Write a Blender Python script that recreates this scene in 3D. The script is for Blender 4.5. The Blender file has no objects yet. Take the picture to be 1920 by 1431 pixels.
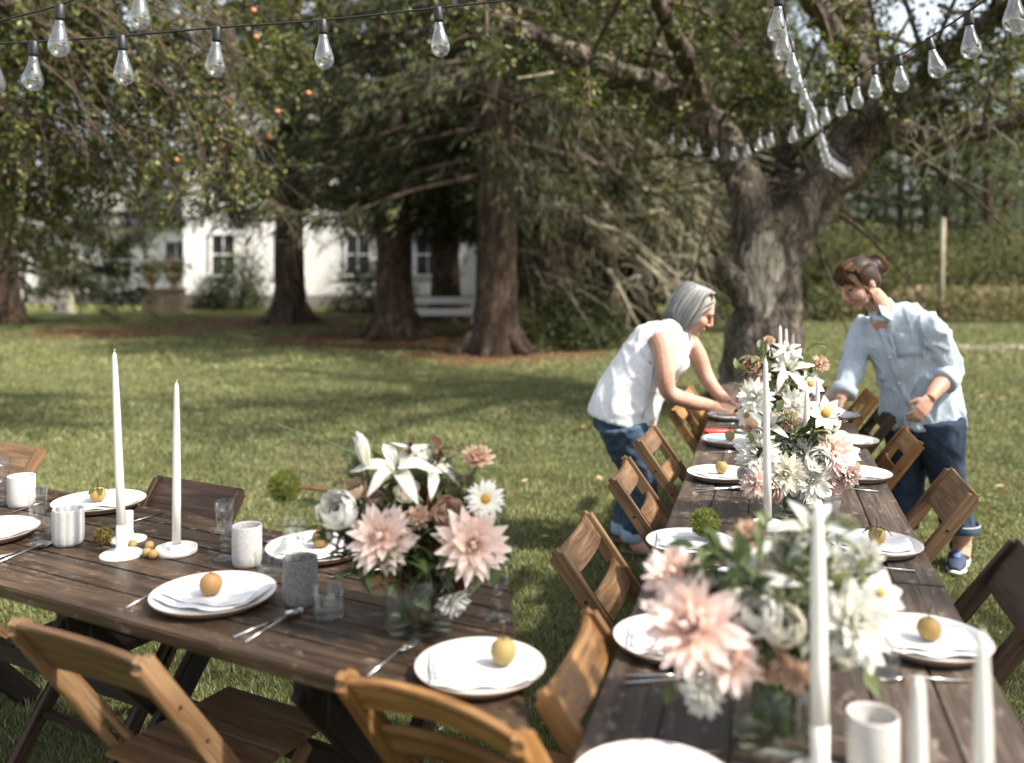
import bpy, bmesh, math, random
import numpy as np
from mathutils import Vector, Matrix, Quaternion, noise
R = math.radians
random.seed(7); rng = np.random.default_rng(7)
scene = bpy.context.scene
C = scene.collection
# ------------------------------------------------------------------ camera, sky, sun, exposure
K, CX, HY, CAMZ, TZ = 1700.0, 960.0, 503.0, 1.55, 0.75     # focal length in photo pixels, centre, horizon row, eye and table height (m)
cd = bpy.data.cameras.new('camera'); cam = bpy.data.objects.new('camera', cd); C.objects.link(cam)
cam.location = (0, 0, CAMZ); cam.rotation_euler = (R(90), 0, 0)
cd.sensor_width = 36; cd.lens = K / 1920 * 36; cd.shift_y = -(715.5 - HY) / 1920
cd.clip_start = 0.05; cd.clip_end = 600
cd.dof.use_dof = True; cd.dof.focus_distance = 3.0; cd.dof.aperture_fstop = 1.55
scene.camera = cam
SUN = Vector((0.60, -0.30, 0.74)).normalized()             # towards the sun
w = bpy.data.worlds.new('World'); scene.world = w; w.use_nodes = True
nt = w.node_tree; bg = nt.nodes['Background']
sky = nt.nodes.new('ShaderNodeTexSky'); sky.sky_type = 'NISHITA'; sky.sun_disc = False
sky.sun_elevation = math.asin(SUN.z); sky.sun_rotation = math.atan2(SUN.x, SUN.y)
sky.dust_density = 3.0; sky.air_density = 1.0; sky.ozone_density = 1.0
hs = nt.nodes.new('ShaderNodeHueSaturation'); hs.inputs['Saturation'].default_value = .42
nt.links.new(sky.outputs[0], hs.inputs['Color']); nt.links.new(hs.outputs[0], bg.inputs[0]); bg.inputs[1].default_value = 0.12
sd = bpy.data.lights.new('sun', 'SUN'); sd.energy = 4.6; sd.angle = R(2.5); sd.color = (1.0, 0.93, 0.82)
so = bpy.data.objects.new('sun', sd); C.objects.link(so); so.rotation_euler = SUN.to_track_quat('Z', 'Y').to_euler()
so.location = (10, -4, 20)
vs = scene.view_settings; vs.view_transform = 'Standard'; vs.look = 'None'; vs.exposure = 1.52; vs.gamma = 1.0
scene.render.engine = 'CYCLES'
cy = scene.cycles; cy.max_bounces = 7; cy.diffuse_bounces = 3; cy.glossy_bounces = 3; cy.transmission_bounces = 5
cy.transparent_max_bounces = 14; cy.sample_clamp_indirect = 4.0; cy.caustics_reflective = False; cy.caustics_refractive = False
cy.use_denoising = True

def gp(px, py, z=0.0):                                     # photo pixel -> point on the horizontal plane z
    Y = K * (CAMZ - z) / (py - HY)
    return Vector(((px - CX) / K * Y, Y, z))
def dp(px, py, Y):                                         # photo pixel -> point at depth Y
    return Vector(((px - CX) / K * Y, Y, CAMZ - (py - HY) / K * Y))

# ------------------------------------------------------------------ mesh helpers
class MB:
    def __init__(s): s.v = []; s.f = []
    def add(s, vs, fs):
        b = len(s.v); s.v += [tuple(p) for p in vs]; s.f += [tuple(i + b for i in f) for f in fs]; return s
    def box(s, c, size, M=None):
        hx, hy, hz = size[0]/2, size[1]/2, size[2]/2
        P = [Vector((x*hx, y*hy, z*hz)) for x in (-1, 1) for y in (-1, 1) for z in (-1, 1)]
        if M is not None: P = [M @ p for p in P]
        c = Vector(c)
        return s.add([p + c for p in P], [(0,1,3,2),(4,6,7,5),(0,4,5,1),(2,3,7,6),(0,2,6,4),(1,5,7,3)])
    def tube(s, path, rad, n=8, caps=True, ell=None, up=None, wob=0):
        path = [Vector(p) for p in path]; m = len(path)
        if not hasattr(rad, '__len__'): rad = [rad]*m
        T = [(path[min(i+1, m-1)] - path[max(i-1, 0)]).normalized() for i in range(m)]
        ref = Vector(up) if up is not None else (Vector((0,0,1)) if abs(T[0].z) < .9 else Vector((1,0,0)))
        N = (ref - T[0]*ref.dot(T[0])).normalized(); vs = []
        for i in range(m):
            if up is not None: 
                q = Vector(up); q = q - T[i]*q.dot(T[i]); N = q.normalized() if q.length > 1e-4 else N
            else: N = (N - T[i]*N.dot(T[i])).normalized()
            B = T[i].cross(N); e = 1.0 if ell is None else (ell[i] if hasattr(ell, '__len__') else ell)
            for k in range(n):
                a = 2*math.pi*k/n; r = rad[i]
                if wob: r *= 1 + wob*noise.noise(path[i]*3.1 + Vector((math.cos(a)*2, math.sin(a)*2, 0)))
                vs.append(path[i] + N*(math.cos(a)*r) + B*(math.sin(a)*r*e))
        fs = [(i*n+k, i*n+(k+1) % n, (i+1)*n+(k+1) % n, (i+1)*n+k) for i in range(m-1) for k in range(n)]
        if caps: fs += [tuple(range(n-1, -1, -1)), tuple((m-1)*n+k for k in range(n))]
        return s.add(vs, fs)
    def lathe(s, prof, n=24, c=(0,0,0), close=False):
        c = Vector(c); vs = []; fs = []; m = len(prof)
        for r, z in prof:
            for k in range(n):
                a = 2*math.pi*k/n; vs.append(c + Vector((r*math.cos(a), r*math.sin(a), z)))
        for i in range(m-1 if not close else m):
            j = (i+1) % m
            for k in range(n): fs.append((i*n+k, i*n+(k+1) % n, j*n+(k+1) % n, j*n+k))
        if not close:
            if prof[0][0] > 1e-6: fs.append(tuple(range(n-1, -1, -1)))
            if prof[-1][0] > 1e-6: fs.append(tuple((m-1)*n+k for k in range(n)))
        return s.add(vs, fs)
    def ball(s, c, r, nu=14, nv=9, sc=(1,1,1)):
        c = Vector(c); vs = [c + Vector((0,0,-r*sc[2]))]
        for i in range(1, nv):
            p = math.pi*i/nv
            for k in range(nu):
                a = 2*math.pi*k/nu
                vs.append(c + Vector((r*math.sin(p)*math.cos(a)*sc[0], r*math.sin(p)*math.sin(a)*sc[1], -r*math.cos(p)*sc[2])))
        vs.append(c + Vector((0,0,r*sc[2]))); fs = []; L = len(vs)-1
        for k in range(nu): fs.append((0, 1+(k+1) % nu, 1+k)); fs.append((L, L-nu+k, L-nu+(k+1) % nu))
        for i in range(nv-2):
            for k in range(nu): a = 1+i*nu; fs.append((a+k, a+(k+1) % nu, a+nu+(k+1) % nu, a+nu+k))
        return s.add(vs, fs)
    def mesh(s, name, smooth=True):
        me = bpy.data.meshes.new(name); me.from_pydata(s.v, [], s.f); me.validate()
        if smooth: me.polygons.foreach_set('use_smooth', [True]*len(me.polygons))
        me.update(); return me

def place(name, me, mat=None, parent=None, loc=(0,0,0), rot=None, M=None):
    o = bpy.data.objects.new(name, me); C.objects.link(o)
    if mat is not None and me is not None and not me.materials: me.materials.append(mat)
    if M is not None: o.matrix_local = M
    else:
        o.location = loc
        if rot is not None: o.rotation_euler = rot
    if parent is not None: o.parent = parent
    return o
def mk(name, mb, mat, parent=None, loc=(0,0,0), rot=None, smooth=True):
    return place(name, mb.mesh(name, smooth), mat, parent, loc, rot)
def tag(o, label, cat, group=None, kind=None):
    if label: o['label'] = label
    if cat: o['category'] = cat
    if group: o['group'] = group
    if kind: o['kind'] = kind
    return o
def thing(name, label, cat, loc=(0,0,0), rz=0, group=None):
    o = bpy.data.objects.new(name, None); C.objects.link(o); o.location = loc; o.rotation_euler = (0,0,rz)
    o.empty_display_size = .05
    return tag(o, label, cat, group)
def kids(o): return [c for c in bpy.data.objects if c.parent == o]
def dup(root, loc=None, rz=None, label=None, group=None, rot=None, scale=None):
    r = root.copy(); C.objects.link(r)
    if loc is not None: r.location = loc
    if rz is not None: r.rotation_euler = (0,0,rz)
    if rot is not None: r.rotation_euler = rot
    if scale is not None: r.scale = (scale,)*3
    if label: r['label'] = label
    if group: r['group'] = group
    for ch in list(root.children):
        c = ch.copy(); C.objects.link(c); c.parent = r
        for g in list(ch.children):
            d = g.copy(); C.objects.link(d); d.parent = c
    return r
_bars = {}
def barmesh(L, wd, th, bev=.004, seg=1):
    key = (round(L, 4), round(wd, 4), round(th, 4), bev, seg)
    if key not in _bars:
        bm = bmesh.new(); bmesh.ops.create_cube(bm, size=1)
        for v in bm.verts: v.co = Vector((v.co.x*L, v.co.y*wd, v.co.z*th))
        if seg > 1: bmesh.ops.subdivide_edges(bm, edges=[e for e in bm.edges if abs((e.verts[0].co-e.verts[1].co).x) > L*.5], cuts=seg-1)
        if bev: bmesh.ops.bevel(bm, geom=[e for e in bm.edges if e.calc_face_angle(0) > .5], offset=bev, segments=2, affect='EDGES')
        me = bpy.data.meshes.new('bar'); bm.to_mesh(me); bm.free(); _bars[key] = me
    return _bars[key]
def bar(name, p0, p1, wd, th, side, mat, parent=None, bev=.004):     # a board from p0 to p1, its width along `side`
    p0, p1 = Vector(p0), Vector(p1); X = (p1-p0); L = X.length; X.normalize()
    Y = Vector(side); Y = (Y - X*Y.dot(X)).normalized(); Z = X.cross(Y)
    M = Matrix((X, Y, Z)).transposed().to_4x4(); M.translation = (p0+p1)/2
    me = barmesh(L, wd, th, bev)
    if me.materials and me.materials[0] != mat: me = me.copy(); me.materials.clear()
    return place(name, me, mat, parent, M=M)
def spline(pts, n):                                         # Catmull-Rom through the points
    P = [Vector(p) for p in pts]; P = [P[0]*2-P[1]] + P + [P[-1]*2-P[-2]]; out = []
    for i in range(1, len(P)-2):
        for k in range(n):
            t = k/n; a, b, c, d = P[i-1:i+3]
            out.append(.5*((2*b) + (c-a)*t + (2*a-5*b+4*c-d)*t*t + (3*b-a-3*c+d)*t**3))
    return out + [P[-2]]
def lerps(vals, m):
    x = np.linspace(0, len(vals)-1, m); return list(np.interp(x, range(len(vals)), vals))
def npmesh(name, V, F4=None, F3=None, mat=None, smooth=False):   # V (n,3); faces as index arrays
    me = bpy.data.meshes.new(name); nl = 0; loops = []; starts = []
    if F4 is not None and len(F4): loops.append(F4.ravel()); starts.append(np.arange(len(F4))*4)
    if F3 is not None and len(F3):
        off = 0 if not loops else len(F4)*4; loops.append(F3.ravel()); starts.append(off + np.arange(len(F3))*3)
    loops = np.concatenate(loops).astype(np.int32); starts = np.concatenate(starts).astype(np.int32)
    me.vertices.add(len(V)); me.vertices.foreach_set('co', np.ascontiguousarray(V, dtype=np.float32).ravel())
    me.loops.add(len(loops)); me.loops.foreach_set('vertex_index', loops)
    me.polygons.add(len(starts)); me.polygons.foreach_set('loop_start', starts)
    me.update(calc_edges=True)
    if smooth: me.polygons.foreach_set('use_smooth', [True]*len(starts))
    if mat is not None: me.materials.append(mat)
    return me

# ------------------------------------------------------------------ materials
def newmat(name):
    m = bpy.data.materials.new(name); m.use_nodes = True
    return m, m.node_tree, m.node_tree.nodes['Principled BSDF']
def N(nt, t, **kw):
    n = nt.nodes.new(t)
    for k, v in kw.items():
        if k.startswith('i_'):
            key = k[2:]; key = int(key) if key.isdigit() else key
            n.inputs[key].default_value = v
        else: setattr(n, k, v)
    return n
def ramp(nt, fac, stops):
    r = nt.nodes.new('ShaderNodeValToRGB'); el = r.color_ramp.elements
    while len(el) > 1: el.remove(el[-1])
    el[0].position = stops[0][0]; el[0].color = (*stops[0][1], 1)
    for p, c in stops[1:]: e = el.new(p); e.color = (*c, 1)
    nt.links.new(fac, r.inputs[0]); return r.outputs[0]
def coords(nt, scale=(1,1,1), kind='Object', rnd=False):
    tc = nt.nodes.new('ShaderNodeTexCoord'); mp = nt.nodes.new('ShaderNodeMapping'); mp.inputs['Scale'].default_value = scale
    nt.links.new(tc.outputs[kind], mp.inputs[0])
    if rnd:
        oi = nt.nodes.new('ShaderNodeObjectInfo'); mu = N(nt, 'ShaderNodeMath', operation='MULTIPLY', i_1=37.0)
        nt.links.new(oi.outputs['Random'], mu.inputs[0]); nt.links.new(mu.outputs[0], mp.inputs['Location'])
    return mp.outputs[0]
def noise_tex(nt, vec, scale, detail=4, rough=.55, dist=0):
    n = N(nt, 'ShaderNodeTexNoise'); n.inputs['Scale'].default_value = scale; n.inputs['Detail'].default_value = detail
    n.inputs['Roughness'].default_value = rough; n.inputs['Distortion'].default_value = dist
    nt.links.new(vec, n.inputs['Vector']); return n.outputs['Fac']
def mixc(nt, fac, a, b, mode='MIX'):
    m = N(nt, 'ShaderNodeMix', data_type='RGBA', blend_type=mode)
    for s, v in ((0, fac), (6, a), (7, b)):
        if hasattr(v, 'links') or hasattr(v, 'is_linked'): nt.links.new(v, m.inputs[s])
        else: m.inputs[s].default_value = v if s == 0 else (*v, 1)
    return m.outputs[2]
def bump(nt, bsdf, h, strength=.4, dist=.01):
    b = N(nt, 'ShaderNodeBump', i_Strength=strength, i_Distance=dist); nt.links.new(h, b.inputs['Height']); nt.links.new(b.outputs[0], bsdf.inputs['Normal'])
def wood(name, cols, rough=.6, wear=None, grain=1.0):
    m, t, b = newmat(name); v = coords(t, (1.2, 16, 16), rnd=True)
    g = noise_tex(t, v, 2.2*grain, 6, .62, .5); v2 = coords(t, (2, 5, 5), rnd=True); big = noise_tex(t, v2, 2.0, 3)
    col = ramp(t, g, [(.30, cols[0]), (.48, cols[1]), (.62, cols[2]), (.78, cols[1])])
    col = mixc(t, big, col, mixc(t, .55, col, cols[0]))
    fine = noise_tex(t, coords(t, (6, 160, 160), rnd=True), 1.0, 3, .6)
    fc = ramp(t, fine, [(.30, (.45,)*3), (.55, (1,)*3)]); col = mixc(t, .8, col, fc, 'MULTIPLY')
    oi = N(t, 'ShaderNodeObjectInfo'); vr = ramp(t, oi.outputs['Random'], [(0, (.72,)*3), (1, (1.12,)*3)])
    col = mixc(t, 1.0, col, vr, 'MULTIPLY')
    if wear:
        wn = noise_tex(t, coords(t, (5, 9, 9), rnd=True), 3.5, 6, .7)
        col = mixc(t, ramp(t, wn, [(.56, (0,)*3), (.68, (.8,)*3)]), col, wear)
    t.links.new(col, b.inputs['Base Color']); b.inputs['Roughness'].default_value = rough
    rr = ramp(t, g, [(.3, (rough-.12,)*3), (.7, (min(1, rough+.15),)*3)]); t.links.new(rr, b.inputs['Roughness'])
    b.inputs['Specular IOR Level'].default_value = .35
    bump(t, b, fine, .35, .002); return m
def plain(name, col, rough=.5, metal=0, spec=.5, var=None, vscale=8, bmp=0, bscale=60, sss=0):
    m, t, b = newmat(name); b.inputs['Roughness'].default_value = rough; b.inputs['Metallic'].default_value = metal
    b.inputs['Specular IOR Level'].default_value = spec
    if var is not None:
        n = noise_tex(t, coords(t), vscale, 5, .6)
        t.links.new(ramp(t, n, [(.35, col), (.65, var)]), b.inputs['Base Color'])
    else: b.inputs['Base Color'].default_value = (*col, 1)
    if bmp: bump(t, b, noise_tex(t, coords(t), bscale, 4, .6), bmp, .004)
    if sss: b.inputs['Subsurface Weight'].default_value = sss; b.inputs['Subsurface Radius'].default_value = (.01, .005, .003); b.inputs['Subsurface Scale'].default_value = .6
    return m
def leafmat(name, stops, trans=.35, rough=.5, spec=.3):     # colour varies from leaf to leaf
    m, t, b = newmat(name); g = N(t, 'ShaderNodeNewGeometry')
    col = ramp(t, g.outputs['Random Per Island'], stops); t.links.new(col, b.inputs['Base Color'])
    b.inputs['Roughness'].default_value = rough; b.inputs['Specular IOR Level'].default_value = spec
    tr = N(t, 'ShaderNodeBsdfTranslucent'); mx = N(t, 'ShaderNodeMixShader', i_0=trans)
    br = mixc(t, 1.0, col, (1.5, 1.5, .8), 'MULTIPLY'); t.links.new(br, tr.inputs[0])
    t.links.new(b.outputs[0], mx.inputs[1]); t.links.new(tr.outputs[0], mx.inputs[2])
    t.links.new(mx.outputs[0], t.nodes['Material Output'].inputs[0]); return m
def petalmat(name, base, tip, trans=.38, attr=True):        # petals run from base colour to tip colour along their own length
    m, t, b = newmat(name)
    tc = N(t, 'ShaderNodeTexCoord'); sp = N(t, 'ShaderNodeSeparateXYZ'); t.links.new(tc.outputs['UV'], sp.inputs[0])
    col = ramp(t, sp.outputs[1], [(0, base), (.55, tuple((a*.4+c*.6) for a, c in zip(base, tip))), (1, tip)])
    st = noise_tex(t, coords(t, (40, 3, 1), 'UV'), 1.0, 2); col = mixc(t, .25, col, ramp(t, st, [(.3, (.75,)*3), (.6, (1.05,)*3)]), 'MULTIPLY')
    t.links.new(col, b.inputs['Base Color']); b.inputs['Roughness'].default_value = .55; b.inputs['Specular IOR Level'].default_value = .2
    tr = N(t, 'ShaderNodeBsdfTranslucent'); mx = N(t, 'ShaderNodeMixShader', i_0=trans)
    t.links.new(col, tr.inputs[0]); t.links.new(b.outputs[0], mx.inputs[1]); t.links.new(tr.outputs[0], mx.inputs[2])
    t.links.new(mx.outputs[0], t.nodes['Material Output'].inputs[0]); return m
def thinglass(name, tint=(.96, .97, .96), edge=.75, base=.05):
    m, t, b = newmat(name); t.nodes.remove(b)
    tr = N(t, 'ShaderNodeBsdfTransparent'); tr.inputs[0].default_value = (*tint, 1)
    gl = N(t, 'ShaderNodeBsdfGlossy'); gl.inputs['Roughness'].default_value = .03
    lw = N(t, 'ShaderNodeLayerWeight', i_Blend=.25)
    f = ramp(t, lw.outputs['Facing'], [(0, (base,)*3), (.55, (base*2.2,)*3), (.85, (edge*.45,)*3), (1, (edge,)*3)])
    mx = N(t, 'ShaderNodeMixShader'); t.links.new(f, mx.inputs[0]); t.links.new(tr.outputs[0], mx.inputs[1]); t.links.new(gl.outputs[0], mx.inputs[2])
    t.links.new(mx.outputs[0], t.nodes['Material Output'].inputs[0]); return m
def barkmat(name, c0, c1, c2, bare=None, sc=1.0):
    m, t, b = newmat(name); v = coords(t, (1, 1, .28))
    vo = N(t, 'ShaderNodeTexVoronoi', feature='DISTANCE_TO_EDGE'); vo.inputs['Scale'].default_value = 16*sc
    nv = noise_tex(t, v, 6*sc, 4); av = N(t, 'ShaderNodeVectorMath', operation='ADD')
    sv = N(t, 'ShaderNodeVectorMath', operation='SCALE'); sv.inputs['Scale'].default_value = .25
    cx = N(t, 'ShaderNodeCombineXYZ'); t.links.new(nv, cx.inputs[0]); t.links.new(nv, cx.inputs[1]); t.links.new(cx.outputs[0], sv.inputs[0])
    t.links.new(v, av.inputs[0]); t.links.new(sv.outputs[0], av.inputs[1]); t.links.new(av.outputs[0], vo.inputs['Vector'])
    n = noise_tex(t, v, 9*sc, 8, .7); big = noise_tex(t, coords(t), 1.6*sc, 4)
    col = ramp(t, n, [(.32, c0), (.5, c1), (.68, c2)]); col = mixc(t, ramp(t, vo.outputs['Distance'], [(.0, (1,)*3), (.12, (0,)*3)]), col, c0)
    col = mixc(t, ramp(t, big, [(.4, (0,)*3), (.65, (.5,)*3)]), col, c0)
    t.links.new(col, b.inputs['Base Color']); b.inputs['Roughness'].default_value = .9; b.inputs['Specular IOR Level'].default_value = .15
    h = mixc(t, .5, n, vo.outputs['Distance']); bump(t, b, h, 1.0, .05); return m
M = {}
M['table'] = wood('table_wood', [(.022,.014,.009), (.062,.038,.023), (.115,.075,.047)], .42, wear=(.20,.155,.115))
M['table_r'] = wood('table_wood_grey', [(.035,.025,.018), (.078,.055,.04), (.125,.095,.073)], .5, wear=(.22,.18,.145))
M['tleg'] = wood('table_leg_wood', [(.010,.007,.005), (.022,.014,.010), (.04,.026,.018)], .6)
M['ch_amber'] = wood('chair_wood_amber', [(.13,.06,.02), (.28,.14,.048), (.40,.225,.09)], .5)
M['ch_brown'] = wood('chair_wood_brown', [(.085,.045,.02), (.19,.105,.05), (.29,.18,.095)], .55)
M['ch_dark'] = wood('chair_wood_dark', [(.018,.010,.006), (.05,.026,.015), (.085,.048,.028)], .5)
M['porcelain'] = plain('porcelain', (.66,.65,.63), .25, bmp=.05, bscale=12)
M['rim'] = plain('plate_rim_clay', (.42,.33,.27), .7)
M['napkin'] = plain('napkin_linen', (.70,.695,.685), .85, spec=.1, bmp=.25, bscale=500)
M['wax'] = plain('candle_wax', (.76,.74,.68), .45, sss=.35)
M['holder'] = plain('candle_holder_ceramic', (.74,.71,.65), .5)
M['steel'] = plain('cutlery_steel', (.52,.51,.49), .25, metal=1)
M['pear'] = plain('pear_skin', (.36,.19,.07), .6, var=(.33,.19,.06), vscale=30, bmp=.1, bscale=200)
M['pear_green'] = plain('pear_skin_green', (.25,.20,.065), .6, var=(.31,.21,.07), vscale=22, bmp=.1, bscale=200)
M['pear_yellow'] = plain('pear_skin_yellow', (.38,.25,.08), .6, var=(.33,.19,.06), vscale=22, bmp=.1, bscale=200)
M['twig'] = plain('fruit_stalk', (.06,.035,.02), .8)
M['stem'] = plain('flower_stem', (.10,.14,.045), .6, var=(.06,.09,.03), vscale=30)
M['rstem'] = plain('flower_stem_reddish', (.16,.06,.03), .6)
M['glass'] = thinglass('clear_glass', base=.055, edge=1.0)
M['bulbglass'] = thinglass('bulb_glass', (.92,.92,.92), edge=.95, base=.21)
M['vaseglass'] = thinglass('vase_glass', (.97,.98,.97), edge=.95, base=.03)
M['water'] = thinglass('vase_water', (.93,.94,.88), edge=.2, base=.008)
M['black'] = plain('socket_rubber', (.008,.008,.009), .5)
M['wire'] = plain('filament_wire', (.55,.45,.35), .3, metal=1)
def cupmat():
    m, t, b = newmat('cup_grey_speckle'); vo = N(t, 'ShaderNodeTexVoronoi'); vo.inputs['Scale'].default_value = 420
    t.links.new(coords(t), vo.inputs['Vector'])
    t.links.new(ramp(t, vo.outputs['Distance'], [(.25, (.33,.325,.32)), (.5, (.16,.155,.15)), (.8, (.07,.07,.07))]), b.inputs['Base Color'])
    b.inputs['Roughness'].default_value = .55; bump(t, b, vo.outputs['Distance'], .3, .002); return m
M['cup_grey'] = cupmat()
M['cup_white'] = plain('cup_offwhite_glaze', (.56,.54,.51), .5, var=(.40,.39,.375), vscale=160)
M['cup_plain'] = plain('cup_plain_clay', (.50,.475,.45), .6, var=(.44,.42,.40), vscale=60)
def stripecup():
    m, t, b = newmat('cup_striped_glaze'); tc = N(t, 'ShaderNodeTexCoord'); g = N(t, 'ShaderNodeTexGradient', gradient_type='RADIAL')
    t.links.new(tc.outputs['Object'], g.inputs[0]); mu = N(t, 'ShaderNodeMath', operation='MULTIPLY', i_1=11.0); t.links.new(g.outputs['Fac'], mu.inputs[0])
    fr = N(t, 'ShaderNodeMath', operation='FRACT'); t.links.new(mu.outputs[0], fr.inputs[0])
    col = ramp(t, fr.outputs[0], [(.0, (.56,.545,.52)), (.45, (.58,.56,.53)), (.5, (.39,.39,.39)), (.95, (.43,.43,.425)), (1, (.56,.545,.52))])
    n = noise_tex(t, coords(t), 160, 3); col = mixc(t, .5, col, ramp(t, n, [(.35, (.8,)*3), (.6, (1.05,)*3)]), 'MULTIPLY')
    t.links.new(col, b.inputs['Base Color']); b.inputs['Roughness'].default_value = .55; return m
M['cup_stripe'] = stripecup()
# leaves and petals
M['apple_leaf'] = leafmat('apple_leaf', [(0, (.020,.030,.008)), (.5, (.046,.060,.016)), (.85, (.10,.112,.034)), (1, (.18,.155,.05))], .30)
M['apple_leaf_b'] = leafmat('apple_leaf_left', [(0, (.022,.036,.010)), (.5, (.055,.075,.020)), (.85, (.12,.13,.035)), (1, (.22,.19,.06))], .35)
M['spruce_leaf'] = leafmat('spruce_needles', [(0, (.008,.010,.004)), (.5, (.021,.026,.009)), (.85, (.058,.062,.021)), (1, (.115,.11,.038))], .2, .7)
M['far_leaf'] = leafmat('far_foliage', [(0, (.026,.038,.018)), (.5, (.058,.076,.036)), (1, (.12,.14,.066))], .25, .8)
M['shrub_leaf'] = leafmat('shrub_foliage', [(0, (.030,.038,.016)), (.5, (.066,.074,.030)), (1, (.14,.135,.055))], .25, .8)
M['bush_leaf'] = leafmat('bush_foliage', [(0, (.012,.018,.007)), (.5, (.03,.042,.014)), (1, (.08,.09,.028))], .25, .6)
M['weed'] = leafmat('weed_heads', [(0, (.075,.095,.035)), (.55, (.13,.14,.06)), (.75, (.24,.165,.12)), (1, (.32,.21,.17))], .2, .9)
M['bq_leaf'] = leafmat('bouquet_leaf', [(0, (.022,.036,.016)), (.5, (.06,.085,.03)), (1, (.13,.16,.06))], .25, .4)
M['bq_leaf_l'] = leafmat('bouquet_leaf_light', [(0, (.09,.12,.05)), (.5, (.16,.19,.09)), (1, (.24,.27,.14))], .3, .5)
M['bq_brown'] = leafmat('bouquet_leaf_bronze', [(0, (.035,.020,.012)), (.5, (.075,.035,.02)), (1, (.15,.075,.04))], .2, .45)
M['p_pink'] = petalmat('dahlia_petal_blush', (.84,.54,.40), (.86,.75,.71))
M['p_white'] = petalmat('white_petal', (.74,.73,.58), (.82,.81,.78))
M['p_cream'] = petalmat('cream_petal', (.76,.71,.54), (.80,.77,.68))
M['p_peach'] = petalmat('peach_petal', (.70,.42,.27), (.78,.60,.47))
M['p_mauve'] = petalmat('rose_petal_brown', (.44,.25,.17), (.62,.46,.37))
M['p_yellow'] = plain('daisy_disc', (.50,.27,.03), .8, var=(.33,.16,.02), vscale=300, bmp=.6, bscale=500)
M['burr'] = leafmat('burr_spines', [(0, (.12,.15,.035)), (.6, (.21,.24,.07)), (1, (.34,.36,.14))], .4)
M['burr_b'] = leafmat('burr_spines_brown', [(0, (.10,.075,.02)), (.6, (.21,.16,.045)), (1, (.33,.27,.09))], .3)
M['grass_head'] = leafmat('grass_seed', [(0, (.12,.09,.05)), (.6, (.22,.17,.10)), (1, (.32,.25,.16))], .3)
# bark
M['bark_apple'] = barkmat('apple_bark', (.022,.016,.012), (.10,.074,.056), (.25,.20,.155))
M['bark_spruce'] = barkmat('spruce_bark', (.026,.018,.013), (.095,.066,.047), (.19,.14,.105), sc=.8)
M['bark_pale'] = plain('dead_branch_lichen', (.30,.27,.20), .9, spec=.1, var=(.17,.145,.105), vscale=9, bmp=.5)
M['twigbark'] = plain('twig_bark', (.045,.032,.023), .9, spec=.1, var=(.095,.072,.052), vscale=12)
M['barewood'] = plain('bare_trunk_wood', (.40,.34,.27), .8, spec=.1)
def barewood():
    m, t, b = newmat('bare_weathered_wood'); n = noise_tex(t, coords(t, (1, 1, .13)), 26, 7, .68, .4)
    t.links.new(ramp(t, n, [(.34, (.03,.022,.016)), (.46, (.22,.175,.13)), (.60, (.46,.40,.32)), (.75, (.30,.25,.19))]), b.inputs['Base Color'])
    b.inputs['Roughness'].default_value = .85; bump(t, b, n, .8, .03); return m
M['barewood'] = barewood()

def oldbark():                                              # apple bark with the patch where it has fallen off
    m = barkmat('apple_bark_old', (.030,.024,.019), (.155,.125,.10), (.34,.29,.235)); t = m.node_tree; b = t.nodes['Principled BSDF']
    src = b.inputs['Base Color'].links[0].from_socket
    tc = N(t, 'ShaderNodeTexCoord'); mp = N(t, 'ShaderNodeMapping'); mp.inputs['Location'].default_value = (.08/.21, 0, -1.5/.47); mp.inputs['Scale'].default_value = (1/.21, 0, 1/.47)
    t.links.new(tc.outputs['Object'], mp.inputs[0]); ln = N(t, 'ShaderNodeVectorMath', operation='LENGTH'); t.links.new(mp.outputs[0], ln.inputs[0])
    ns = noise_tex(t, coords(t, (1, 1, .3)), 9, 5, .6); ad = N(t, 'ShaderNodeMath', operation='MULTIPLY_ADD', i_1=1.3, i_2=-.65); t.links.new(ns, ad.inputs[0])
    sm = N(t, 'ShaderNodeMath', operation='ADD'); t.links.new(ln.outputs['Value'], sm.inputs[0]); t.links.new(ad.outputs[0], sm.inputs[1])
    n = noise_tex(t, coords(t, (1, 1, .10)), 30, 7, .68, .4); wd = ramp(t, n, [(.36, (.03,.022,.016)), (.45, (.30,.25,.195)), (.58, (.58,.52,.44)), (.75, (.42,.36,.29))])
    t.links.new(mixc(t, ramp(t, sm.outputs[0], [(.80, (1,)*3), (.95, (0,)*3)]), src, wd), b.inputs['Base Color']); return m
M['bark_old'] = oldbark()
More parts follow.
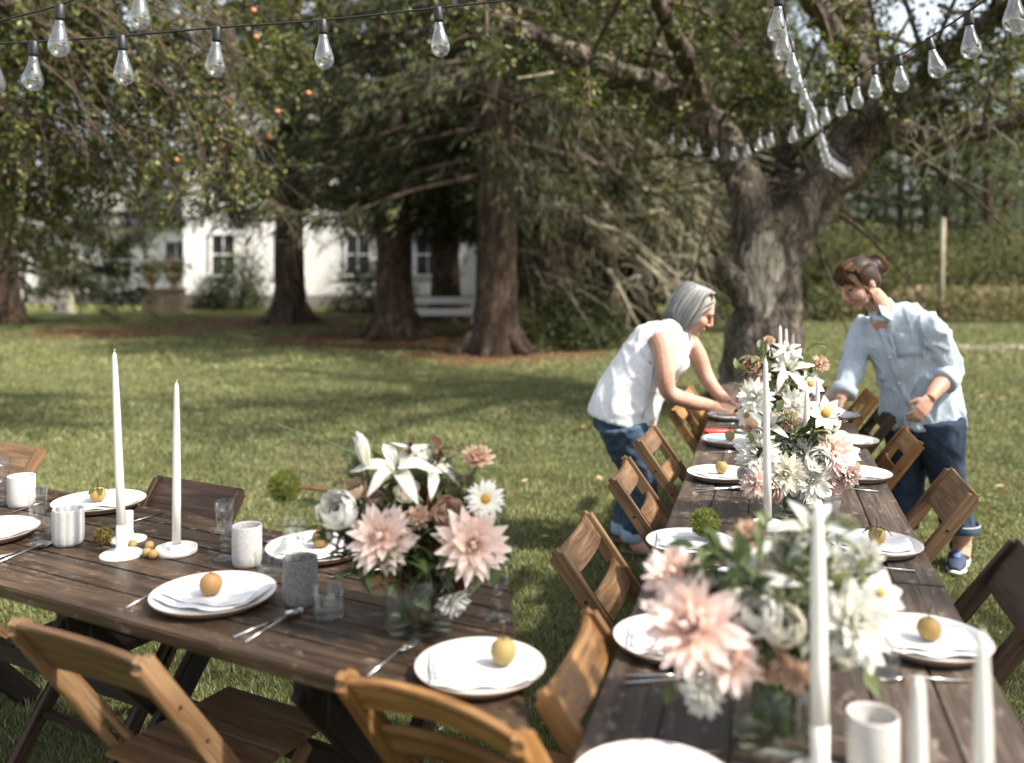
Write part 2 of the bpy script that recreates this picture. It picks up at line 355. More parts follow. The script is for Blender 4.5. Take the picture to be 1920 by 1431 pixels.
# ================================================================== THE SETTING
def groundmat():
    m, t, b = newmat('lawn_soil'); v = coords(t); n1 = noise_tex(t, v, .45, 5, .6); n2 = noise_tex(t, v, 14, 6, .7); n3 = noise_tex(t, v, 110, 3, .7)
    col = ramp(t, n1, [(.3, (.075,.088,.028)), (.5, (.125,.135,.045)), (.7, (.19,.18,.07))])
    col = mixc(t, .55, col, ramp(t, n2, [(.3, (.45,)*3), (.65, (1.15,)*3)]), 'MULTIPLY')
    col = mixc(t, .6, col, ramp(t, n3, [(.3, (.4,)*3), (.65, (1.2,)*3)]), 'MULTIPLY')
    # needle litter under the spruces: an irregular brown patch round each trunk
    acc = None
    for (x, y, r) in LITTER:
        d = N(t, 'ShaderNodeVectorMath', operation='DISTANCE'); tc = N(t, 'ShaderNodeTexCoord')
        t.links.new(tc.outputs['Object'], d.inputs[0]); d.inputs[1].default_value = (x, y, 0)
        q = N(t, 'ShaderNodeMath', operation='DIVIDE', i_1=r); t.links.new(d.outputs['Value'], q.inputs[0])
        if acc is None: acc = q.outputs[0]
        else:
            mn = N(t, 'ShaderNodeMath', operation='MINIMUM'); t.links.new(acc, mn.inputs[0]); t.links.new(q.outputs[0], mn.inputs[1]); acc = mn.outputs[0]
    ad = N(t, 'ShaderNodeMath', operation='ADD'); t.links.new(acc, ad.inputs[0])
    sc = N(t, 'ShaderNodeMath', operation='MULTIPLY_ADD', i_1=1.2, i_2=-.6); t.links.new(noise_tex(t, v, .8, 6, .65), sc.inputs[0]); t.links.new(sc.outputs[0], ad.inputs[1])
    lit = ramp(t, n2, [(.3, (.060,.028,.014)), (.5, (.125,.062,.032)), (.7, (.20,.12,.065))])
    col = mixc(t, ramp(t, ad.outputs[0], [(.72, (1,)*3), (1.0, (0,)*3)]), col, lit)
    t.links.new(col, b.inputs['Base Color']); b.inputs['Roughness'].default_value = .95; b.inputs['Specular IOR Level'].default_value = .1
    bump(t, b, n3, .8, .03); return m
LITTER = [(-6.6, 26, 4.2), (-2.4, 20.2, 4.0), (-.3, 16.8, 2.4), (-9.5, 22, 3.0), (1.0, 20, 3.2)]
mb = MB(); n = 40
for i in range(n+1):
    for j in range(n+1): mb.v.append((-200+400*i/n, -60+360*j/n, 0))
mb.f = [(i*(n+1)+j, (i+1)*(n+1)+j, (i+1)*(n+1)+j+1, i*(n+1)+j+1) for i in range(n) for j in range(n)]
ground = mk('ground', mb, groundmat()); tag(ground, 'mown green lawn under and around the tables', 'lawn', kind='structure')

def grassmat():
    m, t, b = newmat('grass_blades'); g = N(t, 'ShaderNodeNewGeometry'); v = coords(t)
    col = ramp(t, g.outputs['Random Per Island'], [(0, (.076,.095,.036)), (.5, (.150,.166,.070)), (.85, (.222,.226,.106)), (1, (.35,.33,.19))])
    n1 = noise_tex(t, v, .55, 5, .6); col = mixc(t, ramp(t, n1, [(.46, (0,)*3), (.68, (.6,)*3)]), col, (.20,.205,.080))
    n2 = noise_tex(t, v, 3.2, 4, .6); col = mixc(t, .7, col, ramp(t, n2, [(.34, (.68,)*3), (.62, (1.12,)*3)]), 'MULTIPLY')
    t.links.new(col, b.inputs['Base Color']); b.inputs['Roughness'].default_value = .6; b.inputs['Specular IOR Level'].default_value = .25
    tr = N(t, 'ShaderNodeBsdfTranslucent'); t.links.new(col, tr.inputs[0]); mx = N(t, 'ShaderNodeMixShader', i_0=.3)
    t.links.new(b.outputs[0], mx.inputs[1]); t.links.new(tr.outputs[0], mx.inputs[2]); t.links.new(mx.outputs[0], t.nodes['Material Output'].inputs[0]); return m
Vs = []
for (y0, y1, dens, hgt, wd) in ((1.2, 4, 10500, .030, .0024), (4, 8, 5000, .032, .0040), (8, 14, 1800, .038, .0075), (14, 27, 360, .046, .016)):
    A = .565*(y1*y1-y0*y0) + 3.2*(y1-y0); cnt = int(A*dens)
    y = np.sqrt(rng.uniform(y0*y0, y1*y1, cnt)); x = rng.uniform(-1, 1, cnt)*(.565*y+1.6)
    if y0 >= 8:                                             # little grass grows in the needle litter
        dm = np.min([np.hypot(x-lx, y-ly)/lr for lx, ly, lr in LITTER], axis=0)+rng.normal(size=cnt)*.12+.18*np.sin(x*1.7)*np.cos(y*1.3); keep = (dm > .8) | (rng.random(cnt) < .10); x, y = x[keep], y[keep]; cnt = len(x)
    a = rng.uniform(0, 2*np.pi, cnt); h = hgt*rng.uniform(.45, 1.25, cnt); lean = h*rng.uniform(.1, .9, cnt); la = rng.uniform(0, 2*np.pi, cnt)
    ww = wd*rng.uniform(.6, 1.3, cnt)
    p = np.stack([x, y, np.zeros(cnt)-.002], 1); s = np.stack([np.cos(a)*ww, np.sin(a)*ww, 0*a], 1)
    mid = p + np.stack([np.cos(la)*lean*.35, np.sin(la)*lean*.35, h*.6], 1); tip = p + np.stack([np.cos(la)*lean, np.sin(la)*lean, h], 1)
    Vs.append(np.stack([p-s, p+s, mid+s*.7, mid-s*.7, tip], 1))
Vg = np.concatenate(Vs); ng = len(Vg); base = np.arange(ng)[:, None]*5
o = place('grass', npmesh('grass', Vg.reshape(-1, 3), base+np.array([[0,1,2,3]]), base+np.array([[3,2,4]]), grassmat()))
tag(o, 'short green lawn grass with dry tips', 'grass', kind='stuff')

# gravel drive beyond the lawn on the right
mb = MB(); top = []; bot = []
for i in range(60):
    t_ = i/59; x = 7.0 + 40*t_; yc = 17.6 + .02*(x-7)**1.2; hw = 1.0*min(1, (t_*8)**.6+.02)
    e = .12*noise.noise(Vector((x*1.3, 0, 0))); top.append((x, yc+hw+e, .006)); bot.append((x, yc-hw*.9-e, .006))
mb.v = top+bot; mb.f = [(60+i, 60+i+1, i+1, i) for i in range(59)]
o = mk('gravel_drive', mb, plain('gravel', (.34,.29,.25), .95, var=(.24,.20,.175), vscale=25, bmp=.8, bscale=60)); tag(o, 'pale gravel drive crossing the lawn', 'drive', kind='structure')

# ------------------------------------------------------------------ foliage helpers
def leaf_quads(P, D, L, W, rs):                             # rhombic leaves at P pointing along D
    n = len(P); D = D/np.linalg.norm(D, axis=1, keepdims=True); q = rs.normal(size=(n, 3)); S = np.cross(D, q); S /= np.linalg.norm(S, axis=1, keepdims=True)+1e-9
    Nn = np.cross(S, D); L = L[:, None]; W = W[:, None]
    return np.stack([P, P+D*L*.5+S*W*.5+Nn*L*.08, P+D*L, P+D*L*.5-S*W*.5+Nn*L*.08], 1)
def quads_obj(name, Q, mat, parent=None, loc=(0,0,0)):
    V = Q.reshape(-1, 3); return place(name, npmesh(name, V, np.arange(len(V)).reshape(-1, 4), None, mat), None, parent, loc)
def limb(mb, pts, rads, n=10, seg=8, wob=.25):
    P = spline(pts, seg); mb.tube(P, lerps(rads, len(P)), n, True, wob=wob); return P
def twigs(starts, outdir, n, lmin, lmax, droop, per, ls, seed, mbt=None, tr=.006, spread=.9):
    rs = np.random.default_rng(seed); LP = []; LD = []; S = np.array([list(p) for p in starts]); O = np.array([list(p) for p in outdir])
    idx = rs.integers(0, len(S), n)
    for i in idx:
        d = O[i] + rs.normal(size=3)*spread; d /= np.linalg.norm(d); p = S[i] + rs.normal(size=3)*.06
        L = rs.uniform(lmin, lmax); k = 5; pts = [p.copy()]
        for j in range(k):
            d = d + np.array([0, 0, -droop])*(.5+rs.random()) + rs.normal(size=3)*.18; d /= np.linalg.norm(d); p = p + d*L/k; pts.append(p.copy())
        if mbt is not None: mbt.tube([Vector(q) for q in pts], [tr*(1-.8*j/k) for j in range(k+1)], 3, False)
        A = np.array(pts); t_ = rs.uniform(.15, 1, per)*k; b = np.minimum(t_.astype(int), k-1); fr = (t_-b)[:, None]
        q = A[b]*(1-fr)+A[b+1]*fr; LP.append(q + rs.normal(size=(per, 3))*.025); LD.append((A[b+1]-A[b])/L*k + rs.normal(size=(per, 3))*.8)
    P = np.concatenate(LP); D = np.concatenate(LD); m = len(P)
    return leaf_quads(P, D, ls*rs.uniform(.6, 1.3, m), ls*.62*rs.uniform(.7, 1.2, m), rs)

# ------------------------------------------------------------------ the old apple tree behind the long table
TY = 9.6
def tp(px, py, dy=0): return dp(px, py, TY+dy)
tree = thing('apple_tree', 'huge old apple tree with forked trunk and bare wood scar beyond the long table', 'tree', (tp(1432, 700).x, TY, 0))
tb = Vector(tree.location)
def sh(pts): return [Vector(p)-tb for p in pts]
mb = MB()
gz = lambda px, z, dy=0: Vector(((px-CX)/K*(TY+dy), TY+dy, z))
tr1 = spline(sh([gz(1436, -.05), gz(1434, .18), gz(1432, .5), gz(1432, .9), gz(1440, 1.35), gz(1438, 1.7), tp(1436, 430), tp(1440, 395)]), 7)
mb.tube(tr1, lerps([.66, .50, .42, .385, .36, .36, .36, .30], len(tr1)), 28, True, wob=.22)
limbL = limb(mb, sh([tp(1432, 470), tp(1412, 400), tp(1395, 335, .1), tp(1345, 265, .2), tp(1285, 205, 0), tp(1220, 158, -.3), tp(1140, 128, -.6), tp(1050, 90, -.9), tp(960, 45, -1.2), tp(880, 10, -1.5)]), [.26, .22, .20, .15, .13, .12, .11, .10, .07, .03], 16)
limbB = limb(mb, sh([tp(1402, 340, .1), tp(1375, 280, .5), tp(1330, 225, .7), tp(1275, 160, .9), tp(1245, 90, 1.1), tp(1200, -30, 1.4), tp(1150, -160, 1.6)]), [.17, .16, .15, .14, .11, .08, .04], 14)
limbR = limb(mb, sh([tp(1452, 480), tp(1490, 420), tp(1545, 345), tp(1600, 275, .2), tp(1625, 215, .3), tp(1612, 130, .4), tp(1605, 40, .5), tp(1590, -80, .6), tp(1560, -220, .6)]), [.30, .30, .29, .27, .24, .22, .19, .13, .05], 18)
limbR2 = limb(mb, sh([tp(1600, 270, .1), tp(1660, 215, -.2), tp(1710, 170, -.4), tp(1775, 105, -.7), tp(1830, 60, -1), tp(1900, 10, -1.3), tp(1990, -60, -1.6)]), [.20, .16, .14, .11, .09, .07, .04], 12)
limbR3 = limb(mb, sh([tp(1615, 262, .2), tp(1690, 248, .2), tp(1760, 265, 0), tp(1830, 250, -.2), tp(1920, 225, -.5), tp(2010, 190, -.9)]), [.16, .13, .115, .10, .08, .04], 12)
limbR4 = limb(mb, sh([tp(1660, 225, -.2), tp(1700, 205, -.8), tp(1760, 188, -1.2), tp(1815, 190, -1.6)]), [.07, .055, .045, .02], 8)
limbC = limb(mb, sh([tp(1445, 400, .1), tp(1470, 330, .8), tp(1480, 230, 1.3), tp(1450, 100, 1.7), tp(1430, -60, 2)]), [.16, .13, .11, .08, .04], 10)
limbF = limb(mb, sh([tp(1612, 130, .3), tp(1540, 30, -.9), tp(1480, -70, -2.2), tp(1430, -190, -3.4)]), [.14, .11, .08, .04], 10)
limbG = limb(mb, sh([tp(1330, 245, .5), tp(1290, 120, -.6), tp(1230, 0, -1.7), tp(1180, -110, -2.8)]), [.12, .10, .07, .03], 10)
knot = limb(mb, sh([tp(1415, 590, -.1), tp(1385, 540, -.2), tp(1362, 505, -.25), tp(1345, 480, -.25)]), [.16, .12, .11, .055], 12)
for a in (.3, 1.4, 2.5, 3.6, 4.7, 5.7):                     # root flare
    mb.tube([Vector((math.cos(a)*.30, math.sin(a)*.30, .42)), Vector((math.cos(a)*.52, math.sin(a)*.52, .10)), Vector((math.cos(a)*.9, math.sin(a)*.9, -.06))], [.17, .15, .05], 8)
trunk = mk('trunk', mb, M['bark_old'], tree)
md = trunk.modifiers.new('sub', 'SUBSURF'); md.levels = 1; md.render_levels = 1
tx = bpy.data.textures.new('bark_lumps', 'CLOUDS'); tx.noise_scale = .16; tx.noise_depth = 3
md = trunk.modifiers.new('lumps', 'DISPLACE'); md.texture = tx; md.strength = .09; md.mid_level = .5
# twigs and leaves
mbt = MB(); allL = limbL+limbB+limbR+limbR2+limbR3+limbC+limbF+limbG
st = []; od = []
for L_ in (limbL, limbB, limbR, limbR2, limbR3, limbC, limbF, limbG):
    for i in range(6, len(L_)):
        p = L_[i]; st.append(p); v = Vector((p.x*.35, p.y*.35, .9)); v.normalize(); od.append(v)
rs_ = np.random.default_rng(5); sub = []; sod = []           # secondary boughs
for i in range(110):
    k = rs_.integers(0, len(st)); d = Vector(rs_.normal(size=3)) + od[k]*.6; d.normalize(); L_ = rs_.uniform(.8, 2.2)
    P = spline([st[k], st[k]+d*L_*.5+Vector((0,0,.1)), st[k]+d*L_+Vector((0,0,-.1))], 4); mbt.tube(P, lerps([.03, .02, .008], len(P)), 5, False)
    if P[-1].z + tb.z < 2.9 and (P[-1].x+tb.x) < 6 : pass
    sub += P[3:]; sod += [d]*len(P[3:])
hi = [(p, d) for p, d in zip(st+sub, od+sod) if p.z > 2.75]
Q1 = twigs([a for a, b in hi], [b for a, b in hi], 1450, .35, 1.0, .22, 30, .066, 11, mbt, .005, .8)
X_ = Q1[:, 0, 0]+tb.x; Y_ = Q1[:, 0, 1]+tb.y; Zp = HY-(Q1[:, 0, 2]-CAMZ)*K/Y_; Xp = CX+X_/Y_*K
low = 330-(1400-Xp).clip(0, 500)*.42
bare = np.array([list(p) for p in limbL[10:]+limbB[6:]+limbR[8:50]+limbR3[6:]]); lp = Q1[:, 0, :]; near = np.zeros(len(lp), bool)
for q_ in bare: near |= (np.hypot(lp[:, 0]-q_[0], lp[:, 2]-q_[2]) < .15) & (lp[:, 1] < q_[1]+.1) & (lp[:, 1] > q_[1]-1.6)     # the undersides of the big limbs are bare
Qc = Q1[(Q1[:, 0, 2] > 2.45) & ~(near & (np.random.default_rng(2).random(len(lp)) < .88)) & ~((Xp < 1420) & (Zp > low) & (Y_ < 12)) & ~((Xp > 1180) & (Xp < 1640) & (Zp > 225) & (Y_ < 9.9))]
mk('twigs', mbt, M['twigbark'], tree)
quads_obj('crown', Qc, M['apple_leaf'], tree)
# bare hanging twigs on the right side
mbt = MB(); rs_ = np.random.default_rng(9)
for i in range(46):
    p = sh([tp(rs_.uniform(1650, 1930), rs_.uniform(150, 250), rs_.uniform(-1.2, .6))])[0]; L_ = rs_.uniform(.3, .9)
    mbt.tube(spline([p, p+Vector((rs_.normal()*.12, rs_.normal()*.1, -L_*.5)), p+Vector((rs_.normal()*.25, rs_.normal()*.2, -L_))], 3), lerps([.008, .003], 7), 4, False)
for (a, b, c) in (((1500, 52), (1560, 18), (1595, 0)), ((1715, 15), (1690, 60), (1668, 95)), ((1900, 110), (1885, 130), (1872, 140)), ((1860, 20), (1800, 25), (1760, 10)), ((970, 147), (1020, 140), (1085, 128))):
    mbt.tube(spline(sh([tp(*a, -1.2), tp(*b, -1), tp(*c, -.7)]), 4), lerps([.012, .025], 9), 5, False)
mk('bare_twigs', mbt, M['bark_pale'], tree)['kind'] = 'stuff'

# ------------------------------------------------------------------ spruces
def spruce_parts(seed, H, r0, low, Rm, dens=1.0, needles=(.30, .050)):
    rs = np.random.default_rng(seed); mt = MB(); P = [Vector((0, 0, -.1))]+[Vector((.15*noise.noise(Vector((seed, z*.2, 0))), .15*noise.noise(Vector((seed, 5, z*.2))), z)) for z in (.35, 1, 2.2, 4, H*.5, H*.8, H)]
    P = spline(P, 3); mt.tube(P, lerps([r0*1.6, r0*1.15, r0, r0*.93, r0*.85, r0*.55, r0*.22, .02], len(P)), 16, True, wob=.15)
    for k in range(6):
        a = k*1.05+rs.random()*.5; mt.tube([Vector((math.cos(a)*r0*.8, math.sin(a)*r0*.8, .5)), Vector((math.cos(a)*r0*1.5, math.sin(a)*r0*1.5, .1)), Vector((math.cos(a)*r0*2.5, math.sin(a)*r0*2.5, -.06))], [r0*.38, r0*.3, .04], 7)
    br = MB(); Ps = []; Ds = []
    z = low
    while z < H-.4:
        f = (H-z)/(H-low); nb = 5 if z < 9 else 4
        for k in range(nb):
            a = rs.uniform(0, 2*np.pi); L = Rm*(.25+.75*f**.8)*rs.uniform(.65, 1.1); p0 = Vector((0, 0, z+rs.uniform(-.2, .2)))
            d = Vector((math.cos(a), math.sin(a), 0)); pts = spline([p0, p0+d*L*.4+Vector((0,0,-.10*L)), p0+d*L*.75+Vector((0,0,-.22*L)), p0+d*L+Vector((0,0,-.16*L))], 4)
            br.tube(pts, lerps([.045*f+.015, .03*f+.008, .006], len(pts)), 5, False)
            ns = int((34 if z < 10 else 15)*dens*L/3)
            for q in range(ns):
                t_ = rs.uniform(.18, 1)**.8*(len(pts)-1); b = min(int(t_), len(pts)-2); c = pts[b].lerp(pts[b+1], t_-b)
                side = Vector((-d.y, d.x, 0))*rs.normal()*.22*L*(.3+.7*(1-t_/len(pts)))
                sp = c+side*.9; hang = Vector((rs.normal()*.18, rs.normal()*.18, -1))*(rs.uniform(.3, .75))+d*.18+side*.3
                m = 9; tt = rs.random((m, 1)); base = np.array(c)*(1-tt)+np.array(sp)*tt if rs.random() < .5 else np.array(sp)+np.array(hang)*tt
                Ps.append(base+rs.normal(size=(m, 3))*.035); Ds.append(np.array(hang)*1.1+np.array(d)*.35+rs.normal(size=(m, 3))*.30)
        z += rs.uniform(.32, .55) if z < 9 else rs.uniform(.6, .9)
    P_ = np.concatenate(Ps); D_ = np.concatenate(Ds); m = len(P_)
    Q = leaf_quads(P_, D_, needles[0]*rs.uniform(.5, 1.3, m), needles[1]*rs.uniform(.7, 1.4, m), rs)
    return mt.mesh('trunk'), br.mesh('boughs'), npmesh('crown', Q.reshape(-1, 3), np.arange(len(Q)*4).reshape(-1, 4), None, M['spruce_leaf'])
SPR = [spruce_parts(21, 19, .42, 3.7, 4.2, 1.0, (.30, .034)), spruce_parts(22, 17, .40, 3.4, 4.0, 1.0, (.30, .034)), spruce_parts(23, 15, .30, 1.4, 3.6, 1.15, (.30, .036))]
def spruce(kind, x, y, rz, s, label, group='spruces along the lawn edge'):
    t_ = thing('spruce_tree', label, 'tree', (x, y, 0), rz, group); t_.scale = (s, s, s)
    for nm, me, mt in zip(('trunk', 'boughs', 'crown'), SPR[kind], (M['bark_spruce'], M['twigbark'], M['spruce_leaf'])): place(nm, me, mt, t_)
    return t_
sx = lambda px, Y: (px-CX)/K*Y
spruce(0, sx(545, 26), 26, .4, 1.05, 'spruce with thick trunk in front of the white house corner')
spruce(1, sx(742, 20.2), 20.2, 1.9, 1.05, 'spruce with flared roots beside the white rail fence')
spruce(0, sx(928, 16.6), 16.6, 3.1, .93, 'spruce with greyish trunk between the fence and the apple tree')
spruce(2, sx(15, 25), 25, .5, 1.05, 'low branched spruce left of the stone urns')
spruce(0, sx(835, 26), 26, 4.4, 1.0, 'spruce standing behind the white rail fence')
spruce(1, sx(1028, 20), 20, 2.2, .95, 'spruce with pale double trunk behind the dark bush')
spruce(0, sx(1062, 20.6), 20.6, .9, .8, 'slimmer spruce crowded against a pale double trunk')
spruce(2, sx(1200, 24), 24, 3.6, 1.15, 'dark low spruce behind the tangle of dead boughs')
spruce(2, sx(1320, 27), 27, 1.2, 1.1, 'dark spruce directly behind the old apple trunk')
spruce(1, sx(980, 29), 29, .2, 1.1, 'tall spruce far back between lawn and forest')
spruce(2, sx(1120, 33), 33, 5.6, 1.2, 'spruce far back behind other dark spruces')
# dead, lichen-grey boughs of the spruce by the bush
dead = thing('dead_spruce', 'bare spruce with long drooping dead boughs covered in pale lichen', 'tree', (sx(1150, 17.5), 18.4, 0)); db = Vector(dead.location)
mb = MB(); P = spline([Vector((0,0,-.05)), Vector((.05,0,1.5)), Vector((-.05,.05,4)), Vector((0,0,8))], 5); mb.tube(P, lerps([.2, .15, .12, .05], len(P)), 10, wob=.2); mk('trunk', mb, M['bark_spruce'], dead)
mb = MB(); rs_ = np.random.default_rng(31); W_ = lambda x, y, Y: dp(x, y, Y)-db
man = [((1040, 235), (1075, 275), (1125, 345)), ((1160, 190), (1210, 260), (1250, 300), (1290, 370)), ((1105, 420), (1170, 440), (1235, 505)), ((1085, 350), (1100, 420), (1145, 470)), ((1100, 345), (1180, 440), (1265, 515)),
       ((985, 385), (1060, 385), (1130, 400), (1230, 405)), ((1040, 400), (1045, 450), (1090, 465)), ((1150, 400), (1145, 440), (1120, 460)), ((1140, 505), (1170, 560), (1195, 610)), ((1090, 290), (1130, 320), (1175, 350)), ((980, 300), (1005, 360), (1060, 390)),
       ((1200, 355), (1260, 360), (1305, 345)), ((1190, 480), (1235, 520), (1255, 560)), ((1210, 405), (1240, 395), (1275, 420)), ((1010, 330), (1000, 370), (968, 372)), ((1060, 240), (1100, 330), (1110, 430))]
for pts in man:
    Y = 17.3+rs_.uniform(-.8, .8); P = spline([W_(x, y, Y+.12*i) for i, (x, y) in enumerate(pts)], 6); mb.tube(P, lerps([.055, .045, .018], len(P)), 6, True)
    for q in range(16):
        b = rs_.integers(1, len(P)); d = Vector((rs_.normal()*.5+.3, rs_.normal()*.3, -rs_.uniform(.1, 1))); mb.tube(spline([P[b], P[b]+d*.25, P[b]+d*.5+Vector((rs_.normal()*.1, 0, -.12))], 2), lerps([.011, .004], 5), 4, False)
for i in range(420):
    x, y = rs_.uniform(970, 1330), rs_.uniform(225, 540); Y = 17.6+rs_.uniform(-1.2, 1.6); p = W_(x, y, Y); d = Vector((rs_.normal()*.5+.25, rs_.normal()*.4, -abs(rs_.normal())*.6-.2))
    mb.tube(spline([p, p+d*.3+Vector((0,0,.05)), p+d*.75], 3), lerps([.012, .003], 7), 3, False)
mk('dead_boughs', mb, M['bark_pale'], dead)

# ------------------------------------------------------------------ rounded bushes and shrubs made of leaf clumps
def clump_cloud(rs, n, rx, ry, rz_, leaf, per=26):
    c = rs.normal(size=(n, 3)); c /= np.linalg.norm(c, axis=1, keepdims=True); c *= rs.uniform(.35, 1.02, (n, 1))**.6; c[:, 2] = np.abs(c[:, 2])
    c *= np.array([rx, ry, rz_]); c += rs.normal(size=c.shape)*.08*rx
    P = (c[:, None, :]+rs.normal(size=(n, per, 3))*leaf*2.0).reshape(-1, 3); P[:, 2] = np.abs(P[:, 2]); D = rs.normal(size=P.shape)+np.array([0, 0, .5]); m = len(P)
    return leaf_quads(P, D, leaf*rs.uniform(.6, 1.4, m), leaf*.6*rs.uniform(.6, 1.3, m), rs)
def bush(name, x, y, rx, ry, h, leaf, mat, n, seed, label, group=None, per=26):
    rs = np.random.default_rng(seed); t_ = thing(name, label, 'bush', (x, y, 0), 0, group)
    mb = MB()
    for k in range(7): a = rs.uniform(0, 6.28); mb.tube(spline([Vector((math.cos(a)*.08, math.sin(a)*.08, -.03)), Vector((math.cos(a)*rx*.3, math.sin(a)*ry*.3, h*.4)), Vector((math.cos(a)*rx*.6, math.sin(a)*ry*.6, h*.75))], 3), lerps([.03, .008], 7), 5, False)
    mk('stems', mb, M['twigbark'], t_); quads_obj('foliage', clump_cloud(rs, n, rx, ry, h, leaf, per), mat, t_); return t_
bush('bush', sx(1060, 17.4), 17.6, 1.15, .9, 1.25, .07, M['bush_leaf'], 420, 41, 'broad dark green bush at the foot of pale double trunk')
bush('bush', sx(1120, 18.2), 18.4, .55, .6, .85, .07, M['bush_leaf'], 160, 42, 'smaller dark bush beside a broad dark one')
bush('bush', sx(985, 17), 17.0, .45, .5, .95, .06, M['shrub_leaf'], 120, 43, 'yellow green sprig bush at lawn edge')
bush('bush', sx(448, 33.5), 33.5, 1.1, .9, 2.3, .11, M['bush_leaf'], 200, 44, 'tall dark bush against the front of the white house', per=20)
bush('bush', sx(395, 34.3), 34.3, .8, .7, 1.1, .10, M['bush_leaf'], 120, 45, 'low dark bush at the white house corner', per=20)
bush('bush', sx(700, 32), 32, 1.6, 1.0, 1.9, .11, M['bush_leaf'], 240, 46, 'rounded dark bush between the thick spruce trunks', per=20)
ORD = ['second', 'fourth', 'fifth', 'sixth', 'seventh', 'eighth', 'ninth', 'tenth', 'eleventh', 'third', 'first', 'twelfth']
SHR = 'shrubs along the far edge of lawn'
for i, (px, Y, rx, h) in enumerate(((1535, 27, 1.5, 1.7), (1585, 29, 1.8, 2.7), (1640, 31, 2.0, 3.0), (1690, 28.5, 1.7, 2.1), (1735, 30.5, 2.0, 2.4), (1790, 32, 1.9, 2.5), (1840, 29, 1.5, 2.2), (1885, 31, 1.9, 2.6), (1935, 29, 1.8, 2.3), (1520, 33, 2.2, 3.6), (1480, 30, 1.8, 2.4), (1990, 31, 2, 2.6))):
    bush('shrub', sx(px, Y), Y, rx*.8, 1.2, h*(.75+.5*((i*37) % 10)/10), .13, M['shrub_leaf'], 190, 60+i, 'olive shrub at the far lawn edge, %s from the old apple trunk' % ORD[i], SHR, 20)
# blooming weeds in front of the shrubs
rs_ = np.random.default_rng(77); n = 9000; P = np.stack([rs_.uniform(11.2, 19, n), rs_.uniform(25.2, 27.2, n), rs_.uniform(.05, .95, n)], 1); m = n
o = quads_obj('weeds', leaf_quads(P, rs_.normal(size=(n, 3))*.5+np.array([0, 0, 1.2]), .16*rs_.uniform(.6, 1.3, m), .05*rs_.uniform(.6, 1.3, m), rs_), M['weed']); tag(o, 'strip of pinkish seeding weeds at the lawn edge', 'weeds', kind='stuff')
# far trees: broken-tier pines and leafy trees
def far_tree_parts(seed, H, r, low, Rm, kind):
    rs = np.random.default_rng(seed); mt = MB(); P = spline([Vector((0,0,-.1)), Vector((.1*rs.normal(), 0, H*.3)), Vector((.15*rs.normal(), .1, H*.7)), Vector((0, 0, H))], 4); mt.tube(P, lerps([r*1.3, r, r*.7, .05], len(P)), 10, wob=.15)
    Qs = []; z = low
    while z < H:
        f = (H-z)/(H-low); nb = 6
        for k in range(nb):
            a = rs.uniform(0, 6.28); L = Rm*(.3+.7*f)*rs.uniform(.45, 1.1); c = np.array([math.cos(a)*L*.65, math.sin(a)*L*.65, z+rs.normal()*.25]); m = 70
            s = np.array([L*.42, L*.42, .28 if kind == 'pine' else .7]); P_ = c+rs.normal(size=(m, 3))*s*.6
            Qs.append(leaf_quads(P_, rs.normal(size=(m, 3))+np.array([0, 0, .4]), .26*rs.uniform(.6, 1.4, m), .13*rs.uniform(.6, 1.3, m), rs))
            mt.tube([Vector((0, 0, z)), Vector(c)*.6+Vector((0, 0, z*.4)), Vector(c)], [.06, .04, .02], 4, False)
        z += rs.uniform(.9, 1.5) if kind == 'pine' else rs.uniform(.7, 1.0)
    Q = np.concatenate(Qs); return mt.mesh('trunk'), npmesh('crown', Q.reshape(-1, 3), np.arange(len(Q)*4).reshape(-1, 4), None, M['far_leaf'])
FAR = [far_tree_parts(1, 20, .32, 1.6, 5.0, 'pine'), far_tree_parts(2, 17, .28, .8, 5.0, 'leaf'), far_tree_parts(3, 22, .34, 3.0, 4.8, 'pine')]
FG = 'forest trees beyond the garden'
rs_ = np.random.default_rng(8)
FARL = ['pine with layered boughs in the forest beyond the drive', 'leafy green tree in the forest beyond the garden', 'tall pine with bare lower trunk in the forest beyond the drive']
for i, (px, Y, k) in enumerate(((1520, 46, 1), (1580, 44, 0), (1630, 50, 1), (1690, 45, 0), (1735, 48, 2), (1775, 43, 0), (1815, 47, 2), (1850, 40, 0), (1890, 42, 2), (1930, 45, 0), (1985, 42, 1), (1470, 44, 1), (1400, 42, 1), (1330, 46, 0), (1250, 44, 1), (1170, 46, 1), (1090, 44, 0), (1010, 46, 1), (960, 42, 1),
                      (1660, 54, 1), (1560, 53, 1), (1710, 52, 1), (1760, 54, 1), (1810, 53, 1), (1860, 54, 1), (1905, 51, 1), (1950, 53, 1), (1610, 55, 1), (1510, 52, 1))):
    t_ = thing('forest_tree', FARL[k], 'tree', (sx(px, Y), Y, 0), rs_.uniform(0, 6), FG); s_ = rs_.uniform(.85, 1.15)*(.62 if px > 1490 else 1.0); t_.scale = (s_, s_, s_)
    place('trunk', FAR[k][0], M['bark_spruce'], t_); place('crown', FAR[k][1], None, t_)
for i, px in enumerate((-60, 60, 180, 300, 420, 520, 620, 720, 820, 900)):
    Y = 56+rs_.uniform(-3, 5); t_ = thing('forest_tree', 'leafy green tree rising behind the white house', 'tree', (sx(px, Y), Y, 0), rs_.uniform(0, 6), 'trees behind the house'); t_.scale = (1.1,)*3
    place('trunk', FAR[1][0], M['bark_spruce'], t_); place('crown', FAR[1][1], None, t_)
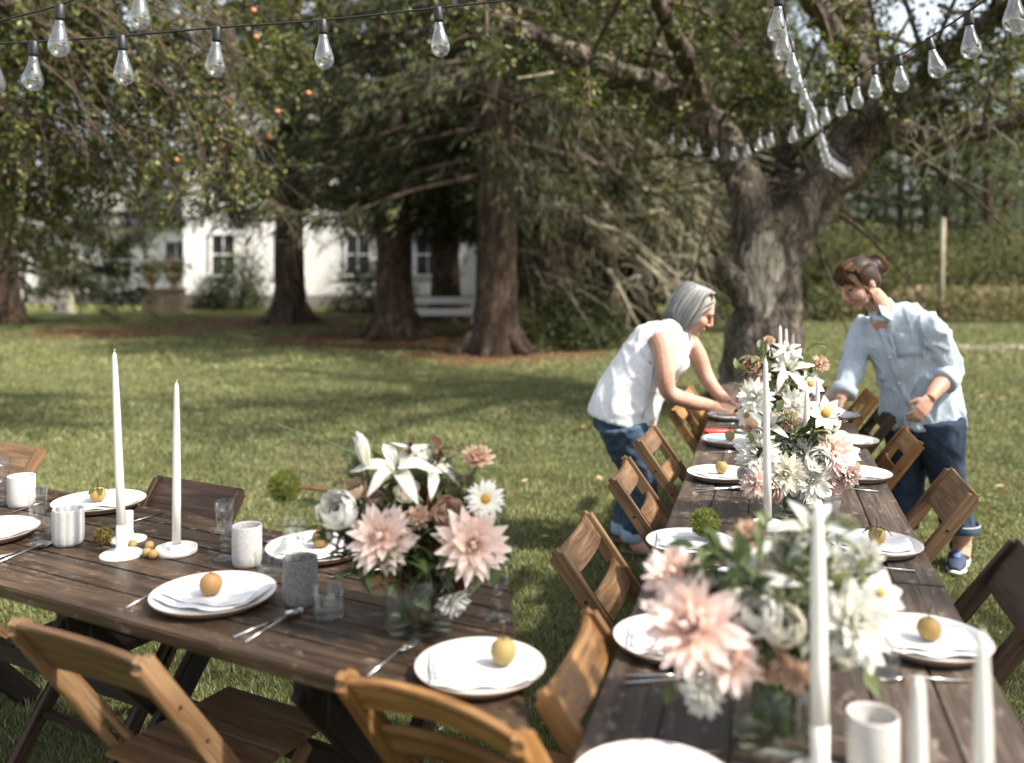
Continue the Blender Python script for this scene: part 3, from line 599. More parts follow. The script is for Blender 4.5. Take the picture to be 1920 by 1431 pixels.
# wooden utility pole
t_ = thing('utility_pole', 'weathered grey wooden pole standing before the far shrubs', 'pole', (sx(1763, 25.4), 25.4, 0)); mb = MB()
mb.tube([Vector((0,0,-.05)), Vector((.03,0,1.5)), Vector((.08,0,2.9))], [.085, .078, .070], 12); mk('shaft', mb, M['bark_pale'], t_)
mb = MB(); mb.lathe([(.072, 2.88), (.076, 2.9), (.045, 2.95), (0, 2.96)], 12, (.08, 0, 0)); mk('cap', mb, M['bark_pale'], t_)

# ------------------------------------------------------------------ the left apple tree with red fruit
LY = 9.0
lt = thing('apple_tree', 'apple tree with drooping twiggy boughs and red apples', 'tree', (-7.6, 10.2, 0)); lb = Vector(lt.location)
mb = MB(); q = lambda x, y, Y: dp(x, y, Y)-lb
limb(mb, [Vector((0,0,-.05)), Vector((.05,0,.9)), Vector((.15,-.1,1.9)), Vector((.4,-.2,2.8)), Vector((.7,-.3,4.0)), Vector((.9,-.2,5.4))], [.34, .27, .24, .2, .14, .05], 14)
LL = []
for pts in (((-200, 130), (0, 20), (90, 30), (220, 60), (330, 130)), ((-200, 60), (60, -60), (200, -20), (330, 60), (450, 130)), ((-150, 40), (100, -130), (300, -110), (430, -20), (520, 70)), ((-230, 200), (-60, 190), (60, 230), (180, 300)), ((-150, -10), (50, -220), (260, -260), (420, -200), (560, -90)), ((-240, 240), (-120, 300), (0, 340), (120, 360)), ((-100, 10), (100, 60), (240, 120), (380, 230), (440, 330)), ((-200, 150), (50, 120), (200, 200), (300, 300))):
    k = LY+random.uniform(-1.2, 1.0); L_ = limb(mb, [Vector((.3, -.1, 2.6))]+[q(x, y, k) for x, y in pts], [.13, .085, .06, .045, .03, .012], 7, 6); LL += L_[8:]
mk('trunk', mb, M['bark_apple'], lt)
mbt = MB(); od = [Vector((.5, 0, -.1))]*len(LL)
Q = twigs(LL, od, 950, .45, 1.25, .30, 24, .062, 51, mbt, .0075, .75)
yy_ = Q[:, 0, 1]+lb.y; px_ = CX+(Q[:, 0, 0]+lb.x)/yy_*K; py_ = HY-(Q[:, 0, 2]+lb.z-CAMZ)*K/yy_; QA = Q[~((px_ > 300) & (py_ > 470-.55*(px_-300)))]     # the boughs end short of the house
rs_ = np.random.default_rng(12)
for i in range(130):                                        # bare drooping twigs
    p = q(rs_.uniform(40, 420), rs_.uniform(-20, 260), LY-1.2+rs_.uniform(-.5, .6)); L_ = rs_.uniform(.4, 1.1)
    d = Vector((rs_.uniform(.2, .8), rs_.normal()*.3, -rs_.uniform(.3, .9))); mbt.tube(spline([p, p+d*L_*.5+Vector((.05, 0, .06)), p+d*L_], 3), lerps([.009, .003], 7), 4, False)
mk('twigs', mbt, M['twigbark'], lt); quads_obj('crown', QA, M['apple_leaf_b'], lt)
M['apple'] = plain('apple_skin', (.36,.06,.035), .45, var=(.42,.18,.06), vscale=18)
for i, (px, py) in enumerate(((480, 70), (412, 245), (475, 20), (428, 190), (418, 272), (330, 300), (520, 210), (505, 258), (375, 105), (395, 225), (455, 290), (578, 175), (90, 345))):
    p = dp(px, py, LY-.6+random.uniform(-.3, .5)); a = thing('apple', 'red apple hanging among the boughs of the twiggy apple tree', 'apple', p, 0, 'apples on the twiggy tree')
    mb = MB(); mb.lathe([(0, -.030), (.012, -.034), (.030, -.022), (.036, 0), (.031, .020), (.014, .029), (.004, .024), (0, .024)], 14); mk('fruit', mb, M['apple'], a)
    mb = MB(); mb.tube([Vector((0,0,.022)), Vector((.004,0,.05)), Vector((.0,.004,.09))], .0016, 5); mk('stalk', mb, M['twig'], a); a.scale = (.78,)*3

# ------------------------------------------------------------------ white house, urns, fence, bench
M['hwhite'] = plain('white_house_paint', (.80,.79,.77), .7, var=(.74,.73,.71), vscale=2)
M['roof'] = plain('grey_shingle', (.10,.095,.09), .9, var=(.15,.14,.13), vscale=6)
M['pane'] = plain('window_pane', (.02,.025,.03), .08)
M['stone'] = plain('garden_stone', (.58,.54,.46), .85, var=(.42,.38,.31), vscale=9, bmp=.4)
M['tanstone'] = plain('tan_stone', (.47,.36,.24), .85, var=(.34,.25,.16), vscale=9, bmp=.4)
M['foundation'] = plain('house_foundation', (.22,.20,.18), .9)
def house(label, x0, x1, y0, y1, h, ridge, cols, rows, door=None):
    t_ = thing('house', label, 'house', ((x0+x1)/2, y0, 0)); cx = (x0+x1)/2; W = x1-x0; D = y1-y0
    mb = MB(); mb.box((0, D/2, .2), (W+.04, D+.04, .5)); mk('foundation', mb, M['foundation'], t_, smooth=False)
    mb = MB(); mb.box((0, D/2, .45+(h-.45)/2), (W-.06, D-.06, h-.45)); wl = mk('wall', mb, M['hwhite'], t_, smooth=False)
    mb = MB(); z = .47                                        # lapped clapboards
    while z < h-.05:
        Rm = Matrix.Rotation(R(5), 3, 'X'); mb.box((0, .012, z+.06), (W, .035, .135), Rm); mb.box((W/2-.012, D/2, z+.06), (.035, D, .135), Matrix.Rotation(R(5), 3, 'Y')); z += .125
    o = mk('clapboards', mb, M['hwhite'], wl, smooth=False); o['kind'] = 'stuff'
    mb = MB(); e = .4; zt = h+ridge
    mb.add([(-W/2-e, -e, h-.05), (W/2+e, -e, h-.05), (W/2+e, D/2, zt), (-W/2-e, D/2, zt), (-W/2-e, D+e, h-.05), (W/2+e, D+e, h-.05), (-W/2-e, -e, h+.12), (W/2+e, -e, h+.12), (W/2+e, D/2, zt+.18), (-W/2-e, D/2, zt+.18), (-W/2-e, D+e, h+.12), (W/2+e, D+e, h+.12)],
           [(0,1,2,3), (3,2,5,4), (6,9,8,7), (9,10,11,8), (0,6,7,1), (4,5,11,10), (0,3,9,6), (3,4,10,9), (1,7,8,2), (2,8,11,5)]); mk('roof', mb, M['roof'], t_, smooth=False)
    mb = MB(); mb.add([(-W/2+.02, .02, h), (-W/2+.02, D-.02, h), (-W/2+.02, D/2, zt-.1), (W/2-.02, .02, h), (W/2-.02, D-.02, h), (W/2-.02, D/2, zt-.1)], [(0,1,2), (3,5,4)]); mk('gable', mb, M['hwhite'], t_, smooth=False)
    for sxn in (-1, 1): mb = MB(); mb.box((sxn*(W/2-.06), -.03, h/2+.2), (.16, .06, h-.55)); mk('corner_board', mb, M['hwhite'], t_, smooth=False)
    for zc in rows:
        for c in cols:
            fw, fh = 1.0, 1.65
            f = MB(); 
            for s_ in (-1, 1): f.box((c+s_*fw/2, -.045, zc), (.11, .07, fh+.1))
            f.box((c, -.045, zc+fh/2+.02), (fw+.2, .075, .13)); f.box((c, -.06, zc-fh/2-.02), (fw+.26, .12, .08)); wf = mk('window', f, M['hwhite'], t_, smooth=False)
            p = MB(); p.box((c, -.03, zc), (fw-.08, .012, fh-.06)); mk('pane', p, M['pane'], wf, smooth=False)
            g = MB(); g.box((c, -.045, zc), (fw-.1, .03, .06)); g.box((c, -.043, zc), (.035, .022, fh-.1)); mk('muntin', g, M['hwhite'], wf, smooth=False)
    if door is not None:
        d = MB(); d.box((door, -.04, 1.5), (1.0, .06, 2.1)); dd = mk('door', d, M['roof'], t_, smooth=False); k = MB(); k.ball((door+.38, -.09, 1.45), .05); mk('handle', k, M['steel'], dd)
    return t_
house('two storey white clapboard house with gridded windows behind the spruces', -13.15, -1.4, 36.4, 45, 6.7, 2.6, (-4.3, -1.6, 1.1, 3.9), (2.1, 4.95), None)
house('low white wing of the clapboard house behind the stone urns', -29, -13.2, 39.2, 45, 3.3, 2.0, (-5.5, -2.2, 4.2, 6.6), (1.9,), 1.2)
def urn(label, x, y, s, mat, plant):
    t_ = thing('garden_urn', label, 'urn', (x, y, 0)); mb = MB(); mb.box((0,0,.35*s), (.5*s, .5*s, .7*s)); mb.box((0,0,.04*s), (.62*s, .62*s, .1*s)); mb.box((0,0,.73*s), (.6*s, .6*s, .08*s)); mk('pedestal', mb, mat, t_, smooth=False)
    mb = MB(); mb.lathe([(.14*s, .76*s), (.08*s, .84*s), (.10*s, .9*s), (.24*s, 1.08*s), (.27*s, 1.2*s), (.22*s, 1.2*s), (.1*s, 1.1*s), (0, 1.1*s)], 18); mk('bowl', mb, mat, t_)
    if plant:
        rs = np.random.default_rng(int(x*10) % 97); n = 420; P = rs.normal(size=(n, 3))*np.array([.2, .2, .16])*s+np.array([0, 0, 1.36*s]); quads_obj('plant', leaf_quads(P, rs.normal(size=(n, 3))+np.array([0, 0, .6]), .13*s*rs.uniform(.6, 1.3, n), .07*s*rs.uniform(.6, 1.2, n), rs), plant, t_)['kind'] = 'stuff'
urn('white stone urn on pedestal standing on the lawn before the low wing', sx(118, 31), 31, .95, M['stone'], M['weed'])
urn('tan stone urn with planting left of the house corner', sx(285, 31.2), 31.2, 1.1, M['tanstone'], M['weed'])
urn('tan stone urn with planting close beside the house corner', sx(326, 30.6), 30.6, 1.15, M['tanstone'], M['weed'])
t_ = thing('rail_fence', 'short white two rail fence between the spruce trunks', 'fence', (sx(835, 22.8), 22.8, 0))
for z in (.45, .74): bar('rail', (-1.0, -.06, z), (.85, -.06, z), .17, .05, (0,0,1), M['hwhite'], t_)
for x in (-.85, .72): bar('post', (x, 0, -.03), (x, 0, .92 if x < 0 else .70), .12, .12, (1,0,0), M['hwhite'], t_)
t_ = thing('lamp_post', 'dark garden lamp post at the far left of the lawn', 'lamp', (sx(45, 33), 33, 0)); mb = MB()
mb.lathe([(.10, 0), (.10, .1), (.04, .2), (.035, 1.35), (.05, 1.4)], 12); mk('shaft', mb, M['black'], t_); mb = MB(); mb.lathe([(.07, 1.4), (.13, 1.7), (.16, 1.72), (.02, 1.9), (0, 1.95)], 8); mk('lantern', mb, plain('lantern_glass', (.12,.14,.17), .2), t_)
t_ = thing('picket_fence', 'white picket fence at the far left edge of the garden', 'fence', (sx(-20, 34), 34, 0))
for i in range(13):
    bar('picket', (-1.2+i*.2, 0, .02), (-1.2+i*.2, 0, 1.05), .09, .03, (1,0,0), M['hwhite'], t_)
for z in (.3, .85): bar('rail', (-1.3, .035, z), (1.3, .035, z), .09, .04, (0,0,1), M['hwhite'], t_)
# fallen leaves on the lawn
lf = MB(); lf.add([(-.03,0,.012), (0,-.018,.008), (.034,0,.016), (.002,.020,.018), (0,0,.004)], [(0,1,4), (1,2,4), (2,3,4), (3,0,4)]); lfm = lf.mesh('fallen_leaf'); M['fallen'] = leafmat('fallen_leaf', [(0, (.28,.19,.09)), (1, (.36,.27,.14))], .1)
for i, (px, py) in enumerate(((985, 843), (1126, 900), (1880, 930), (1885, 905), (1095, 803), (850, 700), (790, 712), (700, 690), (1878, 750), (1840, 745), (1020, 1010), (1875, 915), (1830, 880), (1060, 960), (600, 720), (880, 690), (500, 760), (80, 760), (1890, 850), (985, 905))):
    p = gp(px, py, .03); o = place('fallen_leaf', lfm, M['fallen'], None, p, (random.uniform(-.3, .3), random.uniform(-.3, .3), random.uniform(0, 6))); o.scale = (1.3,)*3; tag(o, 'curled tan leaf fallen on the grass', 'leaf', 'fallen leaves on the lawn')

# ------------------------------------------------------------------ unseen tree, added so that its crown shades both tables
st_ = thing('apple_tree', 'leafy apple tree added out of view to shade the tables', 'tree', (5.6, .6, 0)); mb = MB()
limb(mb, [Vector((0,0,-.05)), Vector((.05,0,1)), Vector((-.05,.1,2.2)), Vector((-.2,.2,3.2))], [.34, .26, .22, .17], 12); LL = []
for k in range(13):
    a = 2.0+k*.42 if k < 9 else k*1.3; L_ = random.uniform(2.6, 4.6); q = Vector((math.cos(a), math.sin(a), 0)); P = limb(mb, [Vector((-.2,.2,3.0)), Vector((-.2,.2,3.5))+q*L_*.3, Vector((-.2,.2,4.3))+q*L_*.7, Vector((-.2,.2,4.7))+q*L_], [.12, .09, .05, .015], 6, 5); LL += P[3:]
mk('trunk', mb, M['bark_apple'], st_); mbt = MB(); Q = twigs(LL, [Vector((-.2, .1, .5))]*len(LL), 560, .5, 1.5, .12, 26, .085, 91, mbt, .007, 1.0)
YY = Q[:, 0, 1]+.6; ok = (Q[:, 0, 2] > 2.2+.34*np.maximum(YY, 0)); mk('twigs', mbt, M['twigbark'], st_); quads_obj('crown', Q[ok], M['apple_leaf'], st_)

rs_ = np.random.default_rng(66); Pc = []                     # clover and broad weeds among the grass
for i in range(150):
    y = math.sqrt(rs_.uniform(2.2, 90)); x = rs_.uniform(-1, 1)*(.565*y+.4); m = rs_.integers(14, 60); q = rs_.normal(size=(m, 3))*np.array([.10, .10, 0])*rs_.uniform(.5, 1.8)+np.array([x, y, 0]); q[:, 2] = rs_.uniform(.012, .030, m); Pc.append(q)
Pc = np.concatenate(Pc); m = len(Pc); o = quads_obj('clover', leaf_quads(Pc, rs_.normal(size=(m, 3))*np.array([1, 1, .25]), .020*rs_.uniform(.6, 1.3, m), .016*rs_.uniform(.6, 1.2, m), rs_), leafmat('clover_leaf', [(0, (.06,.095,.03)), (1, (.13,.17,.06))], .25)); tag(o, 'patches of small clover leaves in the lawn', 'clover', kind='stuff')
# ================================================================== TABLES AND CHAIRS
U = Vector((.8775, -.4796, 0)); V_ = Vector((.4796, .8775, 0)); A0 = Vector((-1.289, 2.282, TZ))       # left table: along, across, front edge
DR = Vector((.2712, .9625, 0)); NR = Vector((.9625, -.2712, 0)); B0 = Vector((.0957, 1.4655, TZ)); WR = .735   # right table: along, across, left edge
def plank(name, quad, th, mat, parent, M0, bev=.0035):      # a board from a 4-point outline (local x along the grain)
    inv = M0.inverted(); P = [inv @ Vector(q) for q in quad]; bm = bmesh.new()
    lo = [bm.verts.new((p.x, p.y, p.z-th)) for p in P]; up = [bm.verts.new(p) for p in P]
    bm.faces.new(up); bm.faces.new(lo[::-1])
    for i in range(4): bm.faces.new((lo[i], lo[(i+1) % 4], up[(i+1) % 4], up[i]))
    bmesh.ops.recalc_face_normals(bm, faces=bm.faces); bmesh.ops.bevel(bm, geom=list(bm.edges), offset=bev, segments=2, affect='EDGES')
    me = bpy.data.meshes.new(name); bm.to_mesh(me); bm.free(); return place(name, me, mat, parent, M=M0)
def frame(o, x, y): m_ = Matrix((x, y, x.cross(y))).transposed().to_4x4(); m_.translation = o; return m_
def trestle(root, c, across, half, along, mat):             # crossed legs under a table, with a foot brace
    z = TZ-.055; a = across*half
    bar('leg', c-a+Vector((0,0,z)), c+a+Vector((0,0,0)), .075, .03, along.cross(across), mat, root)
    bar('leg', c+a+Vector((0,0,z))+along*.035, c-a+Vector((0,0,0))+along*.035, .075, .03, along.cross(across), mat, root)
    bar('cleat', c-a*1.02+Vector((0,0,TZ-.058)), c+a*1.02+Vector((0,0,TZ-.058)), .05, .06, along, mat, root)
LT = thing('dining_table', 'dark plank table with candles, speckled cups and a glass vase of blush dahlias', 'table', A0-Vector((0,0,TZ)))
W_L = .70; npl = 6; lo_ = Vector(LT.location)
def endx(v):                                                # where the slanted right end of the table lies, for a line at distance v from the front
    e0, e1 = Vector((.030, 1.545, TZ)), Vector((-.004, 2.215, TZ)); d = e1-e0
    a = A0+V_*v; den = U.x*d.y-U.y*d.x; return ((e0.x-a.x)*d.y-(e0.y-a.y)*d.x)/den
for i in range(npl):
    v0, v1 = W_L*i/npl+.001, W_L*(i+1)/npl-.0012; s0 = -1.15
    joint = [.55, .18, .8, .35, .66, .05][i]; q = lambda s, v: A0+U*s+V_*v-lo_+Vector((0,0,random.uniform(-.0006, .0006)))
    e0, e1 = endx(v0), endx(v1); m0 = frame(A0+U*(.5)+V_*((v0+v1)/2)-lo_, U, V_)
    plank('plank', [q(s0, v0), q(e0, v0), q(e1, v1), q(s0, v1)], .026 if i else .030, M['table'], LT, m0)
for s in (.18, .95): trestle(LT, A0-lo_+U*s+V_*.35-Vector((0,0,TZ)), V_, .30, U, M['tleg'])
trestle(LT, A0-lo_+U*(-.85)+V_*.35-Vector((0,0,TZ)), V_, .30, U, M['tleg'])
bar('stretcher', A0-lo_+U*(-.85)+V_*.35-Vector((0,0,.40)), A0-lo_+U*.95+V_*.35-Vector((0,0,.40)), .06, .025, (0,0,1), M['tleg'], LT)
RT = thing('long_table', 'long weathered plank table leading to the old apple tree', 'table', B0-Vector((0,0,TZ))); lo_ = Vector(RT.location)
for i in range(6):
    v0, v1 = WR*i/6+.001, WR*(i+1)/6-.0012
    cuts = [-.42] + [1.05+.0*i, 2.95, 4.98]
    for a, b in zip(cuts[:-1], cuts[1:]):
        q = lambda s, v: B0+DR*s+NR*v-lo_+Vector((0,0,random.uniform(-.001, .001)))
        plank('plank', [q(a+.0015, v0), q(a+.0015, v1), q(b-.0015, v1), q(b-.0015, v0)], .028, M['table_r'], RT, frame(B0+DR*(a+b)/2+NR*(v0+v1)/2-lo_, DR, -NR))
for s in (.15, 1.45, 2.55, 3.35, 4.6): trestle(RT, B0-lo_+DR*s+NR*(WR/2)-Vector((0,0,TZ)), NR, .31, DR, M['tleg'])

M['screw'] = plain('chair_screw', (.03,.025,.02), .5, metal=.6)
def slat_mesh(wd, h, th, bow):
    key = ('slat', wd, h, th, bow)
    if key not in _bars:
        n = 10; mb = MB(); vs = []
        for i in range(n+1):
            x = (i/n-.5)*wd; y = -bow*(1-(2*i/n-1)**2)
            for (dy, dz) in ((-th/2, -h/2), (th/2, -h/2), (th/2, h/2), (-th/2, h/2)): vs.append((x, y+dy, dz))
        fs = [(i*4+k, (i+1)*4+k, (i+1)*4+(k+1) % 4, i*4+(k+1) % 4) for i in range(n) for k in range(4)]+[(0,1,2,3), (n*4+3, n*4+2, n*4+1, n*4)]
        mb.add(vs, fs); bm = bmesh.new(); me = mb.mesh('slat', False); bm.from_mesh(me); bmesh.ops.recalc_face_normals(bm, faces=bm.faces)
        bmesh.ops.bevel(bm, geom=[e for e in bm.edges if e.calc_face_angle(0) > .8], offset=.003, segments=2, affect='EDGES'); bm.to_mesh(me); bm.free(); _bars[key] = me
    return _bars[key]
def stile_mesh(L, wd, th):
    key = ('stile', L, wd, th)
    if key not in _bars:
        bm = bmesh.new(); s0, s1, g = -.12, .10, .006         # slot for the folding pin
        for (x0, x1, y0, y1) in ((-L/2, s0, -wd/2, wd/2), (s1, L/2, -wd/2, wd/2), (s0, s1, -wd/2, -g), (s0, s1, g, wd/2)):
            r = bmesh.ops.create_cube(bm, size=1)
            for v in r['verts']: v.co = Vector(((x0+x1)/2+v.co.x*(x1-x0), (y0+y1)/2+v.co.y*(y1-y0), v.co.z*th))
        bmesh.ops.remove_doubles(bm, verts=bm.verts, dist=1e-5)
        ends = [e for e in bm.edges if all(abs(v.co.x) > L/2-1e-4 for v in e.verts) and abs(e.verts[0].co.y-e.verts[1].co.y) < 1e-4]
        bmesh.ops.bevel(bm, geom=ends, offset=.014, segments=3, affect='EDGES')
        bmesh.ops.bevel(bm, geom=[e for e in bm.edges if e.calc_face_angle(0) > 1.2 and abs((e.verts[0].co-e.verts[1].co).x) > .02], offset=.003, segments=1, affect='EDGES')
        me = bpy.data.meshes.new('stile'); bm.to_mesh(me); bm.free(); _bars[key] = me
    return _bars[key]
def chair_make(kind, mat):
    t_ = thing('folding_chair', '', 'chair', (0,0,0), 0, 'wooden folding chairs at the tables'); hw = .195
    T, F = Vector((0, -.34, .80)), Vector((0, .22, .012)); ax = (F-T).normalized(); nrm = Vector((1,0,0)).cross(ax)
    for s in (-1, 1):
        p0, p1 = T+Vector((s*hw, 0, 0)), F+Vector((s*hw, 0, 0)); X = (p1-p0).normalized(); Yv = nrm; Z = X.cross(Yv)
        m_ = Matrix((X, Yv, Z)).transposed().to_4x4(); m_.translation = (p0+p1)/2
        me = stile_mesh(round((p1-p0).length, 4), .046, .024)
        if me.materials and me.materials[0] != mat: me = me.copy(); me.materials.clear()
        st_ = place('stile', me, mat, t_, M=m_)
        for d in (-.33, -.21): mb = MB(); mb.lathe([(.005, -.002), (.005, .001), (0, .002)], 8); o = mk('screw', mb, M['screw'], st_, (d, 0, s*.0125 if s > 0 else -.0125)); o.rotation_euler = (0 if s > 0 else math.pi, 0, 0)
        bar('rear_leg', (s*(hw-.03), .17, .40), (s*(hw-.03), -.27, .012), .038, .020, (0, 1, 0), mat, t_)
    slats = ((.075, .15),) if kind == 'wide' else ((.048, .085), (.20, .085))
    for d, h in slats:
        c = T+ax*d; m_ = Matrix((Vector((1,0,0)), -nrm if nrm.y > 0 else nrm, -ax)).transposed().to_4x4()
        if m_.to_3x3().determinant() < 0: m_ = Matrix((Vector((-1,0,0)), m_.col[1].xyz, -ax)).transposed().to_4x4()
        m_.translation = c; me = slat_mesh(hw*2-.022, h, .016, .006 if kind == 'wide' else .022)
        if me.materials and me.materials[0] != mat: me = me.copy(); me.materials.clear()
        place('back_slat', me, mat, t_, M=m_)
    for i in range(4):                                        # seat of four boards with a scooped back edge
        y0 = -.13+i*.095; bar('seat_board', (-hw+.014, y0+.047, .425), (hw-.014, y0+.047, .425), .0935, .014, (0,1,0), mat, t_)
    for s in (-1, 1): bar('seat_rail', (s*(hw-.055), -.12, .405), (s*(hw-.055), .24, .405), .02, .024, (1,0,0), mat, t_)
    bar('rung', (-hw, F.y-.10, .15), (hw, F.y-.10, .15), .03, .016, (0,0,1), mat, t_); bar('rung', (-hw+.03, -.17, .10), (hw-.03, -.17, .10), .03, .016, (0,0,1), mat, t_)
    return t_
PROTO = {}
def chair(kind, matk, top, facing, label):                  # placed by the middle of its top rail
    key = (kind, matk); f = Vector(facing); rz = math.atan2(-f.x, f.y); loc = Vector((top[0], top[1], 0))+f.normalized()*.34
    if key not in PROTO: t_ = PROTO[key] = chair_make(kind, M[matk]); t_.location = loc; t_.rotation_euler = (0,0,rz); t_['label'] = label; return t_
    return dup(PROTO[key], loc, rz, label)
def rot2(v, d): return Matrix.Rotation(R(d), 3, 'Z') @ v
chair('wide', 'ch_brown', (-.885, 1.828), V_, 'tan folding chair with one wide back slat tucked at dark plank table')
chair('double', 'ch_amber', (-.150, 1.560), rot2(V_, -5), 'amber folding chair with two curved slats by the plate and fork')
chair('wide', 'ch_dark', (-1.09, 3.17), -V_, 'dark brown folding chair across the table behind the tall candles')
chair('wide', 'ch_brown', (-2.12, 3.86), -V_, 'reddish folding chair across the table beyond the pale cup')
le = lambda Y: .0957+(Y-1.4655)*.2818; re = lambda Y: .9123+(Y-1.6606)*.2818
def chL(kind, mt, Y, off, label, tw=0): chair(kind, mt, (le(Y)-off, Y), rot2(NR, tw), label)
def chR(kind, mt, Y, off, label, tw=0): chair(kind, mt, (re(Y)+off, Y), rot2(-NR, tw), label)
chL('double', 'ch_amber', 1.80, .085, 'amber folding chair pushed close in beside plate and blush dahlias')
chL('double', 'ch_brown', 2.60, .25, 'brown folding chair beside the plate that holds a green burr')
chL('double', 'ch_brown', 3.42, .25, 'brown folding chair one place from the green burr plate', 2)
chL('double', 'ch_brown', 4.14, .25, 'brown folding chair in front of the jeans of the person in white', -2)
chL('double', 'ch_amber', 4.98, .20, 'orange folding chair under the reaching arms of the person in white')
chL('double', 'ch_amber', 5.62, .20, 'orange folding chair at the far end beyond the reaching arms')
chR('wide', 'ch_amber', 1.52, .24, 'orange folding chair beside the pear plate and tall candle')
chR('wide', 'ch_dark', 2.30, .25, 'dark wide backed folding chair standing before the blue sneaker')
chR('wide', 'ch_brown', 3.20, .25, 'tan folding chair with wide slat in front of the dark jeans')
chR('double', 'ch_amber', 4.10, .22, 'amber folding chair with two slats beside the person in blue')
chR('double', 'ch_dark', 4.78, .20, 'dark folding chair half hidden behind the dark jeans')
chR('double', 'ch_amber', 5.50, .20, 'amber folding chair by the rolled blue sleeve')

# ================================================================== TABLEWARE
def one(name, mesh_fn, mat, label, cat, group, p, rz=0, smooth=True):
    o = place(name, mesh_fn, mat, None, p, (0,0,rz)); return tag(o, label, cat, group)
def plate_parts(r):
    a = MB(); a.lathe([(0, .006), (r*.72, .006), (r*.80, .009), (r*.93, .019), (r*.985, .0255), (r, .0245), (r*.97, .019), (r*.84, .006), (r*.70, .0), (0, 0)], 56)
    b = MB(); b.lathe([(r*.992, .0258), (r*1.000, .0256), (r*1.003, .0246), (r*.998, .0232), (r*.94, .0135), (r*.935, .0142)], 56, close=True); return a.mesh('dish'), b.mesh('rim')
PL = {k: plate_parts(k) for k in (.147, .128)}
def plate(p, r, label):
    t_ = thing('plate', label, 'plate', p, 0, 'white plates set on the tables'); place('dish', PL[r][0], M['porcelain'], t_); place('rim', PL[r][1], M['rim'], t_); return t_
def napkin_mesh(w, h, seed):
    n = 14; vs = []
    for i in range(n+1):
        for j in range(n+1):
            x, y = (i/n-.5)*w, (j/n-.5)*h; e = max(abs(i/n-.5), abs(j/n-.5))*2
            z = .010+.0035*noise.noise(Vector((x*22+seed, y*22, seed)))+(.016*max(0, (math.hypot(x, y)-.075)/.09))+.005*math.sin(x*60+seed)*max(0, e-.4)
            vs.append((x+.004*noise.noise(Vector((y*15, seed, 0))), y+.004*noise.noise(Vector((x*15, 3, seed))), z))
    mb = MB(); mb.add(vs, [(i*(n+1)+j, (i+1)*(n+1)+j, (i+1)*(n+1)+j+1, i*(n+1)+j+1) for i in range(n) for j in range(n)])
    k = MB(); k.add([(x*.94+.004, y*.5-h*.12, z+.0035) for x, y, z in vs], mb.f); return mb.mesh('cloth'), k.mesh('fold')
NP = [napkin_mesh(.225, .17, s) for s in (1.3, 4.7, 8.1)]
def napkin(p, rz, label, s=1.0, k=0):
    t_ = thing('napkin', label, 'napkin', p, rz, 'folded white napkins'); t_.scale = (s,)*3
    for nm, me in zip(('cloth', 'fold'), NP[k % 3]):
        o = place(nm, me, M['napkin'], t_); md = o.modifiers.new('thick', 'SOLIDIFY'); md.thickness = .0022; md.offset = 1
def fruit(p, r, matk, label, leafy=False, stalk=True, cat='pear'):
    t_ = thing('pear', label, cat, p, random.uniform(0, 6), 'pears on the napkins'); mb = MB()
    mb.lathe([(0, .06*r), (r*.35, .0), (r*.75, .25*r), (r*.98, .75*r), (r, 1.05*r), (r*.88, 1.5*r), (r*.55, 1.82*r), (r*.2, 1.9*r), (0, 1.83*r)], 22); mk('fruit', mb, M[matk], t_)
    if stalk: mb = MB(); mb.tube([Vector((0,0,1.8*r)), Vector((.002,0,2.3*r)), Vector((-.004,.002,3.0*r))], [.0016, .0013, .0019], 6); mk('stalk', mb, M['twig'], t_)
    if leafy:
        for k in range(4): 
            o = place('leaf', LEAF, M['bq_leaf'], t_, (0,0,1.85*r), (R(-15), R(25), k*1.7)); o.scale = (.045/.06,)*3
lm = MB()                                                    # one leaf, 6 cm, along +x
for i in range(7):
    t_ = i/6; wd = .0135*math.sin(math.pi*min(1, t_*1.02+.02)**.8)*1.0; z = .010*math.sin(t_*2.4)-.012*t_*t_
    for s in (-1, 0, 1): lm.v.append((t_*.06, s*wd, z+(abs(s)*.003)))
lm.f = [(i*3+k, (i+1)*3+k, (i+1)*3+k+1, i*3+k+1) for i in range(6) for k in range(2)]; LEAF = lm.mesh('leaf')
LEAF_B = LEAF.copy(); LEAF_L = LEAF.copy(); LEAF.materials.append(M['bq_leaf']); LEAF_B.materials.append(M['bq_brown']); LEAF_L.materials.append(M['bq_leaf_l'])
def setting(p, r, rz, what, matk, label, leafy=False, k=0, fr=.026):
    p = Vector(p); plate(p, r, label[0]); napkin(p+Vector((0,0,.001)), rz, label[1], r/.147, k)
    if what: fruit(p+Vector((random.uniform(-.01, .01), random.uniform(-.01, .01), .018)), fr, matk, label[2], leafy)
# left table places
setting(gp(401, 1128, TZ), .147, -.35, 1, 'pear', ('white plate with a long stalked russet pear next to grey speckled cup', 'white napkin under the long stalked russet pear', 'russet pear with a long dark upright stalk'), k=0, fr=.027)
setting(gp(186, 951, TZ), .147, -.2, 1, 'pear_yellow', ('white plate behind the tall candles holding a leafy yellow pear', 'white napkin under the leafy yellow pear', 'yellow pear with leaves at its top behind tall candle'), True, 1)
setting(gp(-28, 1008, TZ), .147, -.4, 0, '', ('white plate beside the paired knife and spoon near striped cup', 'white napkin on plate near the striped cup', ''), k=2)
setting(gp(598, 1038, TZ), .147, .1, 1, 'pear', ('white plate half hidden behind the flower vase and grey cup', 'white napkin on plate behind the white ranunculus', 'russet pear behind the flowers on a shadowed plate'), k=1)
setting(gp(905, 1268, TZ)+Vector((-.005, .0, 0)), .128, .1, 0, '', ('white plate at the slanted table end beside the fork', 'white napkin at the slanted table end', ''), k=2)
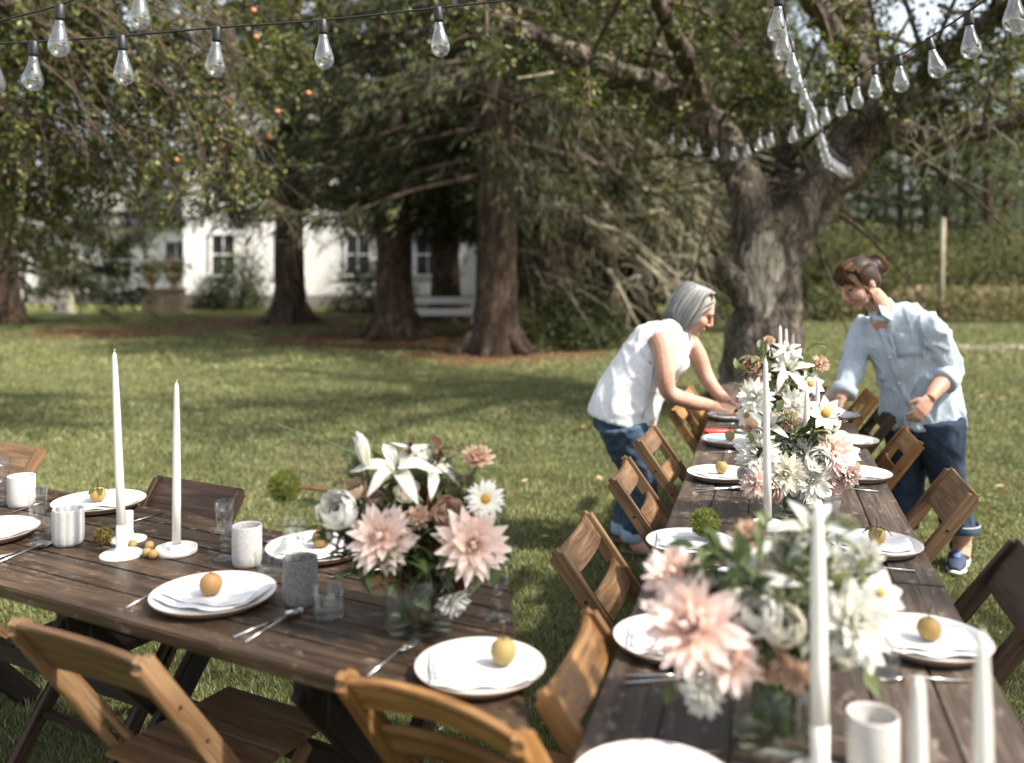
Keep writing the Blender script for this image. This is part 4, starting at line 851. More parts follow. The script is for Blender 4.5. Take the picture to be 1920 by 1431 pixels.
fruit(gp(940, 1262, TZ)+Vector((.004, .0, .018)), .026, 'pear_green', 'greenish pear on the plate at the slanted table end')
# right table places
RP = [(1352, 897, 'pear_green', 0, ('white plate with green pear in front of brown chair and the person in white', 'napkin under green pear one place short of red shears', 'round green pear one place short of red shears')),
      (1368, 833, 'pear_green', 0, ('white plate next to the red handled shears', 'white napkin next to the red handled shears', 'small green pear next to the red handled shears')),
      (1372, 786, '', 0, ('white plate under the hands of the person in white', 'white napkin under the hands of the person in white', '')),
      (1296, 1030, '', 0, ('white plate with the green spiky burr', 'white napkin under the green spiky burr', '')),
      (1264, 1214, '', 0, ('white plate mostly covered by the blush pink dahlia head', 'white napkin peeking out beside the big pink dahlia', '')),
      (1228, 1502, '', 0, ('white plate beside the lone knife, nearest place to the vase with pink dahlia', 'white napkin nearest the vase with pink dahlia', '')),
      (1640, 1032, 'pear_yellow', 1, ('white plate with leafy yellow pear across from the green burr', 'white napkin across from the green burr', 'yellow pear with leaves across the table from green burr')),
      (1606, 897, 'pear', 0, ('white plate with brown pear near the amber chair', 'white napkin under brown pear near the amber chair', 'plain brown pear near the amber two slat chair')),
      (1592, 833, '', 0, ('white plate with empty napkin near the dark hidden chair', 'empty napkin near the dark hidden chair', '')),
      (1566, 785, '', 0, ('white plate under the hand of the person in blue', 'white napkin under the hand of the person in blue', '')),
      (1738, 1214, 'pear_yellow', 0, ('white plate with yellow pear between white blooms and the dark chair', 'white napkin under the pear near foreground candles', 'yellow pear near the short foreground candles'))]
for k, (px, py, mt, lf_, lab) in enumerate(RP): setting(gp(px, py, TZ), .128, math.atan2(DR.y, DR.x)-math.pi/2+random.uniform(-.15, .15), 1 if mt else 0, mt, lab, bool(lf_), k, .024)
def burr_thing(p, r, matk, label, parent=None, n=900, seed=1):
    rs = np.random.default_rng(seed); t_ = thing('seed_burr', label, 'burr', p); d = rs.normal(size=(n, 3)); d /= np.linalg.norm(d, axis=1, keepdims=True)
    mb = MB(); mb.ball((0,0,0), r*.72); mk('core', mb, M['burr'] if matk == 'burr' else M['burr_b'], t_)
    L = r*.42*rs.uniform(.7, 1.25, n); Q = leaf_quads(d*r*.66, d+rs.normal(size=(n, 3))*.28, L, np.full(n, .0022*r/.02), rs)
    o = quads_obj('spines', Q, M[matk], t_); o['kind'] = 'stuff'; return t_
burr_thing(gp(1322, 1020, TZ)+Vector((0,0,.062)), .042, 'burr', 'round green spiky burr resting on a plate', seed=3)
# candles
def candle(p, h, r, dish, tilt, label, hold='tube', hl=None):
    p = Vector(p)
    if hold:
        t_ = thing('candle_holder', hl, 'candle holder', p, 0, 'white ceramic candle holders'); mb = MB()
        if hold == 'tube': mb.lathe([(0, 0), (dish, 0), (dish*1.0, .005), (dish*.9, .009), (dish*.45, .012), (.0165, .018), (.0145, .030), (.0145, .085), (.0125, .086), (.0118, .06), (0, .06)], 32); z0 = .061
        else: mb.lathe([(0, 0), (dish*.96, 0), (dish, .004), (dish, .018), (dish*.95, .019), (dish*.93, .008), (.017, .008), (.0155, .026), (.0128, .026), (.0122, .012), (0, .012)], 32); z0 = .0125
        mk('base', mb, M['holder'], t_)
    else: z0 = 0
    c = thing('taper_candle', label, 'candle', p+Vector((0,0,z0)), 0, 'tall white taper candles'); c.rotation_euler = tilt; H = h-z0
    mb = MB(); mb.lathe([(0, 0), (r, 0), (r*.98, H*.3), (r*.86, H*.65), (r*.62, H*.9), (r*.48, H*.965), (r*.20, H*.982), (0, H*.985)], 20); mk('wax', mb, M['wax'], c)
    mb = MB(); mb.tube([Vector((0,0,H*.98)), Vector((.0006,0,H*.992)), Vector((.002,0,H*1.0))], .0012, 6); mk('wick', mb, M['holder'], c)
candle(gp(228, 1042, TZ), .575, .0118, .058, (0, R(-2.3), 0), 'tallest white taper leaning slightly in tube holder beside brown burr', 'tube', 'flared white holder with tube socket beside the brown burr')
candle(gp(331, 1037, TZ), .487, .0118, .056, (0, 0, 0), 'shorter straight white taper in low rimmed dish behind russet pear', 'dish', 'low round white dish holder with upright rim')
t_ = thing('candle_holder', 'spare white holder with no candle behind the tallest taper', 'candle holder', gp(240, 1013, TZ), 0, 'white ceramic candle holders'); mb = MB(); mb.lathe([(0,0), (.052,0), (.052,.005), (.04,.009), (.0165,.016), (.0145,.03), (.0145,.085), (.0125,.086), (.0118,.06), (0,.06)], 32); mk('base', mb, M['holder'], t_)
rc = lambda px, Y: Vector(((px-CX)/K*Y, Y, TZ))
for (px, Y, h, r, lab, hl) in ((1440, 2.79, .53, .0118, 'tall taper standing alone between near bouquet and white blooms', 'holder of the tall taper between near bouquet and white blooms'), (1512, 3.05, .40, .0118, 'taper of a close pair before the middle bouquet, thicker looking one', 'holder of one taper of the close pair'), (1531, 3.2, .415, .0115, 'taper of a close pair before the middle bouquet, beside pinkish blooms', 'holder of the taper beside pinkish blooms'),
                       (1537, 1.42, .44, .0135, 'big taper in front of the near white dahlia', 'holder of the big taper by white dahlia'), (1722, 1.17, .275, .0120, 'short taper in front of the yellow pear plate', 'holder of the short taper'), (1846, 1.17, .335, .0125, 'taper at the table edge by the orange chair', 'holder at the table edge by the orange chair'),
                       (1463, 4.35, .53, .0115, 'tall taper against the apple trunk, highest of the far bunch', 'holder of the highest far taper'), (1474, 4.6, .50, .0115, 'middle taper of the far bunch against the trunk', 'holder of the middle far taper'), (1487, 4.75, .46, .0115, 'lowest taper of the far bunch against the trunk', 'holder of the lowest far taper'), (1441, 4.45, .47, .0115, 'taper of the far bunch standing by the reddish berries', 'holder of the taper by the reddish berries')):
    candle(rc(px, Y), h, r, .05, (R(random.uniform(-.6, .6)), R(random.uniform(-.8, .8)), 0), lab, 'tube' if random.random() < .6 else 'dish', hl)
# cups, glasses
def cup(p, r, h, matk, label):
    t_ = thing('cup', label, 'cup', p, random.uniform(0, 6), 'handleless ceramic cups'); mb = MB()
    mb.lathe([(0, 0), (r*.72, 0), (r*.88, h*.03), (r*.97, h*.12), (r, h*.3), (r, h*.97), (r*.985, h), (r*.93, h), (r*.91, h*.96), (r*.90, h*.2), (r*.7, h*.08), (0, h*.07)], 40); mk('body', mb, M[matk], t_); return t_
cup(gp(563, 1133, TZ), .0410, .112, 'cup_grey', 'dark grey speckled cup beside the clear tumbler')
cup(gp(463, 1061, TZ), .0395, .110, 'cup_white', 'off white speckled cup beside the fluted glass')
cup(gp(128, 1021, TZ), .0430, .105, 'cup_stripe', 'cup with grey and white stripes near the tall taper')
cup(gp(40, 950, TZ), .0430, .105, 'cup_plain', 'plain pale cup beyond the striped cup')
cup(rc(1636, 1.43), .0395, .098, 'cup_plain', 'plain clay cup between the foreground tapers')
def glass(kind, p, s, label):
    t_ = thing('drinking_glass', label, 'glass', p, 0, 'clear glasses on the tables'); b = MB(); f = MB()
    if kind == 'tumbler': b.lathe([(.034*s, .004), (.0375*s, .012), (.0395*s, .066*s), (.0390*s, .0665*s), (.0383*s, .0660*s), (.0363*s, .012), (.033*s, .008)], 36); f.lathe([(0, 0), (.035*s, 0), (.037*s, .004), (.035*s, .007), (0, .007)], 36)
    elif kind == 'highball': b.lathe([(.024*s, .004), (.0265*s, .012), (.033*s, .105*s), (.0325*s, .1055*s), (.0322*s, .105*s), (.0255*s, .012)], 36); f.lathe([(0, 0), (.0255*s, 0), (.0262*s, .004), (.025*s, .009), (0, .009)], 32)
    else:
        k = 1.0 if kind == 'flute' else 1.25
        b.lathe([(.009*s, .060*s), (.020*s*k, .078*s), (.0235*s*k, .105*s), (.028*s*k, .160*s), (.0275*s*k, .1605*s), (.0228*s*k, .105*s), (.0190*s*k, .080*s), (.007*s, .064*s)], 32)
        f.lathe([(0, 0), (.031*s, 0), (.031*s, .002), (.018*s, .007), (.009*s, .013), (.008*s, .018), (.0125*s, .022), (.008*s, .027), (.008*s, .032), (.013*s, .038), (.008*s, .044), (.0085*s, .050), (.013*s, .056), (.010*s, .0625), (0, .065)], 28)
    place('bowl', b.mesh('bowl'), M['glass'], t_); place('foot', f.mesh('foot'), M['glass'], t_)
glass('flute', gp(70, 1014, TZ), 1.0, 'fluted stem glass overlapping the plain pale cup')
glass('flute', gp(421, 1048, TZ), 1.0, 'fluted stem glass beside the off white speckled cup')
glass('flute', gp(4, 945, TZ), 1.0, 'fluted stem glass at the table edge beyond the pale cup')
glass('goblet', gp(934, 1160, TZ), 1.02, 'stem goblet beside the flower vase')
glass('tumbler', gp(617, 1155, TZ), 1.0, 'clear tumbler in front of the grey speckled cup')
glass('tumbler', gp(504, 1079, TZ), .95, 'clear tumbler between the two speckled cups')
glass('highball', gp(551, 1045, TZ), 1.0, 'tall clear glass behind the grey speckled cup')
glass('tumbler', gp(105, 1001, TZ), .9, 'clear tumbler tucked behind the striped cup')
glass('flute', rc(1475, 3.0), .95, 'fluted stem glass under the middle bouquet'); glass('flute', rc(1560, 2.55), .95, 'fluted stem glass near the leafy yellow pear'); glass('tumbler', rc(1655, 1.78), .9, 'tumbler near white blooms and the yellow pear')
glass('flute', rc(1448, 3.55), .9, 'fluted stem glass before the middle bouquet near green pear')
# cutlery
def spoon_mesh():
    a = MB(); n = 10
    for i in range(n+1):
        t_ = i/n; x = t_*.064; wd = .0195*math.sin(math.pi*(.08+.92*t_)**.85)**.8*(1 if t_ < 1 else 0)+.0012
        for s in range(-3, 4): q = s/3; a.v.append((x, q*wd, .0035-.009*math.sin(math.pi*t_)*(1-q*q)+.003*q*q+.003))
    a.f = [(i*7+k, i*7+k+1, (i+1)*7+k+1, (i+1)*7+k) for i in range(n) for k in range(6)]
    h = MB(); h.tube([Vector((.002,0,.0065)), Vector((-.012,0,.0095)), Vector((-.05,0,.008)), Vector((-.135,0,.0040))], [.0020, .0021, .0025, .0033], 8, True, ell=.7); return a.mesh('bowl'), h.mesh('handle')
SPN = spoon_mesh()
def knife_mesh():
    a = MB(); a.add([(0,-.0035,.004), (.10,-.0040,.004), (.108,.004,.004), (0,.0045,.004), (0,-.0035,.0052), (.10,-.0040,.0052), (.108,.004,.0052), (0,.0045,.0052)], [(3,2,1,0), (4,5,6,7), (0,1,5,4), (1,2,6,5), (2,3,7,6), (3,0,4,7)])
    h = MB(); h.tube([Vector((.004,0,.0046)), Vector((-.03,0,.0046)), Vector((-.105,0,.0042))], [.0025, .0029, .0033], 8, True, ell=.75); return a.mesh('blade', False), h.mesh('handle')
KNF = knife_mesh()
def fork_mesh():
    a = MB()
    for k in range(4): y = (k-1.5)*.0056; a.tube([Vector((.010, y, .0035)), Vector((.03, y, .0025)), Vector((.052, y, .0055)), Vector((.058, y, .0075))], [.0013, .0014, .0011, .0006], 6)
    b = MB(); b.add([(-.016,-.0024,.0085), (-.016,.0024,.0085), (-.004,.0095,.0055), (-.004,-.0095,.0055), (.013,.0100,.0030), (.013,-.0100,.0030), (-.016,-.0024,.0105), (-.016,.0024,.0105), (-.004,.0095,.0075), (-.004,-.0095,.0075), (.013,.0100,.0050), (.013,-.0100,.0050)], [(0,1,2,3), (3,2,4,5), (6,9,8,7), (9,11,10,8), (0,3,9,6), (3,5,11,9), (5,4,10,11), (4,2,8,10), (2,1,7,8), (1,0,6,7)])
    h = MB(); h.tube([Vector((-.012,0,.0095)), Vector((-.03,0,.0095)), Vector((-.06,0,.007)), Vector((-.135,0,.0040))], [.0020, .0021, .0025, .0033], 8, True, ell=.7); return a.mesh('tines'), b.mesh('neck'), h.mesh('handle')
FRK = fork_mesh()
def cutlery(kind, a, b, label):                             # from handle end pixel a towards head pixel b, on the table top
    a, b = Vector(a), Vector(b); d = b-a; rz = math.atan2(d.y, d.x); parts = {'spoon': SPN, 'knife': KNF, 'fork': FRK}[kind]; back = .135 if kind != 'knife' else .105
    t_ = thing(kind, label, kind, a+d.normalized()*back, rz, 'steel cutlery beside the plates')
    for me in parts: place(me.name.split('.')[0], me, M['steel'], t_)
c2 = lambda a, b: (gp(*a, TZ), gp(*b, TZ))
cutlery('spoon', *c2((460, 1208), (565, 1148)), 'steel spoon beside the grey speckled cup'); cutlery('knife', *c2((438, 1199), (525, 1163)), 'steel knife next to the spoon by grey cup')
cutlery('fork', *c2((690, 1272), (785, 1200)), 'steel fork beside the plate at the table end'); cutlery('fork', *c2((237, 1143), (340, 1092)), 'steel fork slipping under the russet pear plate')
cutlery('spoon', *c2((-8, 1060), (88, 1024)), 'steel spoon in front of the striped cup'); cutlery('knife', *c2((-30, 1057), (60, 1030)), 'steel knife lying beside a spoon at striped cup')
cutlery('knife', *c2((304, 965), (238, 984)), 'steel knife behind the tallest taper'); cutlery('spoon', *c2((620, 1086), (700, 1076)), 'steel spoon half hidden behind the vase'); cutlery('knife', *c2((108, 936), (80, 945)), 'steel knife beyond the leafy yellow pear'); cutlery('knife', *c2((500, 1020), (530, 1010)), 'steel knife beside the plate behind grey cup')
for (ax, ay, bx, by, kd, lab) in ((1305, 924, 1400, 918, 'spoon', 'spoon below the lone green pear plate'), (1303, 919, 1390, 917, 'knife', 'knife paired with spoon below green pear plate'), (1332, 850, 1400, 849, 'knife', 'knife below the plate by red shears'), (1345, 797, 1400, 796, 'knife', 'knife below the plate under reaching hands'), (1252, 1071, 1360, 1068, 'knife', 'knife below the burr plate'), (1252, 1078, 1360, 1075, 'spoon', 'spoon below the burr plate'), (1171, 1286, 1290, 1280, 'spoon', 'spoon beside the big pink dahlia'), (1174, 1272, 1290, 1270, 'knife', 'knife beside the big pink dahlia'),
                              (1648, 924, 1560, 918, 'fork', 'fork below the brown pear plate'), (1615, 851, 1560, 849, 'fork', 'fork below the empty napkin plate'), (1716, 1074, 1610, 1066, 'fork', 'fork below the leafy pear plate'), (1815, 1282, 1680, 1276, 'fork', 'fork below yellow pear plate near short taper'), (1350, 1416, 1250, 1422, 'knife', 'lone knife at the table edge by near vase')):
    cutlery(kd, gp(ax, ay, TZ), gp(bx, by, TZ), lab)
# red-handled garden shears
t_ = thing('garden_shears', 'red handled garden shears lying beside a plate', 'shears', gp(1360, 814, TZ), .04); mb = MB(); M['red'] = plain('red_plastic', (.55,.035,.015), .35)
mb.tube(spline([Vector((-.10,.012,.012)), Vector((-.05,.018,.013)), Vector((.0,.010,.013)), Vector((.035,.0,.013))], 5), lerps([.009, .012, .011, .007], 16), 10, ell=.8); mk('handle', mb, M['red'], t_)
mb = MB(); mb.tube(spline([Vector((-.095,-.020,.012)), Vector((-.05,-.014,.013)), Vector((.0,-.006,.013)), Vector((.035,.0,.014))], 5), lerps([.008, .011, .010, .006], 16), 10, ell=.8); mk('handle', mb, M['red'], t_)
mb = MB(); mb.tube([Vector((.03,0,.012)), Vector((.06,.006,.012)), Vector((.10,.0,.012))], [.008, .010, .002], 8, ell=.35); mk('blade', mb, M['steel'], t_)
# fruit scatter by the candles
burr_thing(gp(193, 1022, TZ)+Vector((0,0,.026)), .026, 'burr_b', 'brown spiky chestnut burr beside the tallest taper', seed=6, n=700)
for i, (px, py, mk_, r, lab) in enumerate(((249, 1024, 'pear_green', .0125, 'small green fig by the spare holder'), (275, 1040, 'pear_green', .0135, 'small green fig in the cluster by the dish holder'), (287, 1043, 'pear', .0135, 'small brownish fig in the cluster by the dish holder'), (281, 1026, 'pear_yellow', .013, 'small yellow fig at the back of the cluster'))): fruit(gp(px, py+5, TZ), r, mk_, lab, False, False, 'fig')
# ================================================================== FLOWERS
def petal_mesh(name, L, W, cup, curl, mat, tip=.5, nl=6, nw=4, ruffle=0):
    vs = []; uv = []
    for i in range(nl+1):
        t_ = i/nl; wd = W*(math.sin(math.pi*min(1, (t_*.93+.07))**(.6+tip)))**.55
        if i == nl: wd = W*.05
        a = curl*t_*t_; x = L*t_*math.cos(a*.5); z = L*t_*math.sin(a)*.8
        for j in range(nw+1):
            q = j/nw*2-1; rf = ruffle*L*math.sin(j*2.4+i)*t_
            vs.append((x+(abs(q)*-.05*L*(i == nl-1)), q*wd*.5, z+cup*wd*q*q+rf)); uv.append((j/nw, t_))
    fs = [(i*(nw+1)+j, i*(nw+1)+j+1, (i+1)*(nw+1)+j+1, (i+1)*(nw+1)+j) for i in range(nl) for j in range(nw)]
    mb = MB(); mb.add(vs, fs); me = mb.mesh(name); ul = me.uv_layers.new(name='UVMap')
    for lp in me.loops: ul.data[lp.index].uv = uv[lp.vertex_index]
    me.materials.append(mat); return me
PM = {}
def pm(key, *a, **k):
    if key not in PM: PM[key] = petal_mesh(key, *a, **k)
    return PM[key]
def cup_petal(key, mat, a0=.95):                           # a petal that is a patch of a unit sphere, opening upward
    if key not in PM:
        vs = []; uv = []; nl, nw = 7, 6
        for i in range(nl+1):
            t_ = i/nl; pol = math.pi-t_*2.35; hw = a0*math.sin(math.pi*(.10+.86*t_))**.55
            for j in range(nw+1):
                q = j/nw*2-1; az = q*hw; rr = 1+.05*t_*abs(q)+.03*math.sin(j*2+i)*t_; vs.append((rr*math.sin(pol)*math.cos(az), rr*math.sin(pol)*math.sin(az), rr*math.cos(pol)+1)); uv.append((j/nw, t_))
        mb = MB(); mb.add(vs, [(i*(nw+1)+j, i*(nw+1)+j+1, (i+1)*(nw+1)+j+1, (i+1)*(nw+1)+j) for i in range(nl) for j in range(nw)]); me = mb.mesh(key); ul = me.uv_layers.new(name='UVMap')
        for lp in me.loops: ul.data[lp.index].uv = uv[lp.vertex_index]
        me.materials.append(mat); PM[key] = me
    return PM[key]
def ring(n, tilt, mesh, off=0, z=0, r=0, jit=4, s=1.0, rs=random):
    out = []
    for k in range(n):
        m_ = Matrix.Rotation(2*math.pi*(k+off)/n+R(rs.uniform(-jit, jit)), 4, 'Z') @ Matrix.Translation((r, 0, z)) @ Matrix.Rotation(-R(tilt+rs.uniform(-jit, jit)), 4, 'Y') @ Matrix.Rotation(R(rs.uniform(-jit*1.5, jit*1.5)), 4, 'X') @ Matrix.Scale(s*rs.uniform(.92, 1.06), 4)
        out.append((m_, mesh))
    return out
def bloom(kind, r, mat):
    m = M[mat]; kk = kind+mat
    if kind == 'dahlia':
        a = pm(kk+'a', 1, .36, .07, .12, m, .10, 8); b = pm(kk+'b', 1, .44, .20, .5, m, .05, 8); c_ = pm(kk+'c', 1, .38, .04, -.45, m, .05, 8); e_ = pm(kk+'e', 1, .34, .10, -.15, m, .12, 8)
        P = ring(13, -38, c_, 0, -.03, .05, 14, .92)+ring(15, -20, c_, .5, .0, .05, 14, .98)+ring(16, -4, e_, .2, .03, .05, 13, .98)+ring(15, 12, a, .7, .05, .05, 13, .92)+ring(13, 28, a, .4, .07, .04, 13, .82)+ring(11, 44, a, .1, .09, .03, 13, .68)+ring(8, 58, b, .5, .10, .02, 13, .52)+ring(6, 72, b, .2, .11, .01, 12, .38)
    elif kind == 'daisy':
        a = pm(kk+'a', 1, .30, .05, -.15, m, .25); P = ring(15, 4, a, 0, 0, .1, 6, .95)+ring(13, 14, a, .4, .03, .1, 6, .85)
    elif kind == 'cosmos':
        a = pm(kk+'a', 1, .62, .06, -.1, m, .05, ruffle=.02); P = ring(8, 8, a, 0, 0, .08, 5, 1.0)
    elif kind == 'lily':
        a = pm(kk+'a', 1, .34, .22, -1.1, m, .55); P = ring(3, 48, a, 0, 0, .02, 5, 1.1)+ring(3, 42, a, .5, 0, .02, 5, 1.15)
    elif kind == 'bud':
        a = pm(kk+'a', 1, .36, .42, .1, m, .6); P = ring(3, 80, a, 0, 0, .05, 3, 1.3)+ring(3, 84, a, .5, 0, .03, 3, 1.3)
    elif kind in ('ranunculus', 'rose'):
        a = cup_petal(kk+'c', m); P = []; lay = ((5, 14, 1.0), (5, 6, .93), (5, 0, .84), (4, -5, .73), (4, -9, .60), (3, -12, .46), (3, -14, .32), (3, -16, .2)) if kind == 'ranunculus' else ((5, 30, 1.05), (5, 18, .95), (4, 6, .80), (3, -4, .62), (3, -10, .42))
        for q, (n, tl, s) in enumerate(lay):
            for k in range(n): P.append((Matrix.Translation((0, 0, -.4)) @ Matrix.Rotation(2*math.pi*(k+q*.37)/n+R(random.uniform(-8, 8)), 4, 'Z') @ Matrix.Rotation(R(tl+random.uniform(-4, 4)), 4, 'Y') @ Matrix.Scale(.66*s*random.uniform(.95, 1.04), 4) @ Matrix.Translation((0, 0, .0 if q == 0 else .02*q)), a))
    else:                                                    # carnation
        a = pm(kk+'a', 1, .6, .12, .1, m, .0, ruffle=.09); P = []
        for q, (n, tl, s) in enumerate(((10, -2, 1), (10, 18, .98), (9, 36, .92), (8, 54, .86), (7, 70, .8), (4, 84, .72))): P += ring(n, tl, a, q*.41, .02*q, .03, 12, s)
    S = Matrix.Scale(r, 4); return [(S @ a_, b_) for a_, b_ in P]
def joined(name, P, parent, B):
    vs = []; fs = []; uv = []; b = 0; mats = P[0][1].materials[0]
    for m_, me in P:
        mm = B @ m_; vs += [mm @ v.co for v in me.vertices]
        for p in me.polygons: fs.append([b+i for i in p.vertices])
        ul = me.uv_layers[0].data; uv += [tuple(ul[l].uv) for l in range(len(me.loops))]; b += len(me.vertices)
    me2 = bpy.data.meshes.new(name); me2.from_pydata([tuple(v) for v in vs], [], fs); u2 = me2.uv_layers.new(name='UVMap')
    for i, q in enumerate(uv): u2.data[i].uv = q
    me2.polygons.foreach_set('use_smooth', [True]*len(me2.polygons)); me2.materials.append(mats); o = place(name, me2, None, parent); o['kind'] = 'stuff'; return o
def facing(p, d):
    q = Vector(d).to_track_quat('Z', 'Y').to_matrix().to_4x4(); q = q @ Matrix.Rotation(random.uniform(0, 6.28), 4, 'Z'); q.translation = p; return q
def flower(kind, r, mat, head, d, foot, label, parts=True, group='flowers in the glass vases', cat=None, stem='stem', bend=None):
    head, foot = Vector(head), Vector(foot); d = Vector(d).normalized(); name = {'dahlia': 'dahlia', 'daisy': 'daisy', 'cosmos': 'cosmos_flower', 'lily': 'lily', 'bud': 'lily_bud', 'ranunculus': 'ranunculus', 'rose': 'rose', 'carnation': 'carnation'}[kind]
    t_ = thing(name, label, cat or 'flower', foot, 0, group); h = head-foot; B = facing(h, d); P = bloom(kind, r, mat)
    if parts:
        for m_, me in P: place('petal', me, None, t_, M=B @ m_)
    else: joined('petals', P, t_, B)
    if kind in ('daisy', 'cosmos'): mb = MB(); mb.lathe([(0, .02*r), (.26*r, .03*r), (.24*r, .10*r), (.12*r, .16*r), (0, .17*r)], 14); o = mk('disc', mb, M['p_yellow'], t_); o.matrix_local = B
    if kind == 'lily':
        for k in range(6): a = k*1.05; mb = MB(); mb.tube([Vector((0,0,0)), Vector((math.cos(a)*.10*r, math.sin(a)*.10*r, .5*r)), Vector((math.cos(a)*.2*r, math.sin(a)*.2*r, .75*r))], .012*r, 5); o = mk('stamen', mb, M['p_cream'] if False else M['stem'], t_); o.matrix_local = B
    back = h-d*r*.5; mb = MB(); mid = back*.5+Vector((h.x*.04, h.y*.04, h.length*.12)) if bend is None else Vector(bend)-foot
    if (h-Vector((0,0,h.z))).length > .12 or h.z < .12: mid = Vector((h.x*.35, h.y*.35, max(h.z*.6, .13)))
    mb.tube(spline([Vector((0,0,0)), mid, back, h-d*r*.03], 5), .0022, 6); mk('stem', mb, M[stem], t_)
    cb = MB(); cb.lathe([(.0, -.14*r), (.10*r, -.10*r), (.20*r, .0), (.16*r, .06*r), (0, .08*r)], 10); o = mk('calyx', cb, M['stem'], t_); o.matrix_local = B
    return t_
def spray(foot, tip, n, size, label, leaf=None, mat='stem', parts=True, group='leafy stems in the glass vases', bend=.06, w0=.25):
    foot, tip = Vector(foot), Vector(tip); h = tip-foot; t_ = thing('leafy_stem', label, 'leafy stem', foot, 0, group)
    mid = Vector((h.x*.3, h.y*.3, max(h.z*.62, .12)+bend)); P = spline([Vector((0,0,0)), mid, h], 9); mb = MB(); mb.tube(P, lerps([.0028, .0024, .0015], len(P)), 5); mk('stem', mb, M[mat], t_)
    me = leaf or LEAF; V = []; F = []
    for k in range(n):
        f = w0+(1-w0)*(k+.5)/n; i = min(int(f*(len(P)-1)), len(P)-2); p = P[i]; d = (P[i+1]-P[i]).normalized(); sd = Vector((random.gauss(0, 1), random.gauss(0, 1), random.gauss(0, .6))); sd = (sd-d*sd.dot(d)).normalized()
        x = (d*.55+sd).normalized(); z = Vector((0,0,1)); y = z.cross(x); y = y.normalized() if y.length > .1 else Vector((0,1,0)); z = x.cross(y); s = size/.06*random.uniform(.65, 1.25)
        m_ = Matrix((x*s, y*s, z*s)).transposed().to_4x4(); m_ = m_ @ Matrix.Rotation(random.uniform(-.7, .7), 4, 'X'); m_.translation = p
        if parts: place('leaf', me, None, t_, M=m_)
        else:
            b = len(V); V += [m_ @ v.co for v in me.vertices]; F += [tuple(b+q for q in pl.vertices) for pl in me.polygons]
    if not parts: mb = MB(); mb.v = [tuple(v) for v in V]; mb.f = F; o = mk('leaves', mb, me.materials[0], t_); o['kind'] = 'stuff'
    return t_
def grass_spray(foot, tip, label, n=120, spread=.05):
    foot, tip = Vector(foot), Vector(tip); h = tip-foot; t_ = thing('grass_stem', label, 'grass stem', foot, 0, 'airy grasses in the glass vases'); P = spline([Vector((0,0,0)), Vector((h.x*.3, h.y*.3, h.z*.6+.05)), h], 8); mb = MB(); mb.tube(P, .0012, 4)
    rs = np.random.default_rng(int(abs(tip.x*1000)) % 991); S = []
    for k in range(n//3):
        i = rs.integers(len(P)//2, len(P)); p = P[i]; d = Vector(rs.normal(size=3))+h.normalized()*.9; d = d.normalized()*spread*rs.uniform(.5, 1.6); mb.tube([p, p+d*.6+Vector((0,0,.004)), p+d], .00045, 3, False)
        for q in range(3): S.append(np.array(p+d*(.55+.22*q)))
    mk('stem', mb, M['grass_head'], t_); S = np.array(S); m = len(S); o = quads_obj('seeds', leaf_quads(S, rs.normal(size=(m, 3)), np.full(m, .0085), np.full(m, .0034), rs), M['grass_head'], t_); o['kind'] = 'stuff'; return t_
def vase(p, r, h, label):
    t_ = thing('glass_vase', label, 'vase', p, 0, 'glass cylinder vases'); mb = MB(); mb.lathe([(r*.98, .004), (r, .012), (r, h), (r*.985, h+.0008), (r*.965, h), (r*.962, .018)], 48); mk('wall', mb, M['vaseglass'], t_)
    mb = MB(); mb.lathe([(0, 0), (r*.9, 0), (r*.985, .004), (r*.99, .012), (r*.95, .017), (0, .0165)], 48); mk('base', mb, M['vaseglass'], t_)
    mb = MB(); mb.lathe([(0, .019), (r*.95, .019), (r*.955, h*.62), (0, h*.62)], 40); mk('water', mb, M['water'], t_); return t_
def foot_in(c, r): a = random.uniform(0, 6.28); q = r*math.sqrt(random.random())*.7; return Vector((c[0]+q*math.cos(a), c[1]+q*math.sin(a), TZ+.022))
cdir = lambda p: (Vector((0, 0, CAMZ))-Vector(p)).normalized()
random.seed(21)
# --- the bouquet on the dark table
vc = gp(785, 1178, TZ); VY = vc.y; vase(vc, .078, .125, 'clear glass cylinder vase holding the blush dahlias')
F = lambda: foot_in(vc, .055)
def hd(px, py, dy): return dp(px, py, VY+dy)
p = hd(716, 1008, -.06); flower('dahlia', .080, 'p_pink', p, cdir(p)+Vector((-.25, 0, .15)), F(), 'blush pink dahlia nearer the white ranunculus')
p = hd(884, 1022, -.07); flower('dahlia', .086, 'p_pink', p, cdir(p)+Vector((.25, 0, -.05)), F(), 'blush pink dahlia hanging over the goblet side of vase')
p = hd(637, 960, -.03); flower('ranunculus', .056, 'p_white', p, cdir(p)+Vector((-.5, 0, .5)), F(), 'round white ranunculus beside the blush dahlia')
p = hd(745, 888, .0); flower('lily', .084, 'p_white', p, cdir(p)*.6+Vector((-.1, .1, .7)), F(), 'open white lily at the top of the bouquet')
p = hd(795, 882, .03); flower('lily', .075, 'p_white', p, cdir(p)*.3+Vector((.45, .1, .6)), F(), 'white lily turned away behind bronze leaves')
p = hd(688, 876, .0); flower('bud', .062, 'p_white', p, Vector((-.25, -.1, 1)), F(), 'closed white lily bud pointing up')
p = hd(910, 936, -.04); flower('daisy', .044, 'p_white', p, cdir(p)+Vector((.15, 0, .1)), F(), 'white daisy with golden centre below the peach carnation')
p = hd(896, 862, .0); flower('carnation', .038, 'p_peach', p, cdir(p)*.35+Vector((.1, 0, .9)), F(), 'peach carnation standing highest on its stem')
p = hd(786, 970, -.03); flower('carnation', .030, 'p_peach', p, cdir(p)+Vector((0, 0, .3)), F(), 'small peach carnation tucked between two dahlias')
